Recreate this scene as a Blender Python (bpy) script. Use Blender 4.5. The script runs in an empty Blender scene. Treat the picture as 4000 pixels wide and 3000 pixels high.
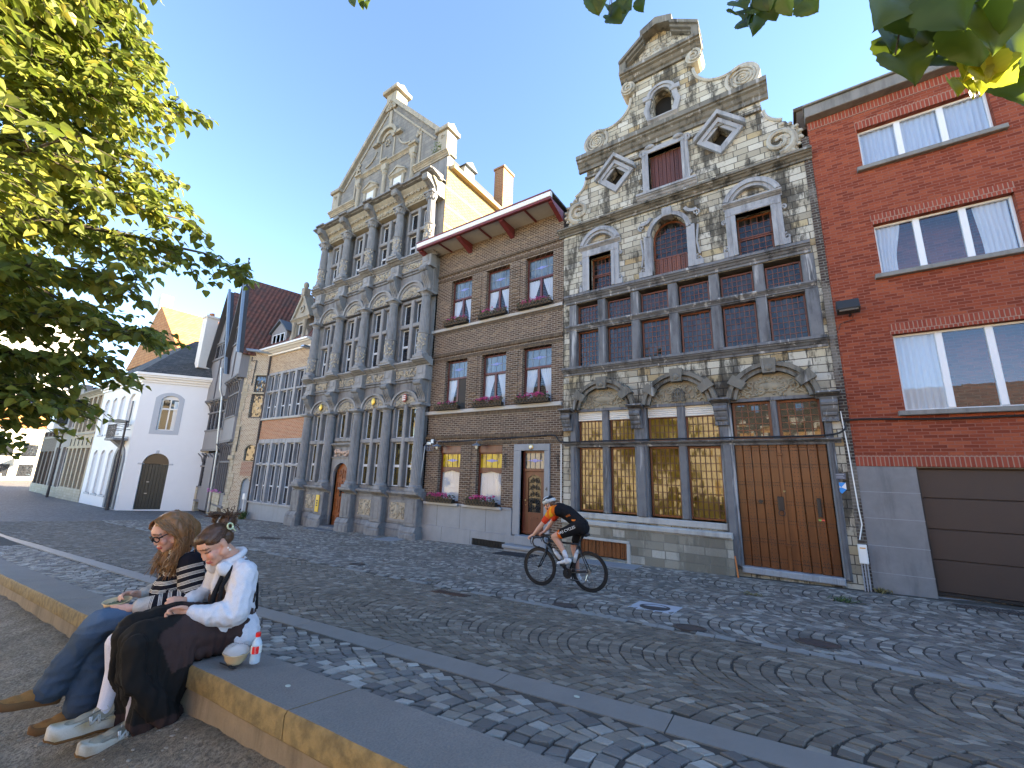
import bpy, bmesh, math, random
import numpy as np
from mathutils import Vector, Matrix, noise
from mathutils.geometry import tessellate_polygon
R = math.radians
sc = bpy.context.scene
COL = sc.collection
PI = math.pi
# ------------------------------------------------------------------ camera
F = 1622.03
P_, RO, YA = R(12.26759), R(-1.67755), R(-34.32367)
cy, sy, cp, sp = math.cos(YA), math.sin(YA), math.cos(P_), math.sin(P_)
FW = np.array([sy*cp, cy*cp, sp]); RT = np.array([cy, -sy, 0.0]); DN = -np.cross(RT, FW)
cr_, sr_ = math.cos(RO), math.sin(RO)
RT, DN = cr_*RT + sr_*DN, -sr_*RT + cr_*DN
cd = bpy.data.cameras.new('camera'); cam = bpy.data.objects.new('camera', cd); COL.objects.link(cam)
cd.sensor_fit = 'HORIZONTAL'; cd.sensor_width = 36; cd.lens = F/4000*36
cd.clip_start = 0.02; cd.clip_end = 2000
cam.matrix_world = Matrix(((RT[0], -DN[0], -FW[0], 0), (RT[1], -DN[1], -FW[1], 0), (RT[2], -DN[2], -FW[2], 0), (0, 0, 0, 1)))
sc.camera = cam
# ------------------------------------------------------------------ light
SUN_EL, SUN_AZ = 21.5, 35.0        # azimuth from +X (along the street) towards +Y (behind the houses)
w = bpy.data.worlds.new('World'); sc.world = w; w.use_nodes = True
wn = w.node_tree; bg = wn.nodes['Background']
sk = wn.nodes.new('ShaderNodeTexSky'); sk.sky_type = 'NISHITA'; sk.sun_disc = False
sk.sun_elevation = R(SUN_EL); sk.sun_rotation = R(90-SUN_AZ); sk.altitude = 0
sk.air_density = 0.75; sk.dust_density = 0.0; sk.ozone_density = 3.5
wn.links.new(sk.outputs[0], bg.inputs[0]); bg.inputs[1].default_value = 0.078
sl = bpy.data.lights.new('sun', 'SUN'); sl.energy = 4.3; sl.angle = R(.53); sl.color = (1, .86, .66)
so = bpy.data.objects.new('sun', sl); COL.objects.link(so)
sdir = Vector((math.cos(R(SUN_AZ))*math.cos(R(SUN_EL)), math.sin(R(SUN_AZ))*math.cos(R(SUN_EL)), math.sin(R(SUN_EL))))
so.rotation_euler = sdir.to_track_quat('Z', 'Y').to_euler(); so.location = sdir*60
vs = sc.view_settings; vs.view_transform = 'Standard'; vs.look = 'None'; vs.gamma = 1; vs.exposure = 3.3
vs.use_white_balance = True; vs.white_balance_temperature = 7300; vs.white_balance_tint = 10
sc.render.engine = 'CYCLES'
cy_ = sc.cycles; cy_.use_denoising = True; cy_.max_bounces = 6; cy_.diffuse_bounces = 3; cy_.glossy_bounces = 3
cy_.transparent_max_bounces = 12; cy_.transmission_bounces = 4; cy_.sample_clamp_indirect = 6; cy_.caustics_reflective = False; cy_.caustics_refractive = False
# ------------------------------------------------------------------ materials
def lnk(nt, sock, v):
    if isinstance(v, bpy.types.NodeSocket): nt.links.new(v, sock)
    elif isinstance(v, (tuple, list)) and len(v) == 3 and sock.type == 'RGBA': sock.default_value = (*v, 1)
    else: sock.default_value = v
def nd(nt, t, ins=None, **pr):
    n = nt.nodes.new('ShaderNode'+t)
    for k, v in pr.items(): setattr(n, k, v)
    for k, v in (ins or {}).items(): lnk(nt, n.inputs[k], v)
    return n
def mth(nt, op, a, b=0.0, c=0.0, cl=False):
    n = nd(nt, 'Math', {0: a, 1: b, 2: c}, operation=op, use_clamp=cl); return n.outputs[0]
def mix(nt, f, a, b, bt='MIX'):
    n = nt.nodes.new('ShaderNodeMix'); n.data_type = 'RGBA'; n.blend_type = bt
    lnk(nt, n.inputs[0], f); lnk(nt, n.inputs[6], a); lnk(nt, n.inputs[7], b); return n.outputs[2]
def ramp(nt, f, stops):
    n = nd(nt, 'ValToRGB', {0: f}); e = n.color_ramp.elements
    while len(e) < len(stops): e.new(.5)
    for el, (p, c) in zip(e, stops): el.position = p; el.color = (*c, 1) if len(c) == 3 else c
    return n.outputs[0]
def g3(v): return (v, v, v)
def newmat(name):
    m = bpy.data.materials.new(name); m.use_nodes = True; nt = m.node_tree
    return m, nt, nt.nodes['Principled BSDF']
def objco(nt): return nd(nt, 'TexCoord').outputs['Object']
def noise_(nt, co, sc_, det=4, ro=.6, dist=0.0): return nd(nt, 'TexNoise', {'Vector': co, 'Scale': sc_, 'Detail': det, 'Roughness': ro, 'Distortion': dist}).outputs[0]
def mapv(nt, co, s): return nd(nt, 'Mapping', {'Vector': co, 'Scale': s}).outputs[0]
def bump(nt, b, h, st=.3, d=.01):
    n = nd(nt, 'Bump', {'Height': h, 'Strength': st, 'Distance': d}); nt.links.new(n.outputs[0], b.inputs['Normal']); return n
def mscale(c, k): return tuple(min(1, x*k) for x in c)
MATS = {}
def mat(name, col, rough=.7, var=.25, scale=6, bmp=.2, metal=0, spec=.4, stain=0, stc=(.05, .045, .04), drip=0):
    """plain material with cloudy variation, grain and optional weather streaks"""
    if name in MATS: return MATS[name]
    m, nt, b = newmat(name); co = objco(nt)
    n1 = noise_(nt, co, scale); n2 = noise_(nt, co, scale*9, 3)
    c = mix(nt, n1, mscale(col, 1-var), mscale(col, 1+var))
    c = mix(nt, mth(nt, 'MULTIPLY', n2, .5), c, mscale(col, 1-var*.8))
    if stain:
        st = noise_(nt, mapv(nt, co, (2.2, 2.2, .35)), 1.6, 6, .7)
        f = ramp(nt, st, [(.5, g3(0)), (.66, g3(1))])
        c = mix(nt, mth(nt, 'MULTIPLY', f, stain), c, stc)
    if drip:
        dr = noise_(nt, mapv(nt, co, (7, 7, .5)), 1.0, 4, .6); c = mix(nt, mth(nt, 'MULTIPLY', ramp(nt, dr, [(.6, g3(0)), (.68, g3(1))]), drip), c, (.5, .5, .49))
    lnk(nt, b.inputs['Base Color'], c); b.inputs['Roughness'].default_value = rough; b.inputs['Metallic'].default_value = metal
    b.inputs['Specular IOR Level'].default_value = spec
    if bmp: bump(nt, b, mth(nt, 'ADD', n1, mth(nt, 'MULTIPLY', n2, .5)), bmp, .01)
    MATS[name] = m; return m
def brickmat(name, c1, c2, mortar, bw=.22, bh=.075, ms=.012, bmp=.5, var=.35, rough=.85, extra=None, stain=0, stc=(.03, .028, .025), sq=0.0, cloud=.35):
    if name in MATS: return MATS[name]
    m, nt, b = newmat(name); co = objco(nt)
    s = nd(nt, 'SeparateXYZ', {0: co})
    jit = noise_(nt, co, 3.0, 2)
    u = mth(nt, 'ADD', s.outputs[0], s.outputs[1])
    v = mth(nt, 'ADD', s.outputs[2], mth(nt, 'MULTIPLY', jit, .02 if bh > .1 else .012))
    vec = nd(nt, 'CombineXYZ', {0: u, 1: v}).outputs[0]
    def bt(a, c, mo):
        n = nd(nt, 'TexBrick', {'Vector': vec, 'Color1': a, 'Color2': c, 'Mortar': mo, 'Scale': 1.0, 'Mortar Size': ms, 'Mortar Smooth': .3, 'Bias': 0.0, 'Brick Width': bw, 'Row Height': bh}, offset=.5)
        n.squash = 1+sq; n.squash_frequency = 2; return n
    rnd = bt(g3(0), g3(1), g3(.5))
    stops = extra or [(.0, c1), (.5, tuple((x+y)/2 for x, y in zip(c1, c2))), (1, c2)]
    col = ramp(nt, rnd.outputs[0], stops)
    n1 = noise_(nt, co, 1.3, 5); n2 = noise_(nt, co, 26, 3)
    col = mix(nt, mth(nt, 'MULTIPLY', n2, var), col, mscale(c1, .55))
    col = mix(nt, mth(nt, 'MULTIPLY', ramp(nt, n1, [(.35, g3(0)), (.7, g3(1))]), cloud), col, mscale(c1, .6))
    col = mix(nt, rnd.outputs[1], col, mortar)
    if stain:
        st = noise_(nt, mapv(nt, co, (1.5, 1.5, .45)), 1.3, 7, .72)
        f = ramp(nt, st, [(.485, g3(0)), (.55, g3(.8)), (.7, g3(1))])
        col = mix(nt, mth(nt, 'MULTIPLY', f, stain), col, stc)
    lnk(nt, b.inputs['Base Color'], col); b.inputs['Roughness'].default_value = rough; b.inputs['Specular IOR Level'].default_value = .25
    h = mth(nt, 'ADD', mth(nt, 'MULTIPLY', rnd.outputs[1], -1.0), mth(nt, 'MULTIPLY', n2, .45))
    bump(nt, b, h, bmp, .012)
    MATS[name] = m; return m
def woodmat(name, col, plank=.18, rough=.5, axis=0, var=.4, dark=.35):
    if name in MATS: return MATS[name]
    m, nt, b = newmat(name); co = objco(nt)
    s = nd(nt, 'SeparateXYZ', {0: co}); u = mth(nt, 'ADD', s.outputs[0], s.outputs[1])
    cell = mth(nt, 'FLOOR', mth(nt, 'DIVIDE', u, plank))
    rn = nd(nt, 'TexWhiteNoise', {'W': cell}, noise_dimensions='1D').outputs[0]
    gr = noise_(nt, mapv(nt, co, (26, 26, 1.6)), 1.0, 5, .65, .6)
    big = noise_(nt, mapv(nt, co, (2, 2, .8)), 1.5, 3)
    c = mix(nt, gr, mscale(col, 1-var), mscale(col, 1+var))
    c = mix(nt, mth(nt, 'MULTIPLY', rn, .55), c, mscale(col, dark+.1))
    c = mix(nt, mth(nt, 'MULTIPLY', big, .35), c, mscale(col, dark))
    lnk(nt, b.inputs['Base Color'], c); b.inputs['Roughness'].default_value = rough
    bump(nt, b, gr, .25, .004); MATS[name] = m; return m
def glassmat(name, tint=(.02, .025, .03), ior=2.0, rough=.02, solid=0.0, cellx=.14, cellz=.16, tilt=.02, c2=None):
    """window glass: fresnel mirror over a see-through (or, with solid, an opaque tinted) body; every small pane tilts a little"""
    if name in MATS: return MATS[name]
    m, nt, b = newmat(name); co = objco(nt); out = nt.nodes['Material Output']
    s = nd(nt, 'SeparateXYZ', {0: co})
    cx = mth(nt, 'FLOOR', mth(nt, 'DIVIDE', mth(nt, 'ADD', s.outputs[0], s.outputs[1]), cellx)); cz = mth(nt, 'FLOOR', mth(nt, 'DIVIDE', s.outputs[2], cellz))
    wn_ = nd(nt, 'TexWhiteNoise', {'Vector': nd(nt, 'CombineXYZ', {0: cx, 1: cz}).outputs[0]}, noise_dimensions='2D')
    v = nd(nt, 'VectorMath', {0: wn_.outputs[1], 1: (.5, .5, .5)}, operation='SUBTRACT').outputs[0]
    wav = nd(nt, 'TexNoise', {'Vector': co, 'Scale': 5.0, 'Detail': 2}).outputs[1]
    v2 = nd(nt, 'VectorMath', {0: wav, 1: (.5, .5, .5)}, operation='SUBTRACT').outputs[0]
    v = nd(nt, 'VectorMath', {0: v, 1: nd(nt, 'VectorMath', {0: v2, 'Scale': .8}, operation='SCALE').outputs[0]}).outputs[0]
    v = nd(nt, 'VectorMath', {0: v, 'Scale': tilt*2}, operation='SCALE').outputs[0]
    nn = nd(nt, 'VectorMath', {0: nd(nt, 'NewGeometry').outputs['Normal'], 1: v}, operation='ADD').outputs[0]
    nn = nd(nt, 'VectorMath', {0: nn}, operation='NORMALIZE').outputs[0]
    gl = nd(nt, 'BsdfGlossy', {'Color': (.95, .97, 1), 'Roughness': rough, 'Normal': nn})
    fr = nd(nt, 'Fresnel', {'IOR': ior, 'Normal': nn})
    if solid:
        mo = ramp(nt, noise_(nt, mapv(nt, co, (7, 7, 2.5)), 1.0, 4, .7), [(.35, g3(.35)), (.5, g3(1)), (.68, g3(1.0))]); body = nd(nt, 'BsdfDiffuse', {'Color': mix(nt, 1.0, mix(nt, wn_.outputs[0], tint, c2 or mscale(tint, 1.6)), mo, 'MULTIPLY')}).outputs[0]
        if solid < 1:
            ms_ = nd(nt, 'MixShader', {0: solid, 1: nd(nt, 'BsdfTransparent', {'Color': mscale(tint, 3)}).outputs[0], 2: body}); body = ms_.outputs[0]
    else: body = nd(nt, 'BsdfTransparent', {'Color': tint}).outputs[0]
    fac = mth(nt, 'MULTIPLY', fr.outputs[0], mth(nt, 'SUBTRACT', 1.0, nd(nt, 'NewGeometry').outputs['Backfacing']))
    ms_ = nd(nt, 'MixShader', {0: fac, 1: body, 2: gl.outputs[0]})
    nt.links.new(ms_.outputs[0], out.inputs[0]); MATS[name] = m; return m
# ------------------------------------------------------------------ mesh collector
class MB:
    def __init__(s): s.v = []; s.f = []; s.c = None
    def add(s, vs_, fs): o = len(s.v); s.v += [tuple(p) for p in vs_]; s.f += [tuple(i+o for i in f) for f in fs]; return s
    def box(s, x0, x1, y0, y1, z0, z1):
        return s.add([(x, y, z) for z in (z0, z1) for y in (y0, y1) for x in (x0, x1)],
                     [(0, 2, 3, 1), (4, 5, 7, 6), (0, 1, 5, 4), (2, 6, 7, 3), (0, 4, 6, 2), (1, 3, 7, 5)])
    def bbox(s, x0, x1, y0, y1, z0, z1, b=.01):
        """box with chamfered front edges (front is low y)"""
        return s.add([(x0, y1, z0), (x1, y1, z0), (x1, y1, z1), (x0, y1, z1), (x0, y0+b, z0), (x1, y0+b, z0), (x1, y0+b, z1), (x0, y0+b, z1),
                      (x0+b, y0, z0+b), (x1-b, y0, z0+b), (x1-b, y0, z1-b), (x0+b, y0, z1-b)],
                     [(8, 9, 10, 11), (4, 5, 9, 8), (5, 6, 10, 9), (6, 7, 11, 10), (7, 4, 8, 11), (0, 1, 5, 4), (1, 2, 6, 5), (2, 3, 7, 6), (3, 0, 4, 7), (0, 3, 2, 1)])
    def plate(s, loops, y0, y1, back=True):
        """polygon (first loop) with holes (other loops) in XZ, from front y0 to back y1"""
        pl = [[Vector((x, 0, z)) for x, z in l] for l in loops]
        tri = tessellate_polygon(pl); flat = [p for l in loops for p in l]
        n = len(flat); vs_ = [(x, y0, z) for x, z in flat]+[(x, y1, z) for x, z in flat]; fs = []
        for t in tri:
            a, b_, c = (Vector((*flat[i], 0)) for i in t)
            if (b_-a).cross(c-a).z < 0: t = t[::-1]
            fs.append(t)
            if back: fs.append(tuple(i+n for i in t[::-1]))
        o = 0
        for k, l in enumerate(loops):
            ar = sum(l[i][0]*l[(i+1) % len(l)][1]-l[(i+1) % len(l)][0]*l[i][1] for i in range(len(l)))
            for i in range(len(l)):
                a, b_ = o+i, o+(i+1) % len(l)
                q = (a, a+n, b_+n, b_)
                if (ar > 0) != (k == 0): q = q[::-1]
                fs.append(q)
            o += len(l)
        return s.add(vs_, fs)
    def prof(s, x0, x1, pr, m0=0, m1=0):
        """moulding: closed profile [(y,z)...] swept along x; m0/m1 mitre the ends by the projection"""
        yb = max(p[0] for p in pr); n = len(pr)
        vs_ = [(x0-m0*(yb-y), y, z) for y, z in pr]+[(x1+m1*(yb-y), y, z) for y, z in pr]
        fs = [(i, (i+1) % n, (i+1) % n+n, i+n) for i in range(n)]+[tuple(range(n))[::-1], tuple(range(n, 2*n))]
        return s.add(vs_, fs)
    def tube(s, pts, r, n=6, closed=False, cap=True):
        pts = [Vector(p) for p in pts]; k = len(pts); rs = r if isinstance(r, (list, tuple)) else [r]*k
        vs_ = []; up = Vector((0, 0, 1)); prev = None
        for i, p in enumerate(pts):
            a = pts[i-1] if (i or closed) else p; b_ = pts[(i+1) % k] if (i < k-1 or closed) else p
            t = (b_-a).normalized() if (b_-a).length > 1e-9 else Vector((1, 0, 0))
            if prev is None: e = t.cross(up if abs(t.z) < .95 else Vector((1, 0, 0))).normalized()
            else: e = prev-t*prev.dot(t); e = e.normalized() if e.length > 1e-6 else t.orthogonal().normalized()
            prev = e; g = t.cross(e)
            vs_ += [p+(e*math.cos(2*PI*j/n)+g*math.sin(2*PI*j/n))*rs[i] for j in range(n)]
        fs = []
        for i in range(k if closed else k-1):
            o, q = i*n, ((i+1) % k)*n
            fs += [(o+j, o+(j+1) % n, q+(j+1) % n, q+j) for j in range(n)]
        if cap and not closed: fs += [tuple(range(n))[::-1], tuple(range((k-1)*n, k*n))]
        return s.add(vs_, fs)
    def lathe(s, cx, cy0, pr, n=14, axis=None, a0=0, a1=2*PI):
        """profile [(r,z)...] turned round the vertical at cx,cy0"""
        full = abs(a1-a0-2*PI) < 1e-6; m = n if full else n+1
        vs_ = [(cx+r*math.cos(a0+(a1-a0)*j/n), cy0+r*math.sin(a0+(a1-a0)*j/n), z) for r, z in pr for j in range(m)]
        fs = []
        for i in range(len(pr)-1):
            for j in range(n):
                a, b_ = i*m+j, i*m+(j+1) % m; fs.append((a, b_, b_+m, a+m))
        fs += [tuple(range(m))[::-1], tuple(range((len(pr)-1)*m, len(pr)*m))]
        return s.add(vs_, fs)
    def ring(s, cx, cz, r0, r1, a0, a1, y0, y1, n=16, ez=1.0):
        """arc band in XZ"""
        pts = [(cx+r1*math.cos(a0+(a1-a0)*i/n), cz+ez*r1*math.sin(a0+(a1-a0)*i/n)) for i in range(n+1)]
        pts2 = [(cx+r0*math.cos(a0+(a1-a0)*i/n), cz+ez*r0*math.sin(a0+(a1-a0)*i/n)) for i in range(n+1)]
        for i in range(n):
            q = [pts[i], pts[i+1], pts2[i+1], pts2[i]]
            s.add([(x, y, z) for y in (y0, y1) for x, z in q], [(3, 2, 1, 0), (4, 5, 6, 7), (0, 1, 5, 4), (2, 3, 7, 6)]+([(3, 0, 4, 7)] if i == 0 else [])+([(1, 2, 6, 5)] if i == n-1 else []))
        return s
    def ell(s, c, r, n=10, m=7, rot=None, half=False):
        vs_ = []; fs = []
        c = Vector(c); r = Vector(r) if not isinstance(r, (int, float)) else Vector((r, r, r))
        for i in range(m+1):
            th = PI*i/m
            for j in range(n):
                ph = 2*PI*j/n; p = Vector((r.x*math.sin(th)*math.cos(ph), r.y*math.sin(th)*math.sin(ph), r.z*math.cos(th)))
                vs_.append(c+(rot @ p if rot else p))
        for i in range(m):
            for j in range(n): fs.append((i*n+j, (i+1)*n+j, (i+1)*n+(j+1) % n, i*n+(j+1) % n))
        return s.add(vs_, fs)
    def cap(s, p, q, r0, r1, n=10):
        p, q = Vector(p), Vector(q)
        return s.tube([p, q], [r0, r1], n).ell(p, r0, n, 6).ell(q, r1, n, 6)
    def limb(s, pts, n=10):
        """chain of (x,y,z,r)"""
        for a, b_ in zip(pts, pts[1:]): s.cap(a[:3], b_[:3], a[3], b_[3], n)
        return s
    def spiral(s, cx, cz, y, r, turns=2.0, tr=.03, d=1, a0=0, n=10, seg=16, rmin=.12):
        k = int(turns*seg); pts = []; rs = []
        for i in range(k+1):
            t = i/k; rr = r*(1-(1-rmin)*t); a = a0+d*2*PI*turns*t
            pts.append((cx+rr*math.cos(a), y, cz+rr*math.sin(a))); rs.append(tr*(1-.45*t))
        return s.tube(pts, rs, 6)
ORG = {}
def root_of(o):
    while o.parent: o = o.parent
    return o
def build(mb, name, m, parent=None, smooth=False, world=True, cat=None, label=None, group=None, kind=None, auto=None):
    me = bpy.data.meshes.new(name); vs_ = mb.v
    if parent is not None and world:
        ox, oy, oz = ORG.get(root_of(parent).name, (0, 0, 0)); vs_ = [(x-ox, y-oy, z-oz) for x, y, z in vs_]
    me.from_pydata(vs_, [], mb.f); me.update()
    if m: me.materials.append(m)
    o = bpy.data.objects.new(name, me); COL.objects.link(o)
    if parent is not None: o.parent = parent
    if smooth: me.polygons.foreach_set('use_smooth', [True]*len(me.polygons))
    if auto:
        me.polygons.foreach_set('use_smooth', [True]*len(me.polygons))
        try: me.set_sharp_from_angle(angle=R(auto))
        except Exception: pass
    tag(o, label, cat, group, kind); return o
def buildm(parts, name, parent=None, **k):
    mb = MB(); idx = []
    for p, m in parts: n = len(p.f); mb.add(p.v, p.f); idx += [parts.index((p, m))]*n
    o = build(mb, name, None, parent, **k)
    for p, m in parts: o.data.materials.append(m)
    o.data.polygons.foreach_set('material_index', idx); return o
def tag(o, label=None, cat=None, group=None, kind=None):
    if label: o['label'] = label
    if cat: o['category'] = cat
    if group: o['group'] = group
    if kind: o['kind'] = kind
    return o
def thing(name, label, cat, loc=(0, 0, 0), rz=0, group=None):
    o = bpy.data.objects.new(name, None); COL.objects.link(o); o.location = loc; o.rotation_euler = (0, 0, rz)
    o.empty_display_size = .2; ORG[o.name] = loc; return tag(o, label, cat, group)
def own(mb, name, m, label, cat, loc=None, group=None, **k):
    """a top-level thing that is one mesh, origin at its base"""
    if loc is None:
        a = np.array(mb.v); loc = tuple((a.min(0)+a.max(0))/2); loc = (loc[0], loc[1], float(a[:, 2].min()))
    mb.v = [(x-loc[0], y-loc[1], z-loc[2]) for x, y, z in mb.v]
    o = build(mb, name, m, None, **k); o.location = loc; return tag(o, label, cat, group)
def rect(x0, x1, z0, z1): return [(x0, z0), (x1, z0), (x1, z1), (x0, z1)]
def archloop(x0, x1, z0, zs, zt, n=14):
    """opening with straight sides to zs and a round or flat (segmental) arch to zt"""
    cx, hw = (x0+x1)/2, (x1-x0)/2; h = zt-zs
    if h >= hw*.98: pts = [(cx+hw*math.cos(PI*i/n), zs+h*math.sin(PI*i/n)) for i in range(n+1)]
    else:
        rr = (hw*hw+h*h)/(2*h); a = math.asin(hw/rr)
        pts = [(cx+rr*math.sin(a-2*a*i/n), zt-rr+rr*math.cos(a-2*a*i/n)) for i in range(n+1)]
    return [(x0, z0), (x1, z0)]+pts
def pick(px, py):
    """direction of the sight line through a photo pixel (4000x3000)"""
    return RT*((px-2000)/F)+DN*((py-1500)/F)+FW
def atY(px, py, y): d = pick(px, py); return d*(y/d[1])
def atX(px, py, x): d = pick(px, py); return d*(x/d[0])
# ------------------------------------------------------------------ the lie of the land: a street ramp that falls to the left and towards the houses
def zf(x): x = np.asarray(x, float); return np.where(x > -30, -2.06+.0262*(np.minimum(x, 14)-1), -2.872+.004*(x+30))
KX = [-140, -60, -20.9, -4.9, -1.66, -.26, 9, 40]; KZ = [-3.3, -3.0, -2.31, -1.445, -1.25, -1.155, -.62, .3]
KY = 2.45
def zk(x): return np.interp(x, KX, KZ)
def G(x, y):
    t = np.clip((np.asarray(y, float)-KY)/(11.5-KY), 0, 1); a = zk(x)
    return a+(zf(x)-a)*(1-(1-t)**1.65)
def wtop(x): return -.972+.07*np.maximum(np.asarray(x, float), -14)+.0*x
def grid(xs, ys, fz):
    X, Y = np.meshgrid(xs, ys); Z = fz(X, Y); nx = len(xs); mb = MB()
    mb.v = list(zip(X.ravel().tolist(), Y.ravel().tolist(), Z.ravel().tolist()))
    mb.f = [(j*nx+i, j*nx+i+1, (j+1)*nx+i+1, (j+1)*nx+i) for j in range(len(ys)-1) for i in range(nx-1)]
    return mb
# bedding / far street: small-sett pattern in the material only where the setts are too far away to model
def farsetts():
    m, nt, b = newmat('far_setts'); co = objco(nt); s = nd(nt, 'SeparateXYZ', {0: co})
    x, y = s.outputs[0], s.outputs[1]
    lane = mth(nt, 'DIVIDE', y, 2.0); fl = mth(nt, 'SUBTRACT', mth(nt, 'FRACT', lane), .5)
    bow = mth(nt, 'MULTIPLY', mth(nt, 'MULTIPLY', fl, fl), 1.6)
    v = nd(nt, 'CombineXYZ', {0: mth(nt, 'ADD', mth(nt, 'MULTIPLY', y, 1.0), 0), 1: mth(nt, 'SUBTRACT', x, bow)}).outputs[0]
    n = nd(nt, 'TexBrick', {'Vector': v, 'Color1': g3(0), 'Color2': g3(1), 'Mortar': g3(.5), 'Scale': 1.0, 'Mortar Size': .012, 'Brick Width': .12, 'Row Height': .115}, offset=.5)
    n1 = noise_(nt, co, .6, 5); n2 = noise_(nt, co, 30, 3)
    c = ramp(nt, n.outputs[0], [(0, (.11, .102, .1)), (.5, (.17, .16, .155)), (1, (.27, .265, .27))])
    c = mix(nt, mth(nt, 'MULTIPLY', n1, .6), c, (.06, .056, .056)); c = mix(nt, n.outputs[1], c, (.03, .028, .025))
    lnk(nt, b.inputs['Base Color'], c); b.inputs['Roughness'].default_value = .75
    bump(nt, b, mth(nt, 'ADD', mth(nt, 'MULTIPLY', n.outputs[1], -1), mth(nt, 'MULTIPLY', n2, .4)), .6, .02); return m
JOINT = mat('joint_sand', (.07, .06, .05), .95, .5, 20, .6)
xs = np.concatenate([np.linspace(-140, -30, 23), np.linspace(-29, 30, 60)]); ys = np.concatenate([[KY-.02], np.linspace(2.9, 11.5, 15), np.linspace(12, 60, 9)])
FARX = -27.0
def gz(X, Y): return np.where(X < FARX-.5, G(X, Y)-.004, G(X, Y)-.0105)
ground = build(grid(xs, ys, gz), 'ground', None, kind='structure'); ground.data.materials.append(JOINT); ground.data.materials.append(farsetts())
for p in ground.data.polygons:
    if sum(ground.data.vertices[i].co.x for i in p.vertices)/4 < FARX-.2: p.material_index = 1
def settmat(name, stops, rough=.78):
    m, nt, b = newmat(name); co = objco(nt)
    at = nd(nt, 'Attribute', attribute_name='rnd').outputs['Fac']
    c = ramp(nt, at, stops)
    n1 = noise_(nt, co, 55, 4, .7); n0 = noise_(nt, co, .8, 5, .65)
    c = mix(nt, mth(nt, 'MULTIPLY', n1, .5), c, (0.0642, 0.054, 0.043))
    c = mix(nt, ramp(nt, n0, [(.42, g3(0)), (.7, g3(.45))]), c, (0.107, 0.085, 0.0602))
    lnk(nt, b.inputs['Base Color'], c); b.inputs['Roughness'].default_value = rough
    bump(nt, b, n1, .5, .006); return m
def setts(name, lanes, x0, x1, pitch, st, m, y_of, hz, gap=.13, ylim=None, seed=1):
    """natural-stone setts laid in segmental arcs, lane by lane; every sett is a bevelled block of its own"""
    rng = np.random.default_rng(seed); Q = []; 
    for (v0, v1) in lanes:
        W = v1-v0; vc = (v0+v1)/2; Rr = W/(2*math.sin(R(45))); L = Rr*PI/2; n = max(2, int(round(L/st)))
        rows = np.arange(int((x0-Rr)/pitch), int((x1+.5)/pitch)+1)
        for i in rows:
            e = np.linspace(-PI/4, PI/4, n+1); off = (i % 2)*.5*(PI/2/n)
            e = e+rng.normal(0, .12*PI/2/n, n+1); e = e+off-.25*PI/2/n; e[0] = -PI/4; e[-1] = PI/4
            j0 = rng.normal(0, .05*pitch)
            e2 = np.arcsin(np.clip(np.sin(e)*(1-pitch*np.cos(e)/Rr), -1, 1)); e2[0] = -PI/4; e2[-1] = PI/4
            for k in range(n):
                if e[k+1]-e[k] < .3*PI/2/n: continue
                c = []
                for (ii, th) in ((i, e[k]), (i+1, e2[k]), (i+1, e2[k+1]), (i, e[k+1])):
                    c.append((ii*pitch+j0-(Rr*math.cos(th)-Rr*math.cos(PI/4)), vc+Rr*math.sin(th)))
                Q.append(c)
    Q = np.array(Q); Q += rng.normal(0, .004, Q.shape)
    if ylim: cv = Q[:, :, 1].mean(1); Q = Q[(cv > ylim[0]) & (cv < ylim[1])]
    cx = Q[:, :, 0].mean(1); Q = Q[(cx > x0) & (cx < x1)]
    Q[:, :, 1] = y_of(Q[:, :, 0], Q[:, :, 1])
    cen = Q.mean(1, keepdims=True); N = len(Q)
    r0 = cen+(Q-cen)*(1-gap); r1 = cen+(Q-cen)*(1-gap-.1)
    dz = rng.normal(0, .002, N)[:, None]; tl = rng.normal(0, .032, (N, 2))
    def zz(P): return hz(P[:, :, 0], P[:, :, 1])+dz+(P[:, :, 0]-cen[:, :, 0])*tl[:, :1]+(P[:, :, 1]-cen[:, :, 1])*tl[:, 1:]
    z1 = zz(r1); z0 = zz(r0)-.0045
    V = np.empty((N, 12, 3)); V[:, :4, :2] = r1; V[:, :4, 2] = z1; V[:, 4:8, :2] = r0; V[:, 4:8, 2] = z0; V[:, 8:, :2] = r0; V[:, 8:, 2] = z0-.03
    fb = [(0, 1, 2, 3)]+[(4+a, 4+(a+1) % 4, (a+1) % 4, a) for a in range(4)]+[(8+a, 8+(a+1) % 4, 4+(a+1) % 4, 4+a) for a in range(4)]
    fb = np.array(fb); FA = (fb[None]+(np.arange(N)*12)[:, None, None]).reshape(-1, 4)
    me = bpy.data.meshes.new(name); me.vertices.add(N*12); me.vertices.foreach_set('co', V.ravel())
    me.loops.add(FA.size); me.polygons.add(len(FA)); me.loops.foreach_set('vertex_index', FA.ravel())
    me.polygons.foreach_set('loop_start', np.arange(0, FA.size, 4)); me.polygons.foreach_set('loop_total', np.full(len(FA), 4))
    me.update(calc_edges=True)
    me.validate()
    a = me.attributes.new('rnd', 'FLOAT', 'POINT'); a.data.foreach_set('value', np.repeat(rng.random(N), 12).astype(np.float32))
    sm = np.zeros(len(FA), bool); me.polygons.foreach_set('use_smooth', sm)
    me.materials.append(m); o = bpy.data.objects.new(name, me); COL.objects.link(o); o['kind'] = 'structure'; return o
BL = 5.30      # where the brown carriageway setts meet the pale footway setts
def ysh(x, v): return v-.055*(np.clip(x, -16, 9)+3)*np.clip(np.where(v < BL, (v-2.6)/(BL-2.6), (11.3-v)/(11.3-BL)), 0, 1)
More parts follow.
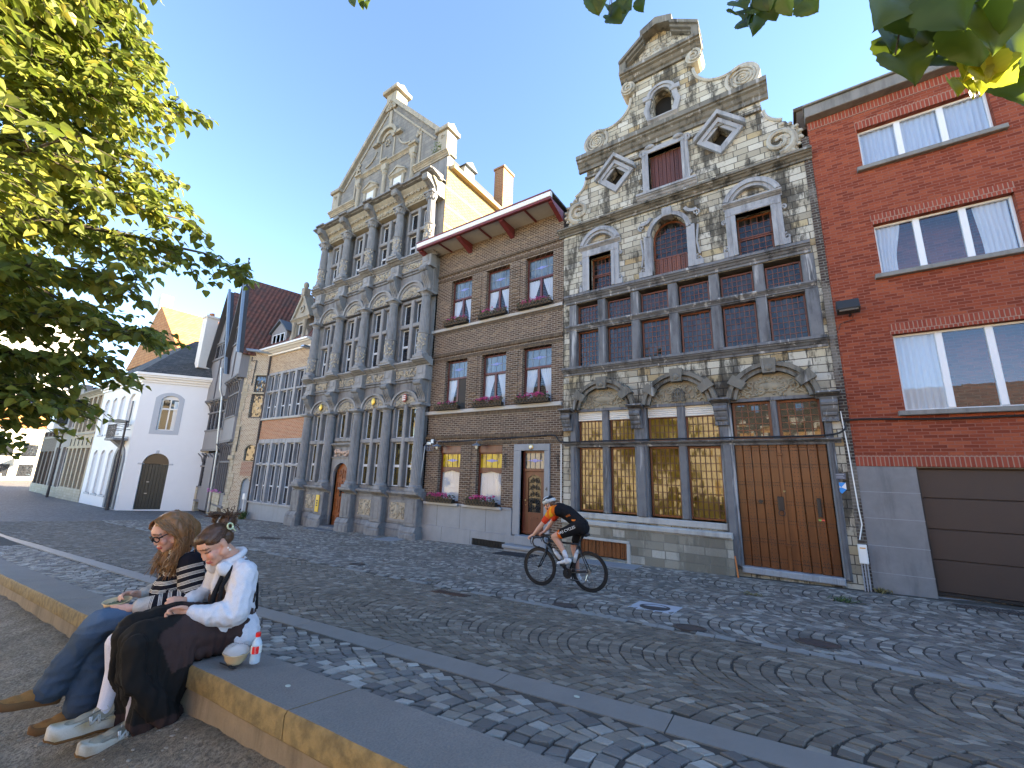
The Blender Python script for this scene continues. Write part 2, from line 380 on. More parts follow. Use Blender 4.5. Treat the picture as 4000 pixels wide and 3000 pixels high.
ROADM = settmat('brown_porphyry', [(0, (0.112, 0.092, 0.074)), (.45, (0.187, 0.152, 0.119)), (.8, (0.246, 0.2, 0.15)), (.93, (0.31, 0.265, 0.211)), (1, (0.407, 0.36, 0.292))])
FOOTM = settmat('grey_porphyry', [(0, (0.123, 0.112, 0.103)), (.4, (0.203, 0.185, 0.168)), (.66, (0.268, 0.23, 0.189)), (.8, (0.364, 0.335, 0.292)), (1, (0.514, 0.475, 0.413))])
road = setts('road', [(1.46, 3.38), (3.38, 5.3)], FARX, 7, .1, .088, ROADM, ysh, G, .11, (2.56, 5.4), 3)
foot = setts('footway', [(5.42, 7.42), (7.42, 9.42), (9.42, 11.3)], FARX, 8, .118, .118, FOOTM, ysh, G, .13, seed=4)
# a line of long pale stones between carriageway and footway
rng = np.random.default_rng(8); mb = MB(); rv = []
x = -26.5
while x < 8:
    l = rng.uniform(.17, .24); y0, y1 = float(ysh(x, 5.31)), float(ysh(x, 5.41)); z = float(G(x, y0))
    if rng.random() < (.75 if x > -6 else .5): mb.box(x, x+l-.015, y0, y1-.004, z-.04, z+.003+rng.uniform(0, .003))
    x += l
chan = build(mb, 'channel_stones', mat('pale_setts', (0.257, 0.25, 0.232), .6, .35, 4, .3), kind='structure')
# strip of bigger pale setts between kerb and low wall
def stripz(x, y): t = np.clip((y-1.66)/(2.33-1.66), 0, 1); return (wtop(x)-.05)*(1-t)+(zk(x)-.004)*t
def wback(x): return 1.675+.004*(x+2)*0
strip = setts('paved_strip', [(1.40, 2.4)], -16, 7, .098, .105, settmat('mixed_setts', [(0, (0.128, 0.12, 0.116)), (.35, (0.203, 0.19, 0.176)), (.55, (0.289, 0.25, 0.202)), (.75, (0.407, 0.38, 0.335)), (1, (0.535, 0.5, 0.439))]), lambda x, v: v+0*x, stripz, .13, (1.655, 2.3), 5)
build(grid(np.linspace(-60, 30, 91), np.array([1.62, 1.9, 2.2, 2.46]), lambda X, Y: stripz(X, Y)-.011), 'strip_bed', JOINT, kind='structure')
# kerb of long bluestone slabs, level with the setts
mb = MB(); x = -60.0; rng = np.random.default_rng(11)
while x < 12:
    l = rng.uniform(.95, 1.15); a, b_ = x, x+l-.006
    za, zb = float(zk(a))+.004, float(zk(b_))+.004
    for (y0, y1) in ((2.318, 2.5),):
        mb.add([(a, y0, za-.15), (b_, y0, zb-.15), (b_, y1, zb-.15), (a, y1, za-.15), (a, y0, za), (b_, y0, zb), (b_, y1, zb), (a, y1, za)],
               [(0, 3, 2, 1), (4, 5, 6, 7), (0, 1, 5, 4), (1, 2, 6, 5), (2, 3, 7, 6), (3, 0, 4, 7)])
    x += l
build(mb, 'kerb', mat('kerb_bluestone', (.2, .19, .175), .55, .22, 5, .25), kind='structure')
# river-side earth
def dz(X, Y):
    z = wtop(X)-.245-.13*np.clip((1.25-Y)/.6, 0, 1)
    n = np.array([[noise.noise((float(a)*1.7, float(b)*1.7, 0))*.035+noise.noise((float(a)*7, float(b)*7, 3))*.014+noise.noise((float(a)*23, float(b)*23, 3))*.006 for a, b in zip(ra, rb)] for ra, rb in zip(X, Y)])
    return z+n
m, nt, b = newmat('earth'); co = objco(nt); n1 = noise_(nt, co, 1.8, 6, .65); n2 = noise_(nt, co, 45, 5, .7); n3 = noise_(nt, co, 9, 4)
c = ramp(nt, n1, [(.3, (.19, .145, .095)), (.5, (.29, .235, .165)), (.7, (.38, .32, .245))]); c = mix(nt, ramp(nt, n2, [(.42, g3(0)), (.62, g3(.8))]), c, (.075, .058, .04))
c = mix(nt, ramp(nt, n3, [(.5, g3(0)), (.7, g3(.5))]), c, (.11, .085, .055))
lnk(nt, b.inputs['Base Color'], c); b.inputs['Roughness'].default_value = .95; bump(nt, b, mth(nt, 'ADD', n2, n3), .9, .03)
EARTHM = m
xs = np.concatenate([np.linspace(-60, -14, 24), np.arange(-13.8, 2.5, .06), np.linspace(3, 30, 28)])
earth = build(grid(xs, np.concatenate([np.linspace(-2.7, -1.6, 4), np.arange(-1.5, 1.36, .06)]), dz), 'earth_bank', EARTHM, smooth=True, kind='structure')
def ez(x, y): return float(dz(np.array([[x]]), np.array([[y]]))[0, 0])
# chips, twigs and small stones lying on the earth
rng = np.random.default_rng(21); mb = MB()
for i in range(650):
    x, y = rng.uniform(-5.5, -.6), rng.uniform(-.3, 1.2); z = ez(x, y); s = rng.uniform(.003, .011)*(2.2 if rng.random() < .05 else 1)
    mb.ell((x, y, z+s*.3), (s*rng.uniform(.8, 2), s, s*.6), 5, 3, Matrix.Rotation(rng.uniform(0, 6), 3, 'Z'))
build(mb, 'earth_pebbles', mat('pebble', (.36, .31, .24), .85, .6, 30, .3), label='small stones and wood chips scattered on the bare earth', cat='pebbles', kind='stuff')
# the low concrete wall the two women sit on
CW, nt, b = newmat('concrete_wall'); co = objco(nt); geo = nd(nt, 'NewGeometry').outputs['Normal']; nz = nd(nt, 'SeparateXYZ', {0: geo}).outputs[2]
n1 = noise_(nt, co, 2.2, 6, .65); n2 = noise_(nt, co, 90, 3, .6); n3 = noise_(nt, co, 14, 4); vor = nd(nt, 'TexVoronoi', {'Vector': co, 'Scale': 60}).outputs[0]
top = mix(nt, n1, (.2, .175, .148), (.33, .295, .255)); top = mix(nt, mth(nt, 'MULTIPLY', n2, .75), top, (.1, .092, .088)); top = mix(nt, ramp(nt, vor, [(.0, g3(.75)), (.16, g3(0))]), top, (.05, .05, .05))
sid = mix(nt, n1, (.2, .14, .055), (.32, .23, .095)); sid = mix(nt, ramp(nt, n3, [(.4, g3(0)), (.65, g3(.7))]), sid, (.1, .075, .035)); sid = mix(nt, ramp(nt, vor, [(.0, g3(.6)), (.12, g3(0))]), sid, (.06, .05, .03))  # front ochre: moss plus warm reflected light put into the colour
c = mix(nt, mth(nt, 'GREATER_THAN', nz, .6), sid, top)
lnk(nt, b.inputs['Base Color'], c); b.inputs['Roughness'].default_value = .88; bump(nt, b, mth(nt, 'ADD', n2, mth(nt, 'MULTIPLY', vor, .6)), .55, .008)
wall = thing('low_wall', 'low concrete sitting wall with mossy warm-lit front edge between bare earth and paving', 'low wall', (-2.4, 1.5, float(wtop(-2.4))-.3))
YF, YB = 1.275, 1.68
cuts = [-60, -40, -25, -16, -12.2, -9.0, -6.62, -4.35, -2.11, .15, 2.4, 4.7, 12]
for a, b_ in zip(cuts, cuts[1:]):
    mb = MB(); g = .004; za, zb = float(wtop(a)), float(wtop(b_))
    pr = [(YF+.012, 0), (YF, -.016), (YF+.003, -.118), (YF+.012, -.128), (YB, -.13), (YB, -.045)]
    n = 14; vs_ = []; 
    for i in range(n+1):
        t = i/n; x = a+g+(b_-a-2*g)*t; z = float(wtop(x))
        vs_ += [(x, y+noise.noise((x*3, q*5, 1))*.006, z+q+noise.noise((x*2, y*9, 2))*.004) for y, q in pr]
    k = len(pr); fs = [(i*k+j, (i+1)*k+j, (i+1)*k+(j+1) % k, i*k+(j+1) % k) for i in range(n) for j in range(k)]
    fs = [f[::-1] for f in fs]+[tuple(range(k)), tuple(range(n*k, n*k+k))[::-1]]
    build(mb.add(vs_, fs), 'coping_slab', CW, wall, auto=40)
mb = MB(); n = 60; xs_ = np.linspace(-40, 12, n+1)
for a, b_ in zip(xs_, xs_[1:]):
    za, zb = float(wtop(a)), float(wtop(b_))
    mb.add([(a, YF+.022, za-.6), (b_, YF+.022, zb-.6), (b_, YB, zb-.6), (a, YB, za-.6), (a, YF+.022, za-.131), (b_, YF+.022, zb-.131), (b_, YB, zb-.131), (a, YB, za-.131)], [(0, 3, 2, 1), (4, 5, 6, 7), (0, 1, 5, 4), (2, 3, 7, 6)])
build(mb, 'wall_base', mat('wall_base', (.25, .195, .13), .9, .35, 7, .6, stain=.5, stc=(.07, .055, .035)), wall)
# ------------------------------------------------------------------ shared house pieces
Y0 = 11.5
BLUE = mat('bluestone', (.15, .155, .165), .75, .35, 5, .35, stain=.85, stc=(.025, .025, .027), drip=.75)
BLUEL = mat('bluestone_light', (.31, .32, .335), .75, .3, 5, .3, stain=.6, stc=(.06, .06, .063), drip=.4)
DARKW = mat('room_dark', (.012, .011, .01), .9, .2, 2, 0)
IRON = mat('wrought_iron', (.015, .015, .016), .45, .3, 30, .2, spec=.5)
MAHOG = woodmat('mahogany', (.13, .028, .016), .09, .35)
OAK = woodmat('oak_red', (.2, .058, .018), .2, .38)
def cprof(zb, zt, p, y0=Y0):
    h = zt-zb
    return [(y0+.03, zb), (y0-.22*p, zb), (y0-.25*p, zb+.22*h), (y0-.42*p, zb+.3*h), (y0-.58*p, zb+.48*h), (y0-.8*p, zb+.56*h), (y0-.82*p, zb+.66*h), (y0-p, zb+.7*h), (y0-p, zt-.03*h), (y0-.93*p, zt), (y0+.03, zt)]
def cornice(x0, x1, zb, zt, p, y0=Y0, mb=None, ret=True):
    mb = mb or MB(); pr = cprof(zb, zt, p, y0); 
    return mb.prof(x0-(p*.0 if ret else 0), x1, pr)
def leadgrid(mb, x0, x1, z0, z1, y, nx, nz, r=.008):
    for i in range(1, nx):
        x = x0+(x1-x0)*i/nx; mb.box(x-r, x+r, y-.008, y+.008, z0, z1)
    for i in range(1, nz):
        z = z0+(z1-z0)*i/nz; mb.box(x0, x1, y-.0065, y+.0095, z-r, z+r)
    return mb
def frame(mb, x0, x1, z0, z1, y, fw=.05, d=.06):
    mb.bbox(x0, x0+fw, y, y+d, z0, z1, .006); mb.bbox(x1-fw, x1, y, y+d, z0, z1, .006)
    mb.bbox(x0+fw, x1-fw, y+.002, y+d, z0, z0+fw, .006); mb.bbox(x0+fw, x1-fw, y+.002, y+d, z1-fw, z1, .006); return mb
def window(root, x0, x1, z0, z1, y, fm, gm, nx, nz, fw=.05, lead=None, r=.008, name='window', xw=True):
    """one leaded light: wooden frame (the part), glass and lead grid (its sub-parts)"""
    f = build(frame(MB(), x0, x1, z0, z1, y, fw), name, fm, root, world=xw)
    a, b_, c_, d_ = x0+fw, x1-fw, z0+fw, z1-fw
    build(MB().box(a, b_, y+.034, y+.038, c_, d_), 'pane', gm, f, world=xw)
    if nx*nz > 1: build(leadgrid(MB(), a, b_, c_, d_, y+.028, nx, nz, r), 'glazing_bars', lead or fm, f, world=xw)
    return f
LEAD = mat('lead_came', (.03, .03, .032), .5, .2, 20, .1)
# ------------------------------------------------------------------ the baroque stone house
XC = -2.45
STONE = brickmat('white_sandstone', (.42, .4, .33), (.55, .53, .45), (.1, .09, .075), .36, .185, .011, .7, .45, .85,
                 extra=[(0, (.3, .27, .2)), (.25, (.46, .42, .32)), (.55, (.55, .52, .42)), (.8, (.63, .61, .53)), (.92, (.48, .38, .2)), (1, (.36, .24, .1))], stain=.96, stc=(.025, .023, .02), sq=.5, cloud=.3)
TRIM = mat('weathered_trim', (.17, .16, .135), .85, .45, 3.5, .5, stain=.92, stc=(.022, .021, .018), drip=.5)
TRIML = mat('pale_trim', (.42, .4, .34), .85, .3, 3, .5, stain=.7, stc=(.06, .055, .045))
CARVE = mat('carved_stone', (.3, .27, .2), .85, .35, 6, .5, stain=.35, stc=(.07, .06, .045))
bz = float(zf(-2.5))
bar = thing('stone_gable_house', 'cream stone house with scrolled baroque gable, diamond openings and three arched bays', 'house', (-2.45, Y0, bz))
op = [rect(-4.93, -4.2, 5.76, 6.93), archloop(-2.96, -1.97, 5.76, 6.98, 7.52), rect(-.74, .06, 5.76, 6.93)]
topx = [(-5.43, -4.72), (-4.43, -3.68), (-3.39, -2.61), (-2.31, -1.54), (-1.25, -.49), (-.22, .55)]
band = [rect(-5.5, .62, 3.32, 5.42)]
gro = [rect(-5.42, -3.62, -1.0, 1.93), rect(-3.34, -1.5, -1.0, 1.93), rect(-1.25, .58, -1.95, 1.93), rect(-5.31, -3.91, -2.14, -1.69)]
def mir(pts): return [(XC+h, z) for h, z in pts]+[(XC-h, z) for h, z in reversed(pts)]
def arcp(cx, cz, r, a0, a1, n=9): return [(cx+r*math.cos(R(a0+(a1-a0)*i/n)), cz+r*math.sin(R(a0+(a1-a0)*i/n))) for i in range(n+1)]
low = [(-5.88, bz-.25), (.9, bz-.25), (.9, 8.0), (-5.88, 8.0)]
hw = [(3.42, 8.14), (3.28, 8.2)]+arcp(2.86, 8.74, .5, -40, 60, 8)+[(3.06, 9.28), (3.0, 9.31)]+arcp(3.12, 9.86, .565, 258, 182, 8)[0:]+[(2.56, 9.9), (2.56, 10.2)]
mid_ = mir([(3.3, 8.0)]+hw[1:])
dia = lambda cx, cz, r: [(cx-r, cz), (cx, cz-r), (cx+r, cz), (cx, cz+r)]
up = [(2.45, 10.2), (2.45, 10.7), (2.58, 10.85)]+arcp(2.2, 11.2, .43, -40, 110, 9)+arcp(1.76, 12.3, .84, 292, 182, 12)+[(.93, 12.4), (.93, 12.8)]
mb = MB()
mb.plate([low]+op+band+gro, Y0, Y0+.42)
mb.plate([mir([(3.33, 8.002)]+hw[1:]), rect(-2.93, -1.97, 8.55, 9.84), dia(-4.0, 9.55, .33), dia(-.94, 9.55, .33)], Y0+.002, Y0+.4)
mb.plate([mir([(2.56, 10.202)]+up[1:]), archloop(-2.72, -2.17, 11.08, 11.75, 12.03)], Y0+.001, Y0+.4)
mb.plate([mir([(1.05, 12.802), (1.1, 13.6), (.55, 14.0), (.0, 14.45)])[:-1]], Y0+.003, Y0+.4)
mb.box(-5.86, .88, Y0+.44, Y0+10, bz-.3, 7.9)
build(mb, 'wall', STONE, bar)
mb = MB(); mb.plate([[(-5.8, 7.9), (.86, 7.9), (XC, 12.3)]], Y0+.41, Y0+10)
build(mb, 'roof', mat('slate_roof', (.045, .047, .055), .6, .4, 9, .5), bar)
build(MB().box(.88, 1.03, Y0-.02, Y0+.3, bz-.3, 8.6), 'party_wall_strip', brickmat('party_strip', (.05, .035, .03), (.1, .075, .06), (.16, .15, .13), .2, .07, .012, .8, .5, stain=.6, stc=(.25, .23, .2)), bar)
# cornices and string courses
cb = MB()
cornice(-6.02, 1.04, 7.92, 8.15, .26, mb=cb); cornice(-5.28, .3, 10.18, 10.69, .3, mb=cb)
cb.box(-5.05, .12, Y0-.08, Y0+.02, 9.86, 9.93)
cornice(-3.69, -1.2, 12.78, 13.2, .34, mb=cb)
build(cb, 'cornice', TRIM, bar)
cb = MB()
# broken pediment: raking cornices and top block
for s in (-1, 1):
    for (p, o) in ((.34, .0), (.26, -.1), (.16, -.17)):
        a, b_ = (1.24, 13.62), (.42, 14.02)
        l = [(XC+s*a[0], a[1]+o), (XC+s*b_[0], b_[1]+o+.22), (XC+s*b_[0], b_[1]+o+.1), (XC+s*a[0], a[1]+o-.1)]
        cb.plate([l if s < 0 else l[::-1]], Y0-p, Y0+.38)
    cb.box(*sorted((XC+s*1.02, XC+s*1.24)), Y0-.28, Y0+.38, 13.2, 13.55)
cb.plate([[(XC-.5, 14.18), (XC, 14.36), (XC+.5, 14.18), (XC+.5, 14.42), (XC, 14.64), (XC-.5, 14.42)]], Y0-.32, Y0+.4)
build(cb, 'pediment', TRIM, bar)
def cartouche(cx, cz, w_, h_, y, seed=1, oval=True, mb=None, dens=1.0):
    """carved scrollwork in relief, mirrored about its middle"""
    mb = mb or MB(); rg = random.Random(seed)
    for s in (-1, 1):
        for k, (fx, fz, rr, d) in enumerate([(.32, .3, .2, 1), (.62, -.12, .24, -1), (.86, -.42, .15, 1), (.28, -.45, .16, -1), (.55, .28, .15, 1), (.1, .62, .15, -1)]):
            r = rr*h_*(1+.15*rg.random())
            mb.spiral(cx+s*fx*w_/2, cz+fz*h_/2, y, r, 1.5, .028*(.6+h_), s*d, PI/2+.8*k, seg=12)
        for k in range(int(26*dens)):
            t = rg.random(); x = cx+s*w_/2*(t*.98); zl = (1-t*t)*h_*.98-h_/2
            z = rg.uniform(-h_/2, max(zl, -h_/2+.02))
            a = rg.uniform(0, 3)
            mb.ell((x, y, z+cz), (rg.uniform(.025, .07), .035, rg.uniform(.02, .04)), 6, 4, Matrix.Rotation(a, 3, 'Y'))
    if oval:
        mb.ell((cx, y+.01, cz), (w_*.19, .05, h_*.2), 14, 8)
        mb.tube([(cx+w_*.22*math.cos(2*PI*i/20), y-.01, cz+h_*.26*math.sin(2*PI*i/20)) for i in range(20)], .022, 6, True)
    return mb
build(cartouche(XC, 13.55, 1.5, .62, Y0-.01, 3), 'pediment_relief', TRIML, bar)
# volutes and scrolls on the gable shoulders
for s in (-1, 1):
    vb = MB(); x = XC+s*2.2; vb.spiral(x, 11.2, Y0-.01, .34, 3.2, .035, -s, PI/2, seg=20)
    vb.ring(XC+s*2.2, 11.2, .36, .45, -PI, PI, Y0-.03, Y0+.3, 22); build(vb, 'spiral_volute', TRIML, bar); vb = MB()
    x = XC+s*2.86; vb.spiral(x, 8.74, Y0-.02, .38, 1.7, .075, s, -PI/2, seg=16); vb.spiral(x, 8.74, Y0-.01, .46, 1.1, .04, s, -PI/2.4, seg=16)
    for k in range(7): vb.ell((XC+s*(2.9+.45*math.cos(.4*k-1)), Y0-.02, 8.74+.48*math.sin(.4*k-1)), (.06, .05, .05), 6, 4)
    build(vb, 'acanthus_scroll', TRIML, bar); vb = MB()
    pts = arcp(1.76, 12.3, .8, 300, 182, 12); vb.tube([(XC+s*h, Y0-.01, z) for h, z in pts], .05, 6)
    build(vb, 'shoulder_moulding', TRIML, bar); vb = MB(); pts = arcp(3.12, 9.86, .52, 255, 182, 8); vb.tube([(XC+s*h, Y0-.01, z) for h, z in pts], .045, 6)
    build(vb, 'shoulder_moulding', TRIML, bar); vb = MB(); vb.spiral(XC+s*1.02, 12.62, Y0-.14, .2, 1.8, .045, -s, PI/2, seg=14)
    vb.ring(XC+s*1.02, 12.62, .02, .24, 0, 2*PI, Y0-.12, Y0+.36, 16); build(vb, 'volute', TRIML, bar)
# moulded surrounds
sb = MB()
def surround(mb, x0, x1, z0, z1, w_, p=.09, y0=Y0, top=True):
    for (a, b_, pp) in ((0, w_, p), (.0, w_*.45, p+.03)):
        mb.bbox(x0-b_, x0-a, y0-pp, y0+.1, z0, z1, .012); mb.bbox(x1+a, x1+b_, y0-pp, y0+.1, z0, z1, .012)
        if top: mb.bbox(x0-b_, x1+b_, y0-pp-.002, y0+.1, z1+a, z1+b_, .012)
for (x0, x1) in ((-4.93, -4.2), (-.74, .06)):
    surround(sb, x0, x1, 5.76, 6.93, .24)
    for s, xx in ((-1, x0-.22), (1, x1+.22)):
        sb.spiral(xx+s*.06, 5.98, Y0-.06, .1, 1.3, .03, s, PI/2); sb.spiral(xx+s*.05, 6.82, Y0-.06, .07, 1.3, .025, s, -PI/2)
        sb.box(*sorted((xx-.02, xx+s*.12)), Y0-.1, Y0+.05, 5.76, 5.92)
    c = (x0+x1)/2
    cornice(c-.68, c+.68, 7.17, 7.32, .16, mb=sb)
    for (r0, r1, p) in ((.5, .72, .14), (.58, .66, .19)): sb.ring(c, 7.06, r0, r1, R(22), R(158), Y0-p, Y0+.05, 18, 1.12)
    build(sb, 'window_surround', BLUEL, bar); sb = MB()
for (r0, r1, p) in ((.5, .62, .1), (.5, .56, .13)): sb.ring(-2.465, 7.0, r0, r1, 0, PI, Y0-p, Y0+.1, 20, 1.06)
for s in (-1, 1):
    xx = -2.465+s*.6; sb.bbox(xx-.11, xx+.11, Y0-.1, Y0+.1, 5.76, 7.05, .012); sb.spiral(xx+s*.16, 5.98, Y0-.06, .11, 1.4, .03, s, PI/2); sb.spiral(xx+s*.17, 7.4, Y0-.06, .1, 1.4, .03, s, -PI/2)
    sb.box(*sorted((xx-s*.11, xx+s*.28)), Y0-.11, Y0+.05, 5.76, 5.93); sb.tube([(xx+s*.2, Y0-.06, 6.1), (xx+s*.14, Y0-.06, 6.5), (xx+s*.2, Y0-.06, 7.0)], .03, 6)
    sb.ring(-2.465+s*.72, 7.72, .2, .29, R(200 if s > 0 else 250), R(290 if s > 0 else 340), Y0-.1, Y0+.05, 8)
sb.bbox(-2.6, -2.33, Y0-.17, Y0+.05, 7.5, 7.78, .02)
build(sb, 'window_surround', BLUEL, bar); sb = MB()
# loading door surround and sill
surround(sb, -2.93, -1.97, 8.55, 9.84, .2)
for s in (-1, 1):
    xx = -2.45+s*.62; sb.spiral(xx, 9.95, Y0-.07, .13, 1.4, .04, s, -PI/2); sb.spiral(xx+s*.07, 8.75, Y0-.06, .09, 1.2, .03, s, PI/2); sb.tube([(xx, Y0-.06, 9.8), (xx+s*.05, Y0-.06, 9.3), (xx, Y0-.06, 8.9)], .03, 6)
    sb.ell((xx-s*.2, Y0-.1, 10.06), (.16, .08, .07), 8, 5)
cornice(-3.32, -1.6, 8.24, 8.5, .2, mb=sb); sb.bbox(-3.05, -1.85, Y0-.12, Y0, 8.15, 8.25, .02)
build(sb, 'loading_door_surround', BLUEL, bar); sb = MB()
# little shouldered attic window surround
for (r0, r1, p) in ((.27, .45, .1), (.36, .45, .14)): sb.ring(-2.445, 11.8, r0, r1, 0, PI, Y0-p, Y0+.1, 14, .95)
for s in (-1, 1):
    px = [(.3, 11.02), (.36, 11.2), (.42, 11.42), (.36, 11.6), (.33, 11.8)]
    for (a, b_) in zip(px, px[1:]):
        l = [(-2.445+s*a[0]*.93, a[1]), (-2.445+s*(a[0]+.14), a[1]), (-2.445+s*(b_[0]+.14), b_[1]), (-2.445+s*b_[0]*.93, b_[1])]; sb.plate([l if s > 0 else l[::-1]], Y0-.1, Y0+.05)
    sb.bbox(*sorted((-2.445+s*.3, -2.445+s*.56)), Y0-.13, Y0+.05, 11.78, 11.95, .012)
cornice(-2.9, -1.99, 10.9, 11.06, .12, mb=sb)
build(sb, 'attic_surround', BLUEL, bar)
for cx in (-4.0, -.94):
    db = MB()
    o, i = .6, .33
    for (r1, r0, p) in ((o, .45, .1), (.5, i, .05)):
        db.plate([dia(cx, 9.55, r1), dia(cx, 9.55, r0)], Y0-p, Y0+.12)
    for s in (-1, 1):
        l = [(cx, 10.22), (cx+s*.66, 9.56), (cx+s*.66, 9.7), (cx, 10.36)]; db.plate([l[::-1] if s > 0 else l], Y0-.18, Y0+.02)
    build(db, 'diamond_surround', BLUEL, bar)
# leaded windows of the two upper floors
DGL = glassmat('leaded_dark', (.014, .013, .012), 1.5, .06, 1.0, .115, .165, .03, (.035, .034, .03))
yw = Y0+.2
for (x0, x1) in ((-4.93, -4.2), (-.74, .06)):
    window(bar, x0, x1, 5.78, 6.32, yw, OAK, DGL, 5, 3, .045, OAK); window(bar, x0, x1, 6.33, 6.93, yw, OAK, DGL, 5, 3, .045, OAK)
f = build(MB().plate([archloop(-2.96, -1.97, 6.34, 6.98, 7.5), archloop(-2.91, -2.02, 6.39, 6.98, 7.45)], yw, yw+.06), 'window', OAK, bar)
build(MB().plate([archloop(-2.92, -2.01, 6.38, 6.98, 7.46)], yw+.03, yw+.035), 'pane', DGL, f)
g = leadgrid(MB(), -2.91, -2.02, 6.39, 7.3, yw+.024, 6, 6); build(g, 'glazing_bars', OAK, f)
def studs(mb, xs, zs, y, r=.016):
    for x in xs:
        for z in zs: mb.ell((x, y, z), (r, r*.7, r), 6, 4)
    return mb
def panel(name, x0, x1, z0, z1, y, n, m=OAK):
    w_ = (x1-x0)/n; mb = MB()
    for i in range(n): mb.bbox(x0+i*w_+.003, x0+(i+1)*w_-.003, y-(.012 if i % 2 else 0), y+.05, z0, z1, .006)
    return mb
buildm([(panel('', -2.95, -1.98, 5.77, 6.33, yw, 8), OAK), (studs(MB(), [-2.95+.121*i+.06 for i in range(8)], np.linspace(5.83, 6.27, 6), yw-.006), IRON)], 'wood_panel', bar)
buildm([(panel('', -2.92, -1.98, 8.56, 9.83, Y0+.12, 8), woodmat('loading_door_wood', (.12, .035, .02), .12, .5)), (studs(MB(), [-2.92+.117*i+.06 for i in range(8)], np.linspace(8.65, 9.75, 12), Y0+.115, .014), IRON)], 'loading_door', bar)
build(MB().plate([archloop(-2.72, -2.17, 11.08, 11.75, 12.03)], Y0+.3, Y0+.34), 'attic_opening', DARKW, bar)
for cx in (-4.0, -.94): build(MB().plate([dia(cx, 9.55, .34)], Y0+.3, Y0+.34), 'attic_opening', DARKW, bar)
# window band: two rows of six lights between stone mullions
st = MB()
mx = [-5.5]+[(a[1]+b_[0])/2 for a, b_ in zip(topx, topx[1:])]+[.62]
for i, x in enumerate(mx):
    w_ = .12 if 0 < i < 6 else .09
    for (z0, z1) in ((3.32, 4.53), (4.68, 5.42)):
        x0, x1 = (x-w_, x+w_) if 0 < i < 6 else ((x-.17, x+.07) if i == 0 else (x-.07, x+.19))
        st.bbox(x0, x1, Y0-.035, Y0+.3, z0, z1, .03)
cornice(-5.78, .8, 4.53, 4.68, .12, mb=st); st.box(-5.5, .62, Y0+.02, Y0+.3, 4.5, 4.7)
cornice(-5.78, .76, 5.44, 5.7, .2, mb=st)
cornice(-5.86, .84, 3.06, 3.3, .2, mb=st)
build(st, 'stone_mullion', BLUE, bar)
for (x0, x1) in topx:
    window(bar, x0, x1, 4.7, 5.36, yw-.03, OAK, DGL, 6, 4, .045, OAK); window(bar, x0, x1, 3.33, 4.5, yw-.03, OAK, DGL, 6, 7, .045, OAK)
# ground floor arches
arcs = [(-4.55, .97, 2.83), (-2.45, .97, 2.83), (-.35, .97, 2.83)]
for cx, hw_, zt in arcs:
    ab = MB(); hh = zt-1.97; rr = (hw_*hw_+hh*hh)/(2*hh); a = math.asin(min(1, hw_/rr)) if hh < hw_ else PI/2; cz = zt-rr
    for (d0, d1, p) in ((0, .24, .12), (.02, .12, .2), (.17, .24, .16)):
        ab.ring(cx, cz, rr-d1, rr-d0, PI/2-a, PI/2+a, Y0-p, Y0+.06, 22)
    for da in (-.62, 0, .62):
        b_ = a*da*1.05; x, z = cx+rr*math.sin(b_), cz+rr*math.cos(b_); k = .13 if da == 0 else .1
        l = [(x+q*math.cos(b_)*k+t*math.sin(b_), z-q*math.sin(b_)*k+t*math.cos(b_)) for q, t in ((-1, -.3), (1, -.3), (1.25, .05), (-1.25, .05))]
        ab.plate([l], Y0-.25, Y0)
        if da == 0: ab.ell((x, Y0-.24, z-.18), (.09, .06, .09), 8, 5)
    build(ab, 'arch', TRIM, bar)
for cx, hw_, zt in arcs: build(MB().plate([archloop(cx-.86, cx+.86, 1.96, 2.02, 2.64)], Y0-.02, Y0+.06), 'tympanum', CARVE, bar)
for i, (cx, hw_, zt) in enumerate(arcs):
    rb = cartouche(cx, 2.24, 1.5, .5, Y0-.03, 10+i, i != 1, dens=1.2)
    o = build(rb, 'relief', CARVE, bar)
    if i == 1:
        cg = MB(); cz = 2.2
        for k in range(9):
            a = PI*k/8; x = cx-.17*math.cos(a); cg.tube([(x, Y0-.03-.11*math.sin(a), cz-.17), (x, Y0-.03-.11*math.sin(a), cz+.05), (cx-.1*math.cos(a), Y0-.03-.08*math.sin(a), cz+.14), (cx, Y0-.05, cz+.18)], .011, 5)
        for z in (-.17, -.06, .05): cg.tube([(cx-.17*math.cos(PI*k/10), Y0-.03-.11*math.sin(PI*k/10), cz+z) for k in range(11)], .012, 5)
        build(cg, 'carved_cage', TRIM, bar)
for xa in (-5.69, -3.58, -1.45, .7):
    def cons(mb, x0, x1, zt, zb, p):
        pr = [(Y0+.02, zb), (Y0-.05, zb)]
        h = zt-zb
        for t in np.linspace(0, 1, 12): pr.append((Y0-.06-p*(.25+.75*t**1.3)+.05*math.sin(t*9)*(.6 if t < .8 else .3), zb+h*t))
        pr.append((Y0+.02, zt)); mb.prof(x0, x1, pr)
        mb.tube([(x0, Y0-p*.95, zt-.12), (x1, Y0-p*.95, zt-.12)], .075, 8); mb.tube([(x0+.03, Y0-p*.55, zb+.16), (x1-.03, Y0-p*.55, zb+.16)], .05, 8)
        for k in range(3): mb.ell((x0+(x1-x0)*(k+.5)/3, Y0-.1, zb+.04), (.04, .04, .06), 6, 4)
    ib = MB(); cons(ib, xa-.15, xa+.15, 1.86, 1.34, .24); cornice(xa-.21, xa+.21, 1.86, 1.99, .36, mb=ib)
    build(ib, 'console', BLUE, bar)
gb = MB()
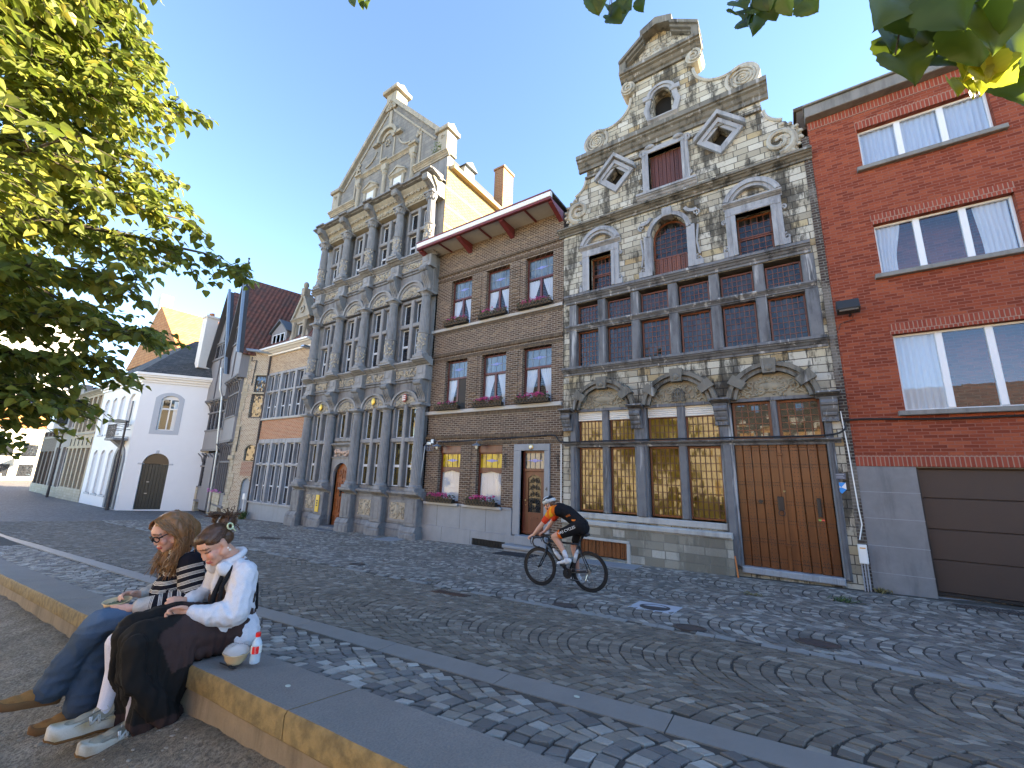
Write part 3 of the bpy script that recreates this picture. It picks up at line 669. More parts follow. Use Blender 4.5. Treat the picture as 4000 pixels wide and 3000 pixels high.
for x0, x1 in ((-5.63, -5.41), (-3.67, -3.33), (-1.53, -1.24), (.58, .72)):
    gb.bbox(x0, x1, Y0-.05, Y0+.3, -1.0 if x1 < -3 else -1.95 if x0 > 0 else -1.95, 1.9, .03); gb.bbox(x0+.06, x1-.06, Y0-.09, Y0, -1.0 if x1 < -1.4 else -1.9, .86, .02)
for cx in (-4.53, -2.43): gb.bbox(cx-.1, cx+.1, Y0+.0, Y0+.3, -1.0, 1.92, .03)
gb.bbox(-.4, -.27, Y0+.0, Y0+.3, .98, 1.92, .02)
cornice(-5.82, .84, .87, .98, .15, mb=gb); gb.box(-5.5, .6, Y0-.02, Y0+.3, .85, .99)
gb.box(-5.42, .57, Y0-.03, Y0+.3, 1.9, 1.98)
build(gb, 'ground_mullion', BLUE, bar)
sb = MB(); sb.bbox(-5.44, -1.5, Y0-.06, Y0+.3, -1.16, -1.0, .02); sb.bbox(-5.84, -1.4, Y0-.24, Y0, -1.33, -1.19, .03); build(sb, 'sill', mat('pale_sill', (.4, .4, .38), .8, .25, 4, .3, stain=.3), bar)
build(MB().plate([rect(-5.82, -1.41, bz-.2, -1.2), rect(-5.31, -3.91, -2.14, -1.69)], Y0-.19, Y0+.02), 'plinth',
      brickmat('plinth_stone', (.3, .28, .22), (.42, .4, .34), (.2, .19, .16), .34, .2, .012, .8, .5, extra=[(0, (.2, .185, .15)), (.4, (.31, .29, .235)), (.75, (.4, .38, .32)), (1, (.52, .51, .46))], stain=.35, sq=.4), bar)
GOLD = glassmat('gold_reflection_glass', (.18, .11, .013), 1.7, .06, 1.0, .125, .195, .02, (.2, .125, .015))  # amber tint paints golden foliage reflections into the glass colour
BROWNG = glassmat('brown_glass', (.03, .02, .008), 1.75, .05, 1.0, .15, .165, .02, (.035, .025, .011))
OAKD = woodmat('oak_dark', (.1, .032, .012), .2, .4)
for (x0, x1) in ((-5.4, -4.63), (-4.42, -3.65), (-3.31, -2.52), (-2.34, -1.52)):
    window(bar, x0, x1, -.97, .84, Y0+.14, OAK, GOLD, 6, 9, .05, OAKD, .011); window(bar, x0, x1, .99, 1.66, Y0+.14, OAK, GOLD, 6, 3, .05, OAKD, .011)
    mb = MB()
    for k in range(5): mb.bbox(x0, x1, Y0+.06, Y0+.13, 1.63+.056*k, 1.63+.056*(k+1)-.004, .012)
    build(mb, 'roller_blind', mat('shutter_white', (.72, .7, .64), .5, .1, 4, .05), bar)
for (x0, x1) in ((-1.22, -.4), (-.27, .57)): window(bar, x0, x1, 1.0, 1.9, Y0+.12, OAK, BROWNG, 5, 5, .06, OAK, .009)
# carriage gate: two studded leaves
GATE = woodmat('gate_wood', (.19, .062, .018), .195, .33, var=.5)
for i, (x0, x1) in enumerate(((-1.24, -.36), (-.3, .575))):
    w_ = (x1-x0)/5; mb = MB()
    for k in range(5): mb.bbox(x0+k*w_+.004, x0+(k+1)*w_-.004, Y0+.1-(.02 if k % 2 else 0), Y0+.16, -1.9, .86, .01)
    s = MB()
    for k in range(5):
        y = Y0+.1-(.02 if k % 2 else 0)
        for z in np.arange(-1.82, .84, .085):
            if k % 2: studs(s, [x0+(k+.3)*w_, x0+(k+.7)*w_], [z], y, .011)
        for z in (-1.75, -1.35, -.92, -.5, -.08, .34, .72): studs(s, np.linspace(x0+k*w_+.03, x0+(k+1)*w_-.03, 4), [z, z+.07], y, .012)
    buildm([(mb, GATE), (s, IRON)], 'gate_leaf', bar)
mb = MB(); mb.bbox(-.365, -.285, Y0+.05, Y0+.16, -1.9, .86, .012)
for z in (-1.4, .6): mb.bbox(-.385, -.265, Y0+.03, Y0+.1, z, z+.06, .01)
cb_ = build(mb, 'gate_post', GATE, bar)
mb = MB(); mb.bbox(-.45, -.33, Y0+.02, Y0+.1, -.62, -.32, .01); mb.tube([(-.39+.06*math.cos(a), Y0+.0, -.68+.06*math.sin(a)) for a in np.linspace(0, 2*PI, 14)[:-1]], .01, 6, True); build(mb, 'door_knocker', IRON, bar); mb = MB(); mb.bbox(.28, .35, Y0+.03, Y0+.1, -.72, -.32, .01)
build(MB().plate([[(-.85, -.45), (-.79, -.5), (-.73, -.45), (-.79, -.4)]], Y0+.05, Y0+.1), 'gate_plate', IRON, bar)
build(mb, 'letter_plate', IRON, bar)
build(MB().ell((-.3, Y0+.03, -.2), .022, 10, 6), 'gate_knob', mat('brass', (.7, .5, .2), .3, .1, 5, 0, 1), bar)
mb = MB(); mb.box(.27, .32, Y0+.075, Y0+.079, -.8, -.765); s1 = build(mb, 'sticker', mat('sticker_green', (.25, .5, .12), .5, .05), bar)
build(MB().box(.32, .38, Y0+.075, Y0+.079, -.8, -.765), 'sticker', mat('sticker_red', (.7, .09, .07), .5, .05), bar)
build(MB().bbox(-1.27, .6, Y0-.1, Y0+.2, -2.04, -1.9, .02), 'doorstep', BLUEL, bar)
# cellar hatch
hb = MB(); n = 12
for k in range(n): hb.bbox(-5.3+1.38*k/n+.004, -5.3+1.38*(k+1)/n-.004, Y0-.05-(.012 if k % 2 else 0), Y0, -2.12, -1.7, .006)
buildm([(hb, GATE), (studs(MB(), [-5.3+1.38*(k+.5)/n for k in range(n)], (-2.05, -1.97, -1.85, -1.77), Y0-.054, .011), IRON)], 'cellar_hatch', bar)
build(MB().bbox(-5.38, -3.84, Y0-.21, Y0, -1.7, -1.63, .01).bbox(-3.92, -3.82, Y0-.212, Y0, -2.2, -1.7, .01), 'hatch_surround', mat('pale_sill', (.4, .4, .38)), bar)
# ------------------------------------------------------------------ narrow brown brick house
bz = float(zf(-8.8))
BBR = brickmat('brown_brick', (.075, .05, .038), (.155, .105, .075), (.3, .255, .2), .21, .07, .012, 1.0, .45, .85, extra=[(0, (.075, .045, .033)), (.6, (.14, .085, .058)), (.9, (.2, .125, .082)), (1, (.3, .21, .13))], cloud=.25)
SILL = mat('sill_stone', (.42, .42, .41), .7, .15, 5, .2)
BASE = mat('base_bluestone', (.25, .265, .285), .6, .2, 3, .25, stain=.2, stc=(.14, .145, .155))
brown = thing('brown_brick_house', 'narrow brown brick house with flower boxes under eight windows and red-trimmed eaves', 'house', (-8.85, Y0, bz))
up_ = [(-10.95, -9.88), (-9.17, -8.1), (-7.4, -6.29)]
ups = [rect(a, b_, 5.6, 7.6) for a, b_ in up_]; mids = [rect(a-.05, b_-.03, 2.28, 4.24) for a, b_ in up_]
gs = [(-11.06, -10.0), (-9.26, -8.17)]
go = [rect(a, b_, -1.05, .97) for a, b_ in gs]+[rect(-7.4, -6.53, -2.3, .76)]
mb = MB(); mb.plate([rect(-11.8, -5.9, bz-.2, 9.0)]+ups+mids+go, Y0, Y0+.36)
mb.box(-11.75, -5.95, Y0+.8, Y0+9, bz-.2, 8.9)
# raised and sunk courses: ribbed piers, soldier bands
build(mb, 'wall', BBR, brown)
def ribs(x0, x1, z0, z1, y=Y0):
    z = z0; k = 0; mb = MB()
    while z < z1-.1:
        mb.bbox(x0, x1, y-.028, y+.03, z+.008, min(z+.128, z1), .01); z += .136
    build(mb, 'ribbed_pier', BBR, brown)
for zs, ops in (((5.6, 7.6), up_), ((2.3, 4.24), up_)):
    for a, b_ in zip(ops, ops[1:]): ribs(a[1]+.1, b_[0]-.22, *zs)
ribs(-9.9, -9.48, -1.05, .97)
SOL = brickmat('brown_soldier', (.1, .068, .046), (.2, .145, .09), (.07, .06, .05), .066, .215, .009, .9, .4)
mb = MB(); 
for z0, z1, p in ((4.44, 4.56, .05), (4.26, 4.36, .02), (7.9, 8.0, .05), (7.66, 7.76, .02), (5.38, 5.49, .02), (2.03, 2.15, .02), (1.22, 1.33, .05), (1.0, 1.1, .02)):
    mb.bbox(-11.79, -5.91, Y0-p, Y0+.02, z0, z1, .008)
build(mb, 'soldier_course', SOL, brown)
mb = MB().bbox(-11.86, -5.9, Y0-.07, Y0+.3, 5.49, 5.6, .012); build(mb, 'sill_band', SILL, brown)
mb = MB().bbox(-11.93, -5.93, Y0-.08, Y0+.3, 2.15, 2.28, .012); build(mb, 'sill_band', SILL, brown)
# stone base
mb = MB(); mb.plate([rect(-11.88, -7.68, bz-.2, -1.05)]+[rect(-9.22, -7.87, -2.32, -2.1)], Y0-.07, Y0+.02)
mb.bbox(-11.9, -7.66, Y0-.11, Y0, bz-.2, -1.88, .015) if 0 else mb.plate([rect(-11.92, -7.5, bz-.2, -1.87), rect(-9.22, -7.87, -2.32, -2.1)], Y0-.11, Y0-.06)
mb.bbox(-11.88, -7.68, Y0-.09, Y0, -1.12, -1.05, .01)
build(mb, 'stone_base', BASE, brown)
mb = MB()
for x in (-10.9, -9.82, -8.7): mb.box(x-.006, x+.006, Y0-.072, Y0, -1.87, -1.12)
for x in (-10.6, -9.3): mb.box(x-.005, x+.005, Y0-.112, Y0-.05, bz, -1.88)
mb.box(-7.5, -6.4, Y0-.02, Y0-.01, -3, -2.9)
build(mb, 'stone_joint', mat('joint_dark', (.08, .08, .08)), brown)
for x0, x1 in ((-11.55, -9.9), (-9.7, -8.07)): build(MB().bbox(x0, x1, Y0-.17, Y0+.2, -1.14, -1.055, .012), 'window_sill', SILL, brown)
mb = MB(); mb.box(-9.22, -7.87, Y0-.06, Y0-.03, -2.32, -2.1); 
for k in range(22): mb.box(-9.2+k*.061, -9.175+k*.061, Y0-.1, Y0-.055, -2.31, -2.11)
build(mb, 'cellar_vent', IRON, brown)
# windows
CURT = None
def curtmat(name, col, tr=.35):
    if name in MATS: return MATS[name]
    m, nt, b = newmat(name); co = objco(nt); out = nt.nodes['Material Output']
    d = nd(nt, 'BsdfDiffuse', {'Color': col}); t = nd(nt, 'BsdfTranslucent', {'Color': col}); a = nd(nt, 'MixShader', {0: tr, 1: d.outputs[0], 2: t.outputs[0]})
    nt.links.new(a.outputs[0], out.inputs[0]); MATS[name] = m; return m
LACE = curtmat('lace_curtain', (.82, .85, .88), .2)
def curtain(root, xa, xb, z0, z1, y, m, gather=0, side=1, folds=7, seed=0, name='curtain', par=None, xw=True):
    """hanging cloth; gather>0 pulls the lower part towards one side"""
    rg = random.Random(seed); nx, nz = folds*4, 10; mb = MB(); ph = rg.uniform(0, 6)
    for j in range(nz+1):
        t = j/nz; z = z1+(z0-z1)*t
        pull = gather*(math.sin(min(1, t*1.25)*PI/2)**1.5)
        for i in range(nx+1):
            s = i/nx; ss = s*(1-pull) if side > 0 else 1-(1-s)*(1-pull)
            mb.v.append((xa+(xb-xa)*ss, y+.022*math.sin(s*folds*2*PI+ph)*(1+t*.4)+.006*math.sin(s*31+t*5), z))
    mb.f = [(j*(nx+1)+i, (j+1)*(nx+1)+i, (j+1)*(nx+1)+i+1, j*(nx+1)+i+1) for j in range(nz) for i in range(nx)]
    return build(mb, name, m, par or root, smooth=True, world=xw)
CLEAR = glassmat('clear_glass', (.93, .95, .97), 1.55, .01, 0, .6, .6, .008)
TRANS = glassmat('transom_glass', (.1, .13, .15), 1.7, .03, .9, .25, .22, .02, (.14, .18, .2))
YELG = glassmat('yellow_net', (.42, .3, .012), 1.5, .05, 1.0, .06, 1.5, .02, (.6, .45, .03))
LAV = mat('stained_blue', (.2, .25, .62), .2, .2, 20, 0)
def medallion(f, x, z, y, s=1.0):
    mb = MB()
    for dx, a, h in ((0, .1, .055), (-.13, .05, .03), (.13, .05, .03), (-.22, .035, .018), (.22, .035, .018)): mb.plate([[(x+s*(dx+a*math.cos(t)), z+s*h*math.sin(t)) for t in np.linspace(0, 2*PI, 14)[:-1]]], y-.004, y+.004)
    build(mb, 'stained_medallion', LAV, f)
def casement(x0, x1, z0, z1, zt, y, seed, yel=False, left_dark=False):
    fw = .055
    mb = frame(MB(), x0, x1, z0, z1, y, fw); mb.bbox(x0+fw, x1-fw, y-.012, y+.06, zt-.04, zt+.04, .008)
    xm = (x0+x1)/2
    if not yel: mb.bbox(xm-.045, xm+.045, y-.01, y+.06, z0+fw, zt-.04, .008)
    f = build(mb, 'window', MAHOG, brown)
    t = build(MB().box(x0+fw, x1-fw, y+.03, y+.034, zt+.04, z1-fw), 'transom_pane', YELG if yel else TRANS, f)
    build(leadgrid(MB(), x0+fw, x1-fw, zt+.04, z1-fw, y+.026, 4, 1 if yel else 2, .005), 'glazing_bars', mat('came_light', (.3, .32, .33)) if not yel else LEAD, f)
    medallion(f, xm, (zt+z1)/2, y+.024, 1.0)
    if yel:
        build(MB().box(x0+fw, x1-fw, y+.03, y+.034, z0+fw, zt-.04), 'pane', CLEAR, f); curtain(brown, x0+fw, x1-fw, z0+fw, zt-.02, y+.07, LACE, 0, 1, 12, seed, par=f)
        build(MB().plate([[(x0+fw, zt-.16), (x0+fw, zt-.03), (x1-fw, zt-.03), (x1-fw, zt-.16), (xm+.25, zt-.13), (xm, zt-.08), (xm-.25, zt-.13)]], y-.004, y+.05), 'shaped_rail', MAHOG, f)
    else:
        for k, (a, b_) in enumerate(((x0+fw, xm-.045), (xm+.045, x1-fw))):
            if left_dark and k: build(MB().box(a, b_, y+.01, y+.03, z0+fw, zt-.04), 'insect_screen', mat('screen', (.05, .045, .04), .8, .1, 60, 0), f); continue
            build(MB().box(a, b_, y+.03, y+.034, z0+fw, zt-.04), 'pane', CLEAR, f); curtain(brown, a, b_, z0+fw, zt-.05, y+.065, LACE, .5, 1 if k == 0 else -1, 5, seed+k, par=f)
    return f
for i, (a, b_) in enumerate(up_):
    casement(a, b_, 5.6, 7.58, 6.8, Y0+.16, 10*i)
    casement(a-.05, b_-.03, 2.28, 4.22, 3.54, Y0+.16, 10*i+5, left_dark=(i == 0))
for i, (a, b_) in enumerate(gs):
    casement(a, b_, -1.05, .72, .16, Y0+.16, 40+i, yel=True)
    build(MB().bbox(a, b_, Y0+.1, Y0+.24, .7, .97, .01), 'blind_box', MAHOG, brown)
# front door
mb = MB(); 
for x0, x1, z0, z1 in ((-7.67, -7.4, -1.85, .76), (-6.53, -6.33, -1.85, .76), (-7.67, -6.33, .76, .97)): mb.bbox(x0, x1, Y0-.05, Y0+.3, z0, z1, .012)
build(mb, 'door_surround', BASE, brown)
d = build(frame(MB(), -7.4, -6.53, -1.8, .76, Y0+.12, .07), 'door_frame', MAHOG, brown)
mb = MB(); mb.plate([rect(-7.33, -6.6, -1.78, .12), [(-7.2, -1.15)]+[(-6.73, -1.15), (-6.73, -.1), (-6.85, -.02), (-6.965, .0), (-7.08, -.02), (-7.2, -.1)]], Y0+.14, Y0+.19)
mb.bbox(-7.33, -6.6, Y0+.1, Y0+.2, .1, .2, .015); mb.bbox(-7.1, -6.83, Y0+.13, Y0+.15, -1.35, -1.28, .005)
dr = build(mb, 'front_door', MAHOG, brown)
build(MB().box(-7.2, -6.73, Y0+.17, Y0+.175, -1.15, 0), 'door_pane', glassmat('door_dark', (.012, .013, .014), 1.5, .1, 1.0), dr)
mb = MB()
for k in range(5):
    for s in (-1, 1): mb.spiral(-6.965+s*.1, -1.02+k*.21, Y0+.15, .085, 1.6, .011, s, PI/2, seg=12); mb.tube([(-6.965+s*.22, Y0+.15, -1.1+k*.21), (-6.965+s*.02, Y0+.15, -.98+k*.21)], .007, 4)
build(mb, 'door_grille', IRON, dr)
build(MB().ell((-7.27, Y0+.1, -.79), .03, 10, 6).ell((-7.27, Y0+.12, -.93), .018, 8, 5), 'door_knob', mat('brass', (.7, .5, .2)), dr)
f = build(MB().box(-7.33, -6.6, Y0+.16, Y0+.165, .2, .69), 'transom_pane', TRANS, d); build(leadgrid(MB(), -7.33, -6.6, .2, .69, Y0+.15, 4, 2, .006), 'glazing_bars', mat('came_light', (.3, .32, .33)), d); medallion(d, -6.965, .45, Y0+.145)
mb = MB().ell((-7.0, Y0-.06, .87), (.085, .03, .085), 16, 8); build(mb, 'round_badge', mat('brass', (.7, .5, .2)), brown); build(MB().ell((-7.0, Y0-.085, .87), (.05, .02, .05), 12, 6), 'badge_centre', mat('badge_white', (.8, .78, .7), .4, .05), brown)
mb = MB().bbox(-7.46, -6.35, Y0-.22, Y0+.1, -2.1, -1.83, .02); mb.bbox(-7.74, -6.15, Y0-.48, Y0, -2.2, -2.1, .02).box(-7.7, -6.2, Y0-.42, Y0, -2.5, -2.2); build(mb, 'doorstep', BASE, brown)
def text3(txt, x, y, z, size, m, name, parent, ext=.004, rx=90, org=None, align='CENTER'):
    cu = bpy.data.curves.new(name, 'FONT'); cu.body = txt; cu.size = size; cu.extrude = ext; cu.align_x = align; cu.align_y = 'CENTER'
    o = bpy.data.objects.new(name+'_tmp', cu); COL.objects.link(o); dg = bpy.context.evaluated_depsgraph_get(); dg.update()
    me = bpy.data.meshes.new_from_object(o.evaluated_get(dg)); bpy.data.objects.remove(o); me.materials.clear(); me.materials.append(m)
    me.transform(Matrix.Rotation(R(rx), 4, 'X'))
    t = bpy.data.objects.new(name, me); COL.objects.link(t)
    if parent: t.parent = parent; oo = ORG.get(root_of(parent).name, (0, 0, 0)); t.location = (x-oo[0], y-oo[1], z-oo[2]) if org is None else org
    else: t.location = (x, y, z)
    return t
text3('4', -6.43, Y0-.055, -.42, .17, IRON, 'house_number', brown)
# eaves with white edge, red trim and soffit panels
mb = MB(); xs_ = np.linspace(-12.1, -5.9, 7)
SOF = mat('soffit_board', (.5, .48, .43), .8, .15, 6, .1); REDT = mat('red_trim', (.16, .03, .03), .45, .2, 8, .1); WHT = mat('white_paint', (.76, .75, .72), .5, .08, 6, .05)
build(MB().box(-12.05, -5.92, Y0-.8, Y0+.4, 8.98, 9.0), 'soffit', SOF, brown)
mb = MB(); mb.bbox(-12.2, -5.9, Y0-.92, Y0-.8, 8.93, 9.02, .01).bbox(-12.22, -5.9, Y0-.95, Y0-.86, 9.2, 9.26, .01)
for i, x in enumerate(np.linspace(-12.08, -5.98, 7)):
    if i % 2 == 0: mb.prof(x-.08, x+.08, [(Y0+.02, 8.6), (Y0-.3, 8.72), (Y0-.8, 8.88), (Y0-.8, 8.985), (Y0+.02, 8.985)])
    else: mb.box(x-.03, x+.03, Y0-.8, Y0, 8.93, 8.985)
build(mb, 'eaves_trim', REDT, brown)
build(MB().bbox(-12.2, -5.9, Y0-.94, Y0-.82, 9.02, 9.2, .01), 'fascia', WHT, brown)
build(MB().box(-12.15, -5.9, Y0-.84, Y0+9, 9.2, 9.27), 'roof', mat('roof_felt', (.05, .05, .05)), brown)
# wall lamps, brackets, pipe
for x in (-11.0, -9.12):
    mb = MB().tube([(x+.12, Y0, 1.08), (x+.05, Y0-.1, 1.14), (x, Y0-.2, 1.1), (x, Y0-.2, 1.02)], .012, 6); mb.lathe(x, Y0-.2, [(.02, 1.03), (.05, 1.01), (.16, .95), (.165, .935), (.05, .95), (.02, .96)], 16)
    l = build(mb, 'wall_lamp', mat('zinc_lamp', (.28, .32, .38), .35, .2, 20, .1, .6), brown)
    build(MB().lathe(x, Y0-.2, [(.01, .95), (.045, .93), (.05, .87), (.03, .83), (.005, .82)], 10), 'lamp_glass', mat('lamp_glass', (.75, .7, .55), .2, .1), l)
for x in (-8.02, -6.05):
    mb = MB().tube([(x, Y0, .62), (x, Y0-.16, .62), (x, Y0-.02, .25)], .009, 5).tube([(x, Y0-.02, .66), (x, Y0-.02, .2)], .01, 5); build(mb, 'flag_bracket', IRON, brown)
build(MB().tube([(-5.93, Y0-.05, .95), (-5.93, Y0-.05, -.9)], .018, 6), 'conduit', mat('white_paint', (.76, .75, .72)), brown)
build(MB().tube([(-11.75, Y0-.08, .95), (-11.86, Y0-.1, -.6), (-11.9, Y0-.16, -1.4), (-11.85, Y0-.22, -1.9), (-11.9, Y0-.24, -2.5)], .018, 6), 'conduit', mat('white_paint', (.76, .75, .72)), brown)
# ------------------------------------------------------------------ flower boxes: each one a thing of its own
BRONZE = mat('gilt_iron', (.16, .105, .055), .5, .35, 30, .1, .4)
LEAFG = mat('geranium_leaf', (.035, .06, .025), .6, .4, 30, .1); PETAL = mat('geranium_petal', (.55, .03, .2), .5, .4, 25, .05)
def flowerbox(x0, x1, z, label, seed, amount, y=Y0):
    rg = random.Random(seed); t = thing('flower_box', label, 'flower box', ((x0+x1)/2, y-.12, z), 0, 'flower boxes on the brown brick house')
    y1 = y-.06; y0 = y-.26; h = .2; mb = MB()
    for zz in (z+.005, z+h): mb.tube([(x0, y1, zz), (x0, y0, zz), (x1, y0, zz), (x1, y1, zz)], .007, 5)
    n = max(3, int((x1-x0)/.13)); w_ = (x1-x0)/n
    for i in range(n):
        c = x0+(i+.5)*w_
        for s in (-1, 1):
            mb.spiral(c+s*w_*.24, z+h*.7, y0, w_*.22, 1.1, .008, -s, 0 if s < 0 else PI, seg=10); mb.tube([(c+s*w_*.46, y0, z+h*.72), (c+s*w_*.3, y0, z+h*.3), (c, y0, z+.01)], .007, 5); mb.spiral(c+s*w_*.22, z+h*.22, y0, w_*.14, 1.0, .006, s, 0, seg=8)
    build(mb, 'scroll_basket', BRONZE, t)
    build(MB().box(x0+.03, x1-.03, y0+.03, y1, z+.01, z+.13), 'trough', mat('dark_trough', (.02, .018, .015)), t)
    lb, pb = MB(), MB()
    for k in range(int(110*(x1-x0))):
        c = Vector((rg.uniform(x0+.04, x1-.04), rg.uniform(y0, y1), z+rg.uniform(.1, .27))); r = rg.uniform(.02, .04); a = Vector((rg.gauss(0, 1), rg.gauss(-.6, 1), rg.gauss(.6, 1))).normalized(); e = a.orthogonal().normalized(); g = a.cross(e)
        lb.add([c+(e*math.cos(q)+g*math.sin(q))*r+a*r*.2*(j % 2) for j, q in enumerate(np.linspace(0, 2*PI, 6)[:-1])], [(0, 1, 2, 3, 4)])
    for k in range(int(amount*(x1-x0))):
        tt = rg.betavariate(2, 2); c = Vector((x0+.06+(x1-x0-.12)*tt, rg.uniform(y0-.01, y1-.02), z+rg.uniform(.2, .33)))
        for j in range(7): p = c+Vector((rg.gauss(0, .02), rg.gauss(0, .02), rg.gauss(0, .016))); pb.ell(p, (.014, .014, .01), 5, 3)
    build(lb, 'leaves', LEAFG, t); build(pb, 'blossom', PETAL, t)
FB = [(-11.07, -9.85, 5.6, 'flower box with few dark blooms under the top left window', 26), (-9.35, -8.05, 5.6, 'nearly bare flower box under the top middle window', 14), (-7.62, -6.22, 5.6, 'flower box with low pink row under the top right window', 30),
      (-11.28, -10.05, 2.28, 'flower box with one pink cluster by the dark insect screen', 18), (-9.42, -8.1, 2.28, 'full magenta flower box under the middle window of the first floor', 48), (-7.6, -6.28, 2.28, 'full magenta flower box under the right window of the first floor', 50),
      (-11.32, -10.05, -1.05, 'flower box under the ground floor window farthest from the door', 42), (-9.5, -8.2, -1.05, 'flower box under the ground floor window next to the front door', 46)]
for i, (a, b_, z, l, n) in enumerate(FB): flowerbox(a, b_, z, l, i, n, Y0 if z > 0 else Y0-.02)
# ------------------------------------------------------------------ red brick apartment house
bz = float(zf(1.5))
RBR = brickmat('red_brick', (.2, .038, .024), (.34, .075, .045), (.27, .1, .07), .215, .0665, .0085, .9, .35, .85, extra=[(0, (.18, .036, .016)), (.5, (.285, .06, .026)), (1, (.39, .1, .044))], cloud=.25)
RSOL = brickmat('red_soldier', (.26, .05, .03), (.36, .085, .05), (.32, .19, .14), .068, .24, .01, .9, .3)
CONC = mat('grey_concrete', (.22, .215, .2), .8, .35, 3, .3, stain=.5, stc=(.07, .065, .06)); WWHITE = mat('window_white', (.72, .74, .76), .4, .06, 10, .05)
red = thing('red_apartment_house', 'red brick apartment house with wide white windows and brown garage door', 'house', (3.0, Y0, bz))
XE = 14.6; wins = []
for k in range(3):
    for (z0, z1) in ((7.26, 8.3), (4.54, 5.77), (1.5, 3.15)): wins.append((1.95+4.3*k, 4.09+4.3*k, z0, z1))
mb = MB(); mb.plate([rect(1.03, XE, .385, 8.97)]+[rect(*w_) for w_ in wins], Y0, Y0+.34)
mb.box(1.05, XE-.02, Y0+.9, Y0+10, bz-.5, 8.9)
build(mb, 'wall', RBR, red)
mb = MB()
for w_ in wins[:6]: mb.bbox(w_[0]-.03, w_[1]+.03, Y0-.012, Y0+.02, w_[3], w_[3]+.235, .004)
mb.bbox(1.03, XE, Y0-.03, Y0+.02, .38, .6, .006); mb.bbox(1.04, XE, Y0-.014, Y0+.02, 8.73, 8.96, .004)
build(mb, 'soldier_course', RSOL, red)
build(MB().bbox(1.0, XE, Y0-.24, Y0+.3, 8.97, 9.26, .015).bbox(.98, XE, Y0-.3, Y0+.3, 9.26, 9.31, .01), 'parapet_coping', CONC, red)
build(MB().box(1.0, XE, Y0+.2, Y0+10, 9.2, 9.28), 'roof', mat('roof_felt', (.05, .05, .05)), red)
mb = MB().box(.86, 1.28, Y0+.1, Y0+.9, 8.9, 9.5).bbox(.8, 1.32, Y0+.04, Y0+.95, 9.5, 9.6, .02); build(mb, 'chimney', mat('old_chimney', (.09, .07, .055), .9, .4, 6, .5), red)
NET = curtmat('net_curtain', (.7, .76, .84), .15); DRAPE = curtmat('drape', (.8, .81, .82), .15)
CLEAR2 = glassmat('plate_glass', (.9, .93, .96), 2.0, .008, 0, 3, 3, .003)
for i, (x0, x1, z0, z1) in enumerate(wins):
    y = Y0+.12; f = frame(MB(), x0, x1, z0, z1, y, .045)
    a = (x1-x0)/3
    for k in (1, 2): xm = x0+a*k; f.bbox(xm-.055, xm+.055, y-.012, y+.06, z0+.045, z1-.045, .008)
    f = build(f, 'window', WWHITE, red)
    for k in range(3): build(MB().box(x0+a*k+.05, x0+a*(k+1)-.05, y+.03, y+.035, z0+.05, z1-.05), 'pane', CLEAR2, f)
    fl = i % 3; c0, c1 = x0+.05, x1-.05
    if i < 6:
        if fl == 0: curtain(red, c0, c1, z0, z1, y+.075, NET, 0, 1, 22, i, par=f)
        elif fl == 1: curtain(red, c0, c0+.42, z0, z1, y+.075, DRAPE, .35, 1, 5, i, par=f); curtain(red, c1-.5, c1, z0, z1, y+.075, DRAPE, .1, -1, 6, i, par=f)
        else: curtain(red, c0, c0+.62, z0, z1, y+.075, DRAPE, .0, 1, 6, i, par=f)
    build(MB().bbox(x0-.12, x1+.12, Y0-.12, Y0+.14, z0-.1, z0, .012), 'window_sill', CONC, red)
# concrete base with the garage opening
PC = mat('base_concrete', (.2, .2, .205), .7, .4, 1.6, .3, stain=.5, stc=(.09, .09, .095))
mb = MB(); mb.plate([rect(1.03, 1.95, bz-.3, .38)], Y0-.015, Y0+.3); build(mb, 'concrete_pier', PC, red); build(MB().plate([rect(6.4, XE, bz-.3, .38)], Y0-.015, Y0+.3), 'concrete_pier', PC, red)
build(MB().box(1.02, XE, Y0+.0, Y0+.25, .36, .384), 'lintel', mat('lintel', (.16, .13, .1)), red)
for z in (-.14, -.66, -1.19, -1.7): build(MB().box(1.03, 1.955, Y0-.017, Y0, z-.006, z+.006), 'concrete_joint', mat('joint_mid', (.27, .28, .3), .8), red)
GARM = mat('garage_brown', (.055, .036, .028), .5, .08, 40, .3)
g = MB(); zs = [-1.94, -1.36, -.8, -.22, .34]
for a, b_ in zip(zs, zs[1:]): g.bbox(1.98, 6.38, Y0+.1, Y0+.15, a+.004, b_-.004, .012)
g.box(1.98, 6.38, Y0+.13, Y0+.16, -1.95, .36); gd = build(g, 'garage_door', GARM, red)
build(MB().box(1.98, 6.38, Y0+.095, Y0+.13, -1.99, -1.94).box(1.95, 1.985, Y0+.05, Y0+.2, -2.0, .37), 'rubber_seal', IRON, gd)
build(MB().prof(1.96, 6.4, [(Y0-.1, bz-.4), (Y0-.1, -2.09), (Y0+.3, -1.99), (Y0+.3, bz-.4)]), 'garage_threshold', BLUEL, red)
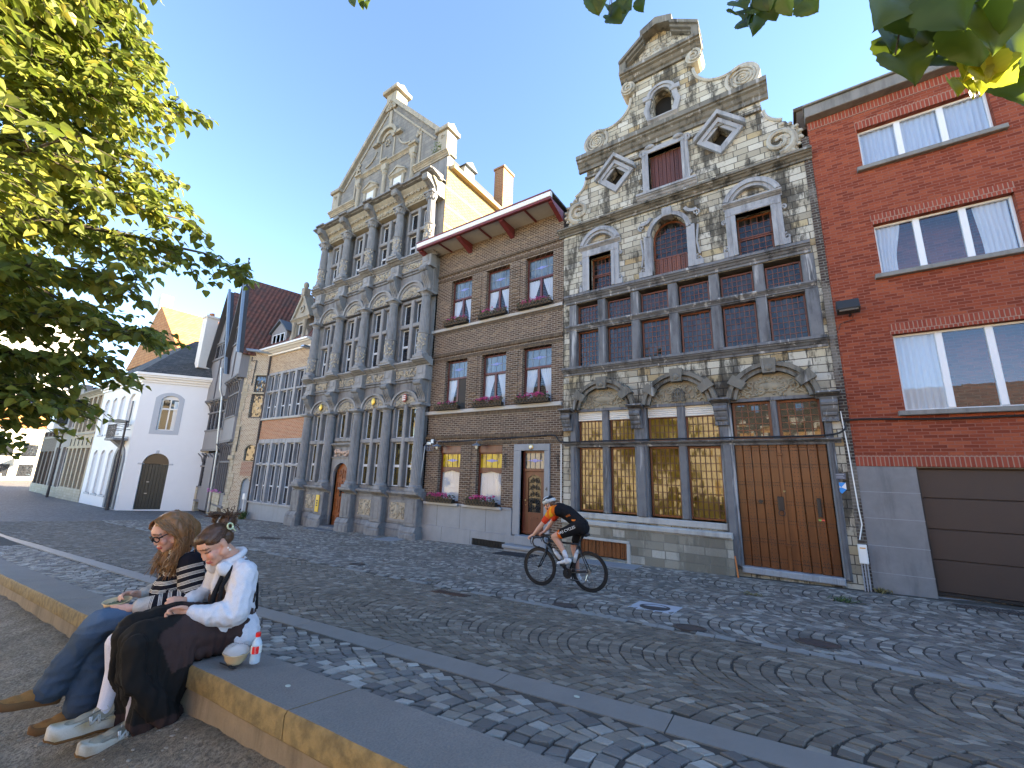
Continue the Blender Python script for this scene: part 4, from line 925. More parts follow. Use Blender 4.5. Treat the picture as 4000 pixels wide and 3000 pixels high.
# floodlight
mb = MB().tube([(1.3, Y0, 3.7), (1.3, Y0-.16, 3.72)], .02, 6); mb.v = mb.v; lb = MB()
rot = Matrix.Rotation(R(-24), 3, 'X')
def rbox(mb, c, hx, hy, hz, rot): 
    q = MB().bbox(-hx, hx, -hy, hy, -hz, hz, .012); return mb.add([Vector(c)+rot @ Vector(p) for p in q.v], q.f)
rbox(mb, (1.26, Y0-.26, 3.84), .2, .1, .13, rot); fl = build(mb, 'floodlight', mat('flood_black', (.03, .03, .03), .5, .1, 20, .1), red)
rbox(lb, (1.26, Y0-.352, 3.8), .17, .008, .1, rot); build(lb, 'lamp_glass', mat('flood_glass', (.12, .1, .08), .15, .3, 20, 0), fl)
build(MB().tube([(1.32, Y0-.15, 3.7), (1.35, Y0-.02, 3.6), (1.12, Y0-.02, 3.55), (1.07, Y0-.02, 3.4)], .007, 5), 'lamp_cable', IRON, fl)
# unseen house added next door to shade the street, kept low for sunlit leaves
nb = thing('shade_house', 'unseen low brick house added beyond the right edge to shade the street', 'house', (20, Y0, float(zf(14))))
build(MB().plate([rect(14.62, 27, -2.4, 5.9)]+[rect(x, x+1.2, z, z+1.7) for x in (15.6, 18.2, 20.8, 23.4) for z in (-.8, 2.8)], Y0, Y0+.3), 'wall', BBR, nb); build(MB().box(14.65, 27, Y0+.5, Y0+9, -2.4, 5.85), 'rear_block', DARKW, nb); build(MB().box(14.6, 27, Y0-.2, Y0+9, 5.9, 6.05), 'roof', mat('roof_felt', (.05, .05, .05)), nb)
# ------------------------------------------------------------------ tall grey renaissance house with columns
bz = float(zf(-16)); X0_, X1_ = -20.42, -11.72
GREY = mat('grey_limestone', (.25, .255, .26), .8, .35, 4, .45, stain=.6, stc=(.075, .075, .078))
GREYD = mat('grey_limestone_dark', (.2, .205, .21), .8, .35, 4, .45, stain=.7, stc=(.055, .055, .058))
RELM = mat('cream_relief', (.42, .38, .3), .85, .4, 9, .6, stain=.4, stc=(.1, .095, .08))
GABST = brickmat('gable_ashlar', (.2, .2, .195), (.28, .27, .25), (.13, .125, .12), .5, .2, .01, .4, .4, .85, stain=.5, stc=(.11, .11, .11))
GABT = mat('gable_trim', (.33, .3, .24), .85, .35, 4, .4, stain=.55, stc=(.12, .115, .11))
SASH = mat('sash_white', (.62, .68, .74), .45, .08, 8, .05)
LGL = glassmat('lattice_glass', (.014, .016, .02), 1.95, .03, 1.0, .09, .12, .035, (.03, .033, .04))
ren = thing('renaissance_house', 'tall grey stone house with stacked columns and steep pointed gable', 'house', (-16.05, Y0, bz))
CX = [-19.84, -17.87, -15.9, -13.93, -11.96]
def bays(ins=.2): return [(a+ins, b_-ins) for a, b_ in zip(CX, CX[1:])]
P = {0: .13, 1: .3, 2: .42}
FL = [(0, -.72, 2.55, 1.22, 2.62), (1, 4.4, 7.2, 6.02, 7.15), (2, 9.2, 11.7, 10.5, 11.6)]     # level, column foot, column top, transom, window head
mb = MB()
holes = []
for k, z0, z1, zt, zh in FL:
    for i, (a, b_) in enumerate(bays(.3)):
        if k == 0 and i == 1: holes.append(archloop(-17.4, -16.35, -2.45, -.15, .28)); holes.append(rect(a, b_, 1.25, zh)); continue
        holes.append(rect(a, b_, z0+.1, zh))
mb.plate([rect(X0_, X1_, bz-.3, 13.9)]+holes, Y0, Y0+.4)
build(mb, 'wall', GREYD, ren)
mb = MB()
zg = 13.9
mb.plate([[(-20.45, zg), (-11.75, zg), (-11.75, 15.2), (-12.15, 15.25), (-16.1, 19.35), (-20.05, 15.25), (-20.45, 15.2)], rect(-17.4, -16.75, 13.95, 14.35)], Y0+.0, Y0+.45) if 0 else mb.plate([[(-20.45, zg), (-11.75, zg), (-11.75, 15.2), (-12.15, 15.25), (-16.1, 19.35), (-20.05, 15.25), (-20.45, 15.2)]], Y0, Y0+.45)
build(mb, 'gable_wall', GABST, ren)
fb = brickmat('flank_brick', (.22, .12, .045), (.34, .2, .075), (.34, .26, .15), .22, .075, .013, .6, .4, extra=[(0, (.17, .09, .035)), (.5, (.27, .165, .06)), (1, (.36, .24, .1))])
mb = MB(); mb.box(-20.4, -11.7, Y0+.46, Y0+14, bz-.3, 13.42); mb.box(-11.74, -11.69, Y0+.02, Y0+.46, 8.5, 13.4); build(mb, 'side_wall', fb, ren)
lb = MB()
for z in (9.6, 10.5, 11.4, 12.3): lb.box(-11.7, -11.688, Y0+.02, Y0+13, z, z+.12)
build(lb, 'stone_string_course', mat('cream_band', (.38, .3, .17), .85, .2, 6, .3), ren)
rb = MB(); rb.plate([[(-20.5, 13.4), (-11.5, 13.4), (-11.55, 13.55), (-16.1, 19.25), (-20.65, 13.55)]], Y0+.45, Y0+14); build(rb, 'roof', brickmat('slate', (.06, .065, .07), (.12, .12, .115), (.03, .03, .03), .22, .12, .008, .5, .4), ren)
build(MB().bbox(-11.75, -11.45, Y0+.2, Y0+5, 13.35, 13.55, .02), 'gutter', mat('cream_band', (.38, .3, .17)), ren)
ch = MB().box(-12.2, -11.6, Y0+4.1, Y0+5.0, 13, 16.2).bbox(-12.26, -11.54, Y0+4.04, Y0+5.06, 16.2, 16.32, .02); build(ch, 'chimney', brickmat('chimney_brick', (.3, .12, .05), (.45, .2, .09), (.4, .33, .24), .22, .075, .012, .6), ren)
dm = MB().box(-13.2, -12.1, Y0+1.6, Y0+2.3, 13.6, 14.75); dmo = build(dm, 'roof_dormer', mat('dormer_board', (.5, .5, .48), .7, .15, 6, .1), ren)
build(MB().prof(-13.4, -11.95, [(Y0+1.5, 14.75), (Y0+2.4, 14.75), (Y0+1.95, 15.1)]), 'dormer_roof', mat('lead_sheet', (.08, .09, .1), .5, .2), dmo)
build(MB().box(-12.1, -12.08, Y0+1.75, Y0+2.15, 13.9, 14.6), 'dormer_shutter', mat('pale_shutter', (.6, .64, .66), .6), dmo)
build(MB().tube([(-11.66, Y0+1.9, 11.0), (-11.66, Y0+1.9, 11.6)], .025, 5).ell((-11.66, Y0+1.9, 11.3), (.02, .07, .07), 6, 4), 'wall_anchor', IRON, ren)
# gable: coping, pinnacles, top block and its flat architecture
gb = MB()
for s in (-1, 1):
    l = [(-16.1+s*3.95, 15.22), (-16.1+s*4.15, 15.32), (-16.1, 19.62), (-16.1, 19.32)]; gb.plate([l if s > 0 else l[::-1]], Y0-.16, Y0+.5)
    l = [(-16.1+s*3.5, 15.2), (-16.1+s*3.62, 15.2), (-16.1+s*.2, 18.75), (-16.1+s*.2, 18.6)]; gb.plate([l if s > 0 else l[::-1]], Y0-.06, Y0+.02)
build(gb, 'gable_coping', GABT, ren)
for s in (-1, 1):
    gb = MB(); x = -16.1+s*4.1; gb.bbox(x-.3, x+.3, Y0-.14, Y0+.5, 14.2, 15.25, .02).bbox(x-.42, x+.42, Y0-.26, Y0+.6, 15.25, 15.45, .03)
    gb.prof(x-.36, x+.36, [(Y0-.2, 15.45), (Y0+.55, 15.45), (Y0+.18, 15.75)]); gb.spiral(x, 14.95, Y0-.15, .12, 1.2, .03, 1, 0); gb.bbox(x-.34, x+.34, Y0-.2, Y0+.5, 14.1, 14.22, .02); build(gb, 'pinnacle', GABT, ren)
gb = MB(); gb.bbox(-16.5, -15.7, Y0-.12, Y0+.6, 18.75, 19.8, .02).bbox(-16.68, -15.52, Y0-.3, Y0+.75, 19.8, 20.0, .03); gb.prof(-16.6, -15.6, [(Y0-.22, 20), (Y0+.67, 20), (Y0+.22, 20.3)])
for k in range(12): gb.ell((-16.1+random.Random(k).uniform(-.16, .16), Y0-.13, 18.8+k*.07), (.07, .05, .06), 6, 4)
build(gb, 'gable_finial', GABT, ren)
gt = MB()
cornice(-20.7, -18.35, 13.92, 14.2, .22, mb=gt); cornice(-13.85, -11.6, 13.92, 14.2, .22, mb=gt); cornice(-18.4, -13.8, 15.35, 15.55, .16, mb=gt)
for x in (-18.2, -16.1, -14.0):
    gt.lathe(x, Y0-.03, [(.17, 13.0), (.17, 13.2), (.13, 13.25), (.12, 14.75), (.17, 14.85), (.17, 15.0)], 10); gt.bbox(x-.2, x+.2, Y0-.18, Y0+.02, 15.0, 15.36, .02); gt.bbox(x-.26, x+.26, Y0-.24, Y0+.02, 15.52, 15.64, .02)
for x in (-17.15, -15.05):
    for s in (-1, 1): gt.bbox(x+s*.42-.09, x+s*.42+.09, Y0-.1, Y0+.02, 13.0, 14.25, .015)
    cornice(x-.6, x+.6, 14.25, 14.42, .14, mb=gt); gt.plate([[(x-.55, 14.44), (x+.55, 14.44), (x, 14.78)]], Y0-.1, Y0+.02); gt.plate([[(x-.62, 14.46), (x-.62, 14.42), (x, 14.72), (x+.62, 14.42), (x+.62, 14.46), (x, 14.86)]][0:1], Y0-.15, Y0+.0)
for s in (-1, 1):
    l = [(-16.1+s*2.0, 15.6), (-16.1+s*2.06, 14.3)]; gt.bbox(-16.1+s*2.5-.06, -16.1+s*2.5+.06, Y0-.05, Y0+.02, 14.25, 16.2, .01)
    gt.ring(-16.1+s*1.75, 16.9, .9, .98, R(200 if s > 0 else 270), R(270 if s > 0 else 340), Y0-.06, Y0+.02, 12)
    for k in range(10): gt.ell((-16.1+s*2.35+random.Random(k+50).uniform(-.12, .12), Y0-.05, 16.2+random.Random(k+80).uniform(-.25, .25)), (.07, .05, .08), 6, 4)
    gt.bbox(-16.1+s*.9-.2, -16.1+s*.9+.2, Y0-.2, Y0+.02, 16.85, 17.0, .02); gt.bbox(-16.1+s*.5-.05, -16.1+s*.5+.05, Y0-.05, Y0+.02, 15.6, 16.85, .01)
gt.ring(-16.1, 16.9, .6, .78, 0, PI, Y0-.2, Y0+.02, 16); gt.ring(-16.1, 16.95, .3, .5, 0, PI, Y0-.07, Y0+.02, 12)
for k in range(7): gt.ell((-16.1+.16*math.cos(k), Y0-.06, 16.7+.16*math.sin(k)), (.06, .05, .06), 6, 4)
gt.bbox(-16.22, -15.98, Y0-.06, Y0+.02, 17.7, 18.7, .01)
build(gt, 'gable_ornament', GABT, ren)
for x in (-17.15, -15.05): build(MB().bbox(x-.33, x+.33, Y0-.03, Y0+.01, 13.0, 14.25, .01), 'gable_shutter', mat('pale_shutter', (.6, .64, .66)), ren)
# storeys
def fluted(x, y, z0, z1, r, fl=True, n=20):
    mb = MB(); pr = []; vs_ = []; zz = [z0, z0+.02, z1]; N = n*2
    for z, k in ((z0, 1.0), (z0+(z1-z0)*.33, 1.0), (z1, .84)):
        for j in range(N): rr = r*k*(1 if j % 2 or not fl else .9); a = 2*PI*j/N; vs_.append((x+rr*math.cos(a), y+rr*math.sin(a), z))
    return mb.add(vs_, [(i*N+j, i*N+(j+1) % N, (i+1)*N+(j+1) % N, (i+1)*N+j) for i in range(2) for j in range(N)])
def crossw(a, b_, z0, z1, zt, y, gl, k, i):
    """stone cross window: mullion and transom (stone), four lights with pale sashes"""
    xm = (a+b_)/2; st = MB().bbox(xm-.1, xm+.1, y-.1, y+.25, z0, z1, .03).bbox(a, b_, y-.08, y+.25, zt-.09, zt+.09, .03); st.bbox(a-.02, a+.1, y-.04, y+.25, z0, z1, .02).bbox(b_-.1, b_+.02, y-.04, y+.25, z0, z1, .02).bbox(a, b_, y-.04, y+.25, z1-.08, z1+.06, .02)
    o = build(st, 'stone_cross', GREY, ren)
    for (p, q) in ((a+.1, xm-.1), (xm+.1, b_-.1)):
        for (c, d) in ((z0, zt-.09), (zt+.09, z1-.08)):
            f = frame(MB(), p, q, c, d, y+.12, .045); lower = c == z0
            if lower: h = c+(d-c)*.46; f.bbox(p+.04, q-.04, y+.115, y+.17, h-.05, h+.05, .01)
            fo = build(f, 'window', SASH, ren); build(MB().box(p+.045, q-.045, y+.15, y+.154, c+.045, d-.045), 'pane', gl, fo)
            build(leadgrid(MB(), p+.045, q-.045, c+.045, d-.045, y+.144, 4, max(4, int((d-c)/.2)), .006), 'glazing_bars', LEAD, fo)
RGOLD = glassmat('green_gold_glass', (.05, .045, .012), 1.9, .04, 1.0, .1, .16, .05, (.13, .1, .02))
for k, z0, z1, zt, zh in FL:
    p = P[k]; yy = Y0-p; gl = LGL if k else RGOLD
    for i, (a, b_) in enumerate(bays(.22)):
        if k == 0 and i == 1:
            crossw(a, b_, 1.3, zh, 1.32, Y0-.02, gl, k, i); continue
        crossw(a, b_, z0+.12, zh, zt, Y0-p*.45, gl, k, i)
    for x in CX:
        r = .2 if k < 2 else .18; mb = MB(); y = yy-.1
        mb.bbox(x-.27, x+.27, y-.27, y+.3, z0-.02, z0+.1, .02); mb.lathe(x, y, [(.26, z0+.1), (.27, z0+.16), (.22, z0+.22), (.23, z0+.28)], 16)
        if k == 0: s0 = z0+.28
        else:
            s0 = z0+1.05; mb.lathe(x, y, [(r+.015, z0+.28), (r+.02, s0-.06), (r+.05, s0-.04), (r+.05, s0)], 16)
        q = fluted(x, y, s0, z1-.2, r); mb.add(q.v, q.f)
        if k < 2: mb.lathe(x, y, [(r*.85, z1-.2), (r*.95, z1-.17), (r*.9, z1-.12), (.27, z1-.03)], 16); mb.bbox(x-.28, x+.28, y-.28, y+.3, z1-.04, z1+.06, .015)
        else:
            mb.lathe(x, y, [(r*.85, z1-.32), (.19, z1-.2), (.26, z1-.03)], 14); mb.bbox(x-.27, x+.27, y-.27, y+.3, z1-.04, z1+.05, .015)
            for s in (-1, 1): mb.spiral(x+s*.19, z1-.1, y-.2, .08, 1.2, .025, s, PI/2, seg=10)
            for j in range(7): mb.ell((x+.2*math.cos(PI+PI*j/6), y+.2*math.sin(PI+PI*j/6), z1-.25), (.04, .04, .07), 5, 4)
        parts = [(mb, GREY)]
        if k:
            rg = random.Random(int(x*10)+k); rl = MB()
            for j in range(46): a = rg.uniform(PI*.95, PI*2.05); rl.ell((x+(r+.02)*math.cos(a), y+(r+.02)*math.sin(a), rg.uniform(z0+.32, s0-.1)), (rg.uniform(.025, .06), .03, rg.uniform(.03, .06)), 6, 4)
            parts.append((rl, RELM))
        buildm(parts, 'column', ren, auto=None)
# entablatures over ground and first floor: arches with reliefs, brackets, frieze, cornice
for lv, zc, za, zf0, zf1, zcn, p in ((0, 2.6, 3.22, 3.55, 4.12, 4.38, .2), (1, 7.26, 7.95, 8.3, 8.85, 9.12, .36)):
    y = Y0-p
    mb = MB(); mb.bbox(X0_, X1_, y+.06, Y0+.1, zc-.02, zf0, .01); mb.bbox(X0_, X1_, y+.0, Y0+.1, zf0, zf0+.1, .02); mb.bbox(X0_, X1_, y-.06, Y0+.1, zf0+.1, zf0+.18, .02)
    build(mb, 'entablature', GREYD, ren)
    mb = MB(); mb.bbox(X0_, X1_, y+.02, Y0+.1, zf0+.18, zf1, .01); cornice(X0_-.1, X1_+.1, zf1, zcn, .3, y0=y+.05, mb=mb)
    for x in CX: cornice(x-.36, x+.36, zf1+.002, zcn+.01, .5, y0=y+.05, mb=mb); mb.bbox(x-.26, x+.26, y-.2, y+.1, zf0, zf1, .02); mb.bbox(x-.14, x+.14, y-.225, y, zf0+.22, zf1-.1, .03); mb.bbox(x-.32, x+.32, y-.26, y+.1, zf0-.02, zf0+.12, .02)
    build(mb, 'cornice', GREY, ren)
    for i, (a, b_) in enumerate(zip(CX, CX[1:])):
        xm = (a+b_)/2; hw_ = (b_-a)/2-.28; am = MB()
        for (r0, r1, pp) in ((hw_-.1, hw_+.02, .04), (hw_+.02, hw_+.12, .12)): am.ring(xm, zc, r0, r1, 0, PI, y+.06-pp, y+.1, 20, (za-zc)/(hw_+.1))
        build(am, 'arch', GREY, ren)
        rl = cartouche(xm, zc+.22, hw_*1.75, .42, y+.05, 60+i+lv*9, False, dens=1.6); build(rl, 'arch_relief', RELM, ren)
        fr = MB(); rg = random.Random(i+70*lv)
        for k in range(46):
            fr.ell((rg.uniform(a+.3, b_-.3), y, rg.uniform(zf0+.24, zf1-.05)), (rg.uniform(.03, .09), .035, rg.uniform(.02, .06)), 6, 4, Matrix.Rotation(rg.uniform(0, 3), 3, 'Y'))
        for k in range(3): fr.spiral(a+.45+k*(b_-a-.9)/2, (zf0+zf1)/2+.05, y, .13, 1.4, .03, 1 if k % 2 else -1, k, seg=10)
        build(fr, 'frieze_relief', RELM, ren)
        if lv == 0 and i in (0, 2, 3):
            sh = MB().ell((xm, y-.03, zc+.3), (.13, .05, .17), 12, 6); build(sh, 'heraldic_shield', mat('gilt', (.6, .4, .08), .4, .3, 12, .2, .6) if i != 3 else mat('shield_red', (.35, .08, .06), .6), ren)
            if i == 3: 
                q = MB(); 
                for j in range(3): q.box(xm-.1, xm+.1, y-.085, y-.075, zc+.2+j*.08, zc+.235+j*.08)
                build(q, 'shield_bars', mat('white_paint', (.76, .75, .72)), ren)
    for x in CX:
        bm = MB(); zb_, zt_ = zc+.08, zf0
        pr = [(y+.1, zb_), (y-.02, zb_)]+[(y-.06-.3*t**1.2+.05*math.sin(8*t), zb_+(zt_-zb_)*t) for t in np.linspace(.05, 1, 9)]+[(y+.1, zt_)]
        bm.prof(x-.19, x+.19, pr); bm.tube([(x-.2, y-.3, zt_-.14), (x+.2, y-.3, zt_-.14)], .1, 10)
        for s in (-.1, 0, .1): bm.tube([(x+s, y-.06-.3*t**1.2-.0+.05*math.sin(8*t), zb_+(zt_-zb_)*t) for t in np.linspace(.1, .8, 7)], .025, 5)
        build(bm, 'bracket', GREYD, ren)
# top frieze with rosettes on a cove, big brackets and cornice
y = Y0-.42; mb = MB(); mb.prof(X0_, X1_, [(Y0, 11.7), (y-.02, 11.75), (y-.06, 12.05), (y-.34, 12.42), (Y0, 12.42)]); build(mb, 'cove', mat('cove_stone', (.3, .27, .2), .85, .3, 6, .3, stain=.4, stc=(.09, .08, .07)), ren)
mb = MB(); cornice(X0_-.15, X1_+.12, 12.4, 12.66, .62, y0=y+.1, mb=mb)
for x in CX: cornice(x-.32, x+.32, 12.41, 12.675, .72, y0=y+.1, mb=mb)
mb.box(X0_, X1_, Y0-.3, Y0+.2, 12.6, 12.64); build(mb, 'top_cornice', GREYD, ren)
for i, (a, b_) in enumerate(zip(CX, CX[1:])):
    rm = MB(); n = 7
    for j in range(n):
        x = a+.32+(b_-a-.64)*j/(n-1)
        for (z, yy, r) in ((11.92, y-.07, .1), (12.22, y-.2, .085)):
            if j % 2 == 0: rm.tube([(x+r*math.cos(q), yy, z+r*math.sin(q)) for q in np.linspace(0, 2*PI, 11)[:-1]], .025, 5, True); rm.ell((x, yy, z), (.045, .04, .045), 7, 4)
            else:
                for dx, dz_ in ((-.05, 0), (.05, 0), (0, .06), (0, -.06)): rm.ell((x+dx, yy, z+dz_), (.035, .03, .045), 5, 3)
    build(rm, 'rosette_frieze', RELM, ren)
for x in CX:
    bm = MB(); pr = [(Y0, 11.72), (y-.1, 11.72)]
    for t in np.linspace(0, 1, 12): pr.append((y-.13-.5*t**1.6+.09*math.sin(6.3*t), 11.74+.68*t))
    pr.append((Y0, 12.42)); bm.prof(x-.16, x+.16, pr); bm.tube([(x-.17, y-.5, 12.28), (x+.17, y-.5, 12.28)], .11, 10); bm.tube([(x-.17, y-.14, 11.85), (x+.17, y-.14, 11.85)], .08, 10)
    for s in (-.1, 0, .1): bm.tube([(x+s, y-.14-.5*t**1.6+.09*math.sin(6.3*t), 11.74+.68*t) for t in np.linspace(.1, .85, 8)], .022, 5)
    build(bm, 'top_bracket', GREYD, ren)
# plinth with pedestals, panels, door
y = Y0-.13
def plinthseg(x0, x1, panel, name='plinth'):
    mb = MB(); mb.bbox(x0, x1, y-.05, Y0+.1, bz-.3, -2.15, .04); mb.prof(x0, x1, [(Y0, -2.15), (y-.05, -2.15), (y+.02, -1.98), (Y0, -1.98)]); mb.bbox(x0, x1, y+.03, Y0+.1, -1.98, -1.0, .02); cornice(x0, x1, -1.02, -.76, .2, y0=y+.05, mb=mb)
    build(mb, name, GREYD, ren)
    if panel:
        fm = MB(); fm.plate([rect(x0+.18, x1-.18, -1.88, -1.1), rect(x0+.26, x1-.26, -1.8, -1.18)], y-.01, y+.05); build(fm, 'panel_frame', GREY, ren)
        rl = MB().box(x0+.24, x1-.24, y+.01, y+.04, -1.82, -1.16); rg = random.Random(int(x0*7))
        for k in range(70): rl.ell((rg.uniform(x0+.3, x1-.3), y, rg.uniform(-1.76, -1.22)), (rg.uniform(.03, .08), .04, rg.uniform(.03, .06)), 6, 4, Matrix.Rotation(rg.uniform(0, 3), 3, 'Y'))
        rl.ell(((x0+x1)/2, y-.01, -1.48), (.13, .07, .2), 10, 6)
        build(rl, 'plinth_relief', RELM, ren)
pl = [(CX[0]+.3, CX[1]-.3), (CX[2]+.3, CX[3]-.3), (CX[3]+.3, CX[4]-.3)]
for x0, x1 in pl: plinthseg(x0, x1, True)
for i, x in enumerate(CX):
    mb = MB(); h = .34; mb.bbox(x-h-.1, x+h+.1, y-.42, Y0+.1, bz-.3, -2.15, .08); mb.prof(x-h-.06, x+h+.06, [(Y0, -2.15), (y-.4, -2.15), (y-.3, -1.98), (Y0, -1.98)]); mb.bbox(x-h+.02, x+h-.02, y-.26, Y0, -1.98, -1.0, .03); mb.bbox(x-h+.14, x+h-.14, y-.275, y-.2, -1.86, -1.12, .02); cornice(x-h-.08, x+h+.08, -1.03, -.74, .45, y0=y+.05, mb=mb)
    build(mb, 'pedestal', mat('pedestal_stone', (.22, .22, .22), .85, .45, 5, .8, stain=.7, stc=(.08, .08, .08)), ren)
dm = MB(); dm.plate([rect(-17.62, -16.14, -2.5, .5), archloop(-17.4, -16.35, -2.45, -.15, .28)], Y0-.1, Y0+.12); cornice(-17.7, -16.06, .95, 1.15, .22, mb=dm); cornice(-17.66, -16.1, .42, .55, .16, mb=dm); dm.bbox(-17.6, -16.16, Y0-.06, Y0+.1, .55, .95, .02)
build(dm, 'door_surround', GREY, ren)
rl = MB(); rg = random.Random(5)
for k in range(26): rl.ell((rg.uniform(-17.4, -16.35), Y0-.1, .75+rg.gauss(0, .07)), (rg.uniform(.06, .14), .06, .06), 7, 4)
build(rl, 'door_relief', mat('pink_relief', (.5, .36, .28), .8, .3, 8, .4), ren)
DOORW = mat('carved_oak', (.24, .075, .022), .5, .35, 14, .4)
d = MB(); d.plate([archloop(-17.4, -16.35, -2.4, -.15, .28)], Y0+.08, Y0+.14)
for cx in (-17.13, -16.62):
    for z0, z1 in ((-2.3, -1.95), (-1.85, -1.25), (-1.15, -.5), (-.42, .0)):
        d.plate([rect(cx-.2, cx+.2, z0, z1), rect(cx-.15, cx+.15, z0+.05, z1-.05)], Y0+.05, Y0+.1); d.ell((cx, Y0+.08, (z0+z1)/2), (.09, .05, (z1-z0)*.3), 8, 5)
        for k in range(4): d.ell((cx+.08*math.cos(k*PI/2), Y0+.07, (z0+z1)/2+(z1-z0)*.25*math.sin(k*PI/2)), (.05, .03, .05), 6, 4)
do = build(d, 'front_door', DOORW, ren); build(MB().ell((-16.9, Y0+.02, -.95), .06, 8, 6).tube([(-16.9, Y0+.03, -1.0+.0), (-16.95, Y0, -1.1), (-16.9, Y0+.02, -1.17), (-16.85, Y0, -1.1), (-16.9, Y0+.03, -1.0)], .018, 5), 'door_knocker', IRON, do)
build(MB().box(-16.52, -16.44, Y0+.045, Y0+.06, -1.62, -1.56), 'letter_slot', mat('white_paint', (.76, .75, .72)), do)
build(MB().bbox(-17.6, -16.2, Y0-.5, Y0+.1, bz-.2, -2.4, .02).bbox(-17.85, -16.25, Y0-.95, Y0-.45, bz-.3, bz+.02, .02), 'doorstep', BLUE, ren)
# yellow enamel plate on the pedestal
sg = MB().bbox(-.13, .13, -.012, .012, -.36, .36, .004); t = thing('enamel_sign', 'narrow yellow upright sign fixed to grey pedestal beside carved wooden door', 'sign', (-17.87, y-.295, -1.5)); build(sg, 'plate', mat('yellow_enamel', (.62, .4, .02), .35, .06, 10, 0), t, world=False)
for k in range(3): build(MB().box(-.05, .05, -.02, -.01, -.12+k*.1, -.06+k*.1), 'printed_mark', mat('print_dark', (.04, .03, .02), .5), t, world=False)
text3('OPEN', 0, 0, 0, .075, mat('print_dark', (.04, .03, .02)), 'printed_line', t, org=(0, -.014, .25)) if 0 else None
# little fern growing on the gable ledge
rg = random.Random(3); fb_ = MB()
for k in range(60):
    c = Vector((-12.35+rg.gauss(0, .16), Y0-.14, 14.25+abs(rg.gauss(.12, .22)))); a = rg.uniform(0, 6); r = rg.uniform(.05, .11)
    fb_.add([c+Vector((r*math.cos(a), rg.uniform(-.06, 0), r*math.sin(a))), c+Vector((.03*math.cos(a+1.5), -.03, .03*math.sin(a+1.5))), c, c+Vector((.03*math.cos(a-1.5), 0, .03*math.sin(a-1.5)))], [(0, 1, 2, 3)])
own(fb_, 'wall_fern', mat('fern_green', (.09, .13, .03), .6, .3), 'small green plant growing from the ledge of the pointed grey gable', 'plant')
# ------------------------------------------------------------------ low brick house with stone window bands and two dormers
bz = float(zf(-23))
ORB = brickmat('orange_brick', (.36, .13, .06), (.48, .2, .1), (.45, .36, .26), .22, .07, .012, .6, .35)
CRB = brickmat('cream_brick', (.3, .19, .11), (.5, .36, .22), (.5, .43, .33), .22, .07, .013, .7, .4, extra=[(0, (.3, .17, .1)), (.5, (.46, .31, .19)), (1, (.56, .42, .27))])
TILE = None
def tilemat():
    m, nt, b = newmat('pantile'); co = objco(nt); s = nd(nt, 'SeparateXYZ', {0: co})
    u = mth(nt, 'ADD', s.outputs[1], 0); w_ = s.outputs[2]
    wx = mth(nt, 'SINE', mth(nt, 'MULTIPLY', mth(nt, 'ADD', s.outputs[0], s.outputs[1]), 2*PI/.24)); fz = mth(nt, 'FRACT', mth(nt, 'DIVIDE', w_, .26))
    n = noise_(nt, co, 2, 5); n2 = noise_(nt, mapv(nt, co, (4.2, 4.2, 3.9)), 1.0, 1)
    c = mix(nt, n2, (.1, .032, .022), (.26, .09, .055)); c = mix(nt, mth(nt, 'MULTIPLY', ramp(nt, n, [(.4, g3(0)), (.7, g3(1))]), .7), c, (.06, .05, .04))
    c = mix(nt, ramp(nt, fz, [(.0, g3(.8)), (.14, g3(0))]), c, (.025, .015, .012))
    lnk(nt, b.inputs['Base Color'], c); b.inputs['Roughness'].default_value = .8
    bump(nt, b, mth(nt, 'ADD', mth(nt, 'MULTIPLY', wx, .5), mth(nt, 'MULTIPLY', fz, -.8)), 1.0, .06); return m
TILE = tilemat()
DWL = glassmat('dormer_leaded', (.02, .023, .03), 1.9, .04, 1.0, .1, .12, .03, (.05, .055, .07))
dor = thing('dormer_house', 'low brick house with banded stone windows, white cornice and stone roof dormer', 'house', (-22.7, Y0, bz))
xa, xb = -24.95, -20.42
mb = MB(); mb.plate([rect(xa, xb, 1.5, 2.56)], Y0, Y0+.3); build(mb, 'brick_band', ORB, dor)
mb = MB(); mb.plate([rect(xa, xb, 5.25, 6.5)], Y0, Y0+.3); build(mb, 'upper_wall', CRB, dor)
build(MB().box(xa, xb, Y0+.5, Y0+8, bz-.3, 6.6), 'rear_block', DARKW, dor)
build(MB().bbox(xa-.05, xb, Y0-.03, Y0+.3, bz-.3, -1.9, .01), 'stone_base', BASE, dor)
build(MB().bbox(xa-.06, xb, Y0-.1, Y0+.3, -1.9, -1.8, .015), 'window_ledge', BLUEL, dor); build(MB().bbox(xa, xb, Y0-.02, Y0+.3, 1.28, 1.5, .02), 'stone_band', BLUEL, dor)
build(MB().bbox(xa-.02, xb, Y0-.1, Y0+.3, 2.56, 2.68, .015), 'window_ledge', mat('pale_sill', (.4, .4, .38)), dor)
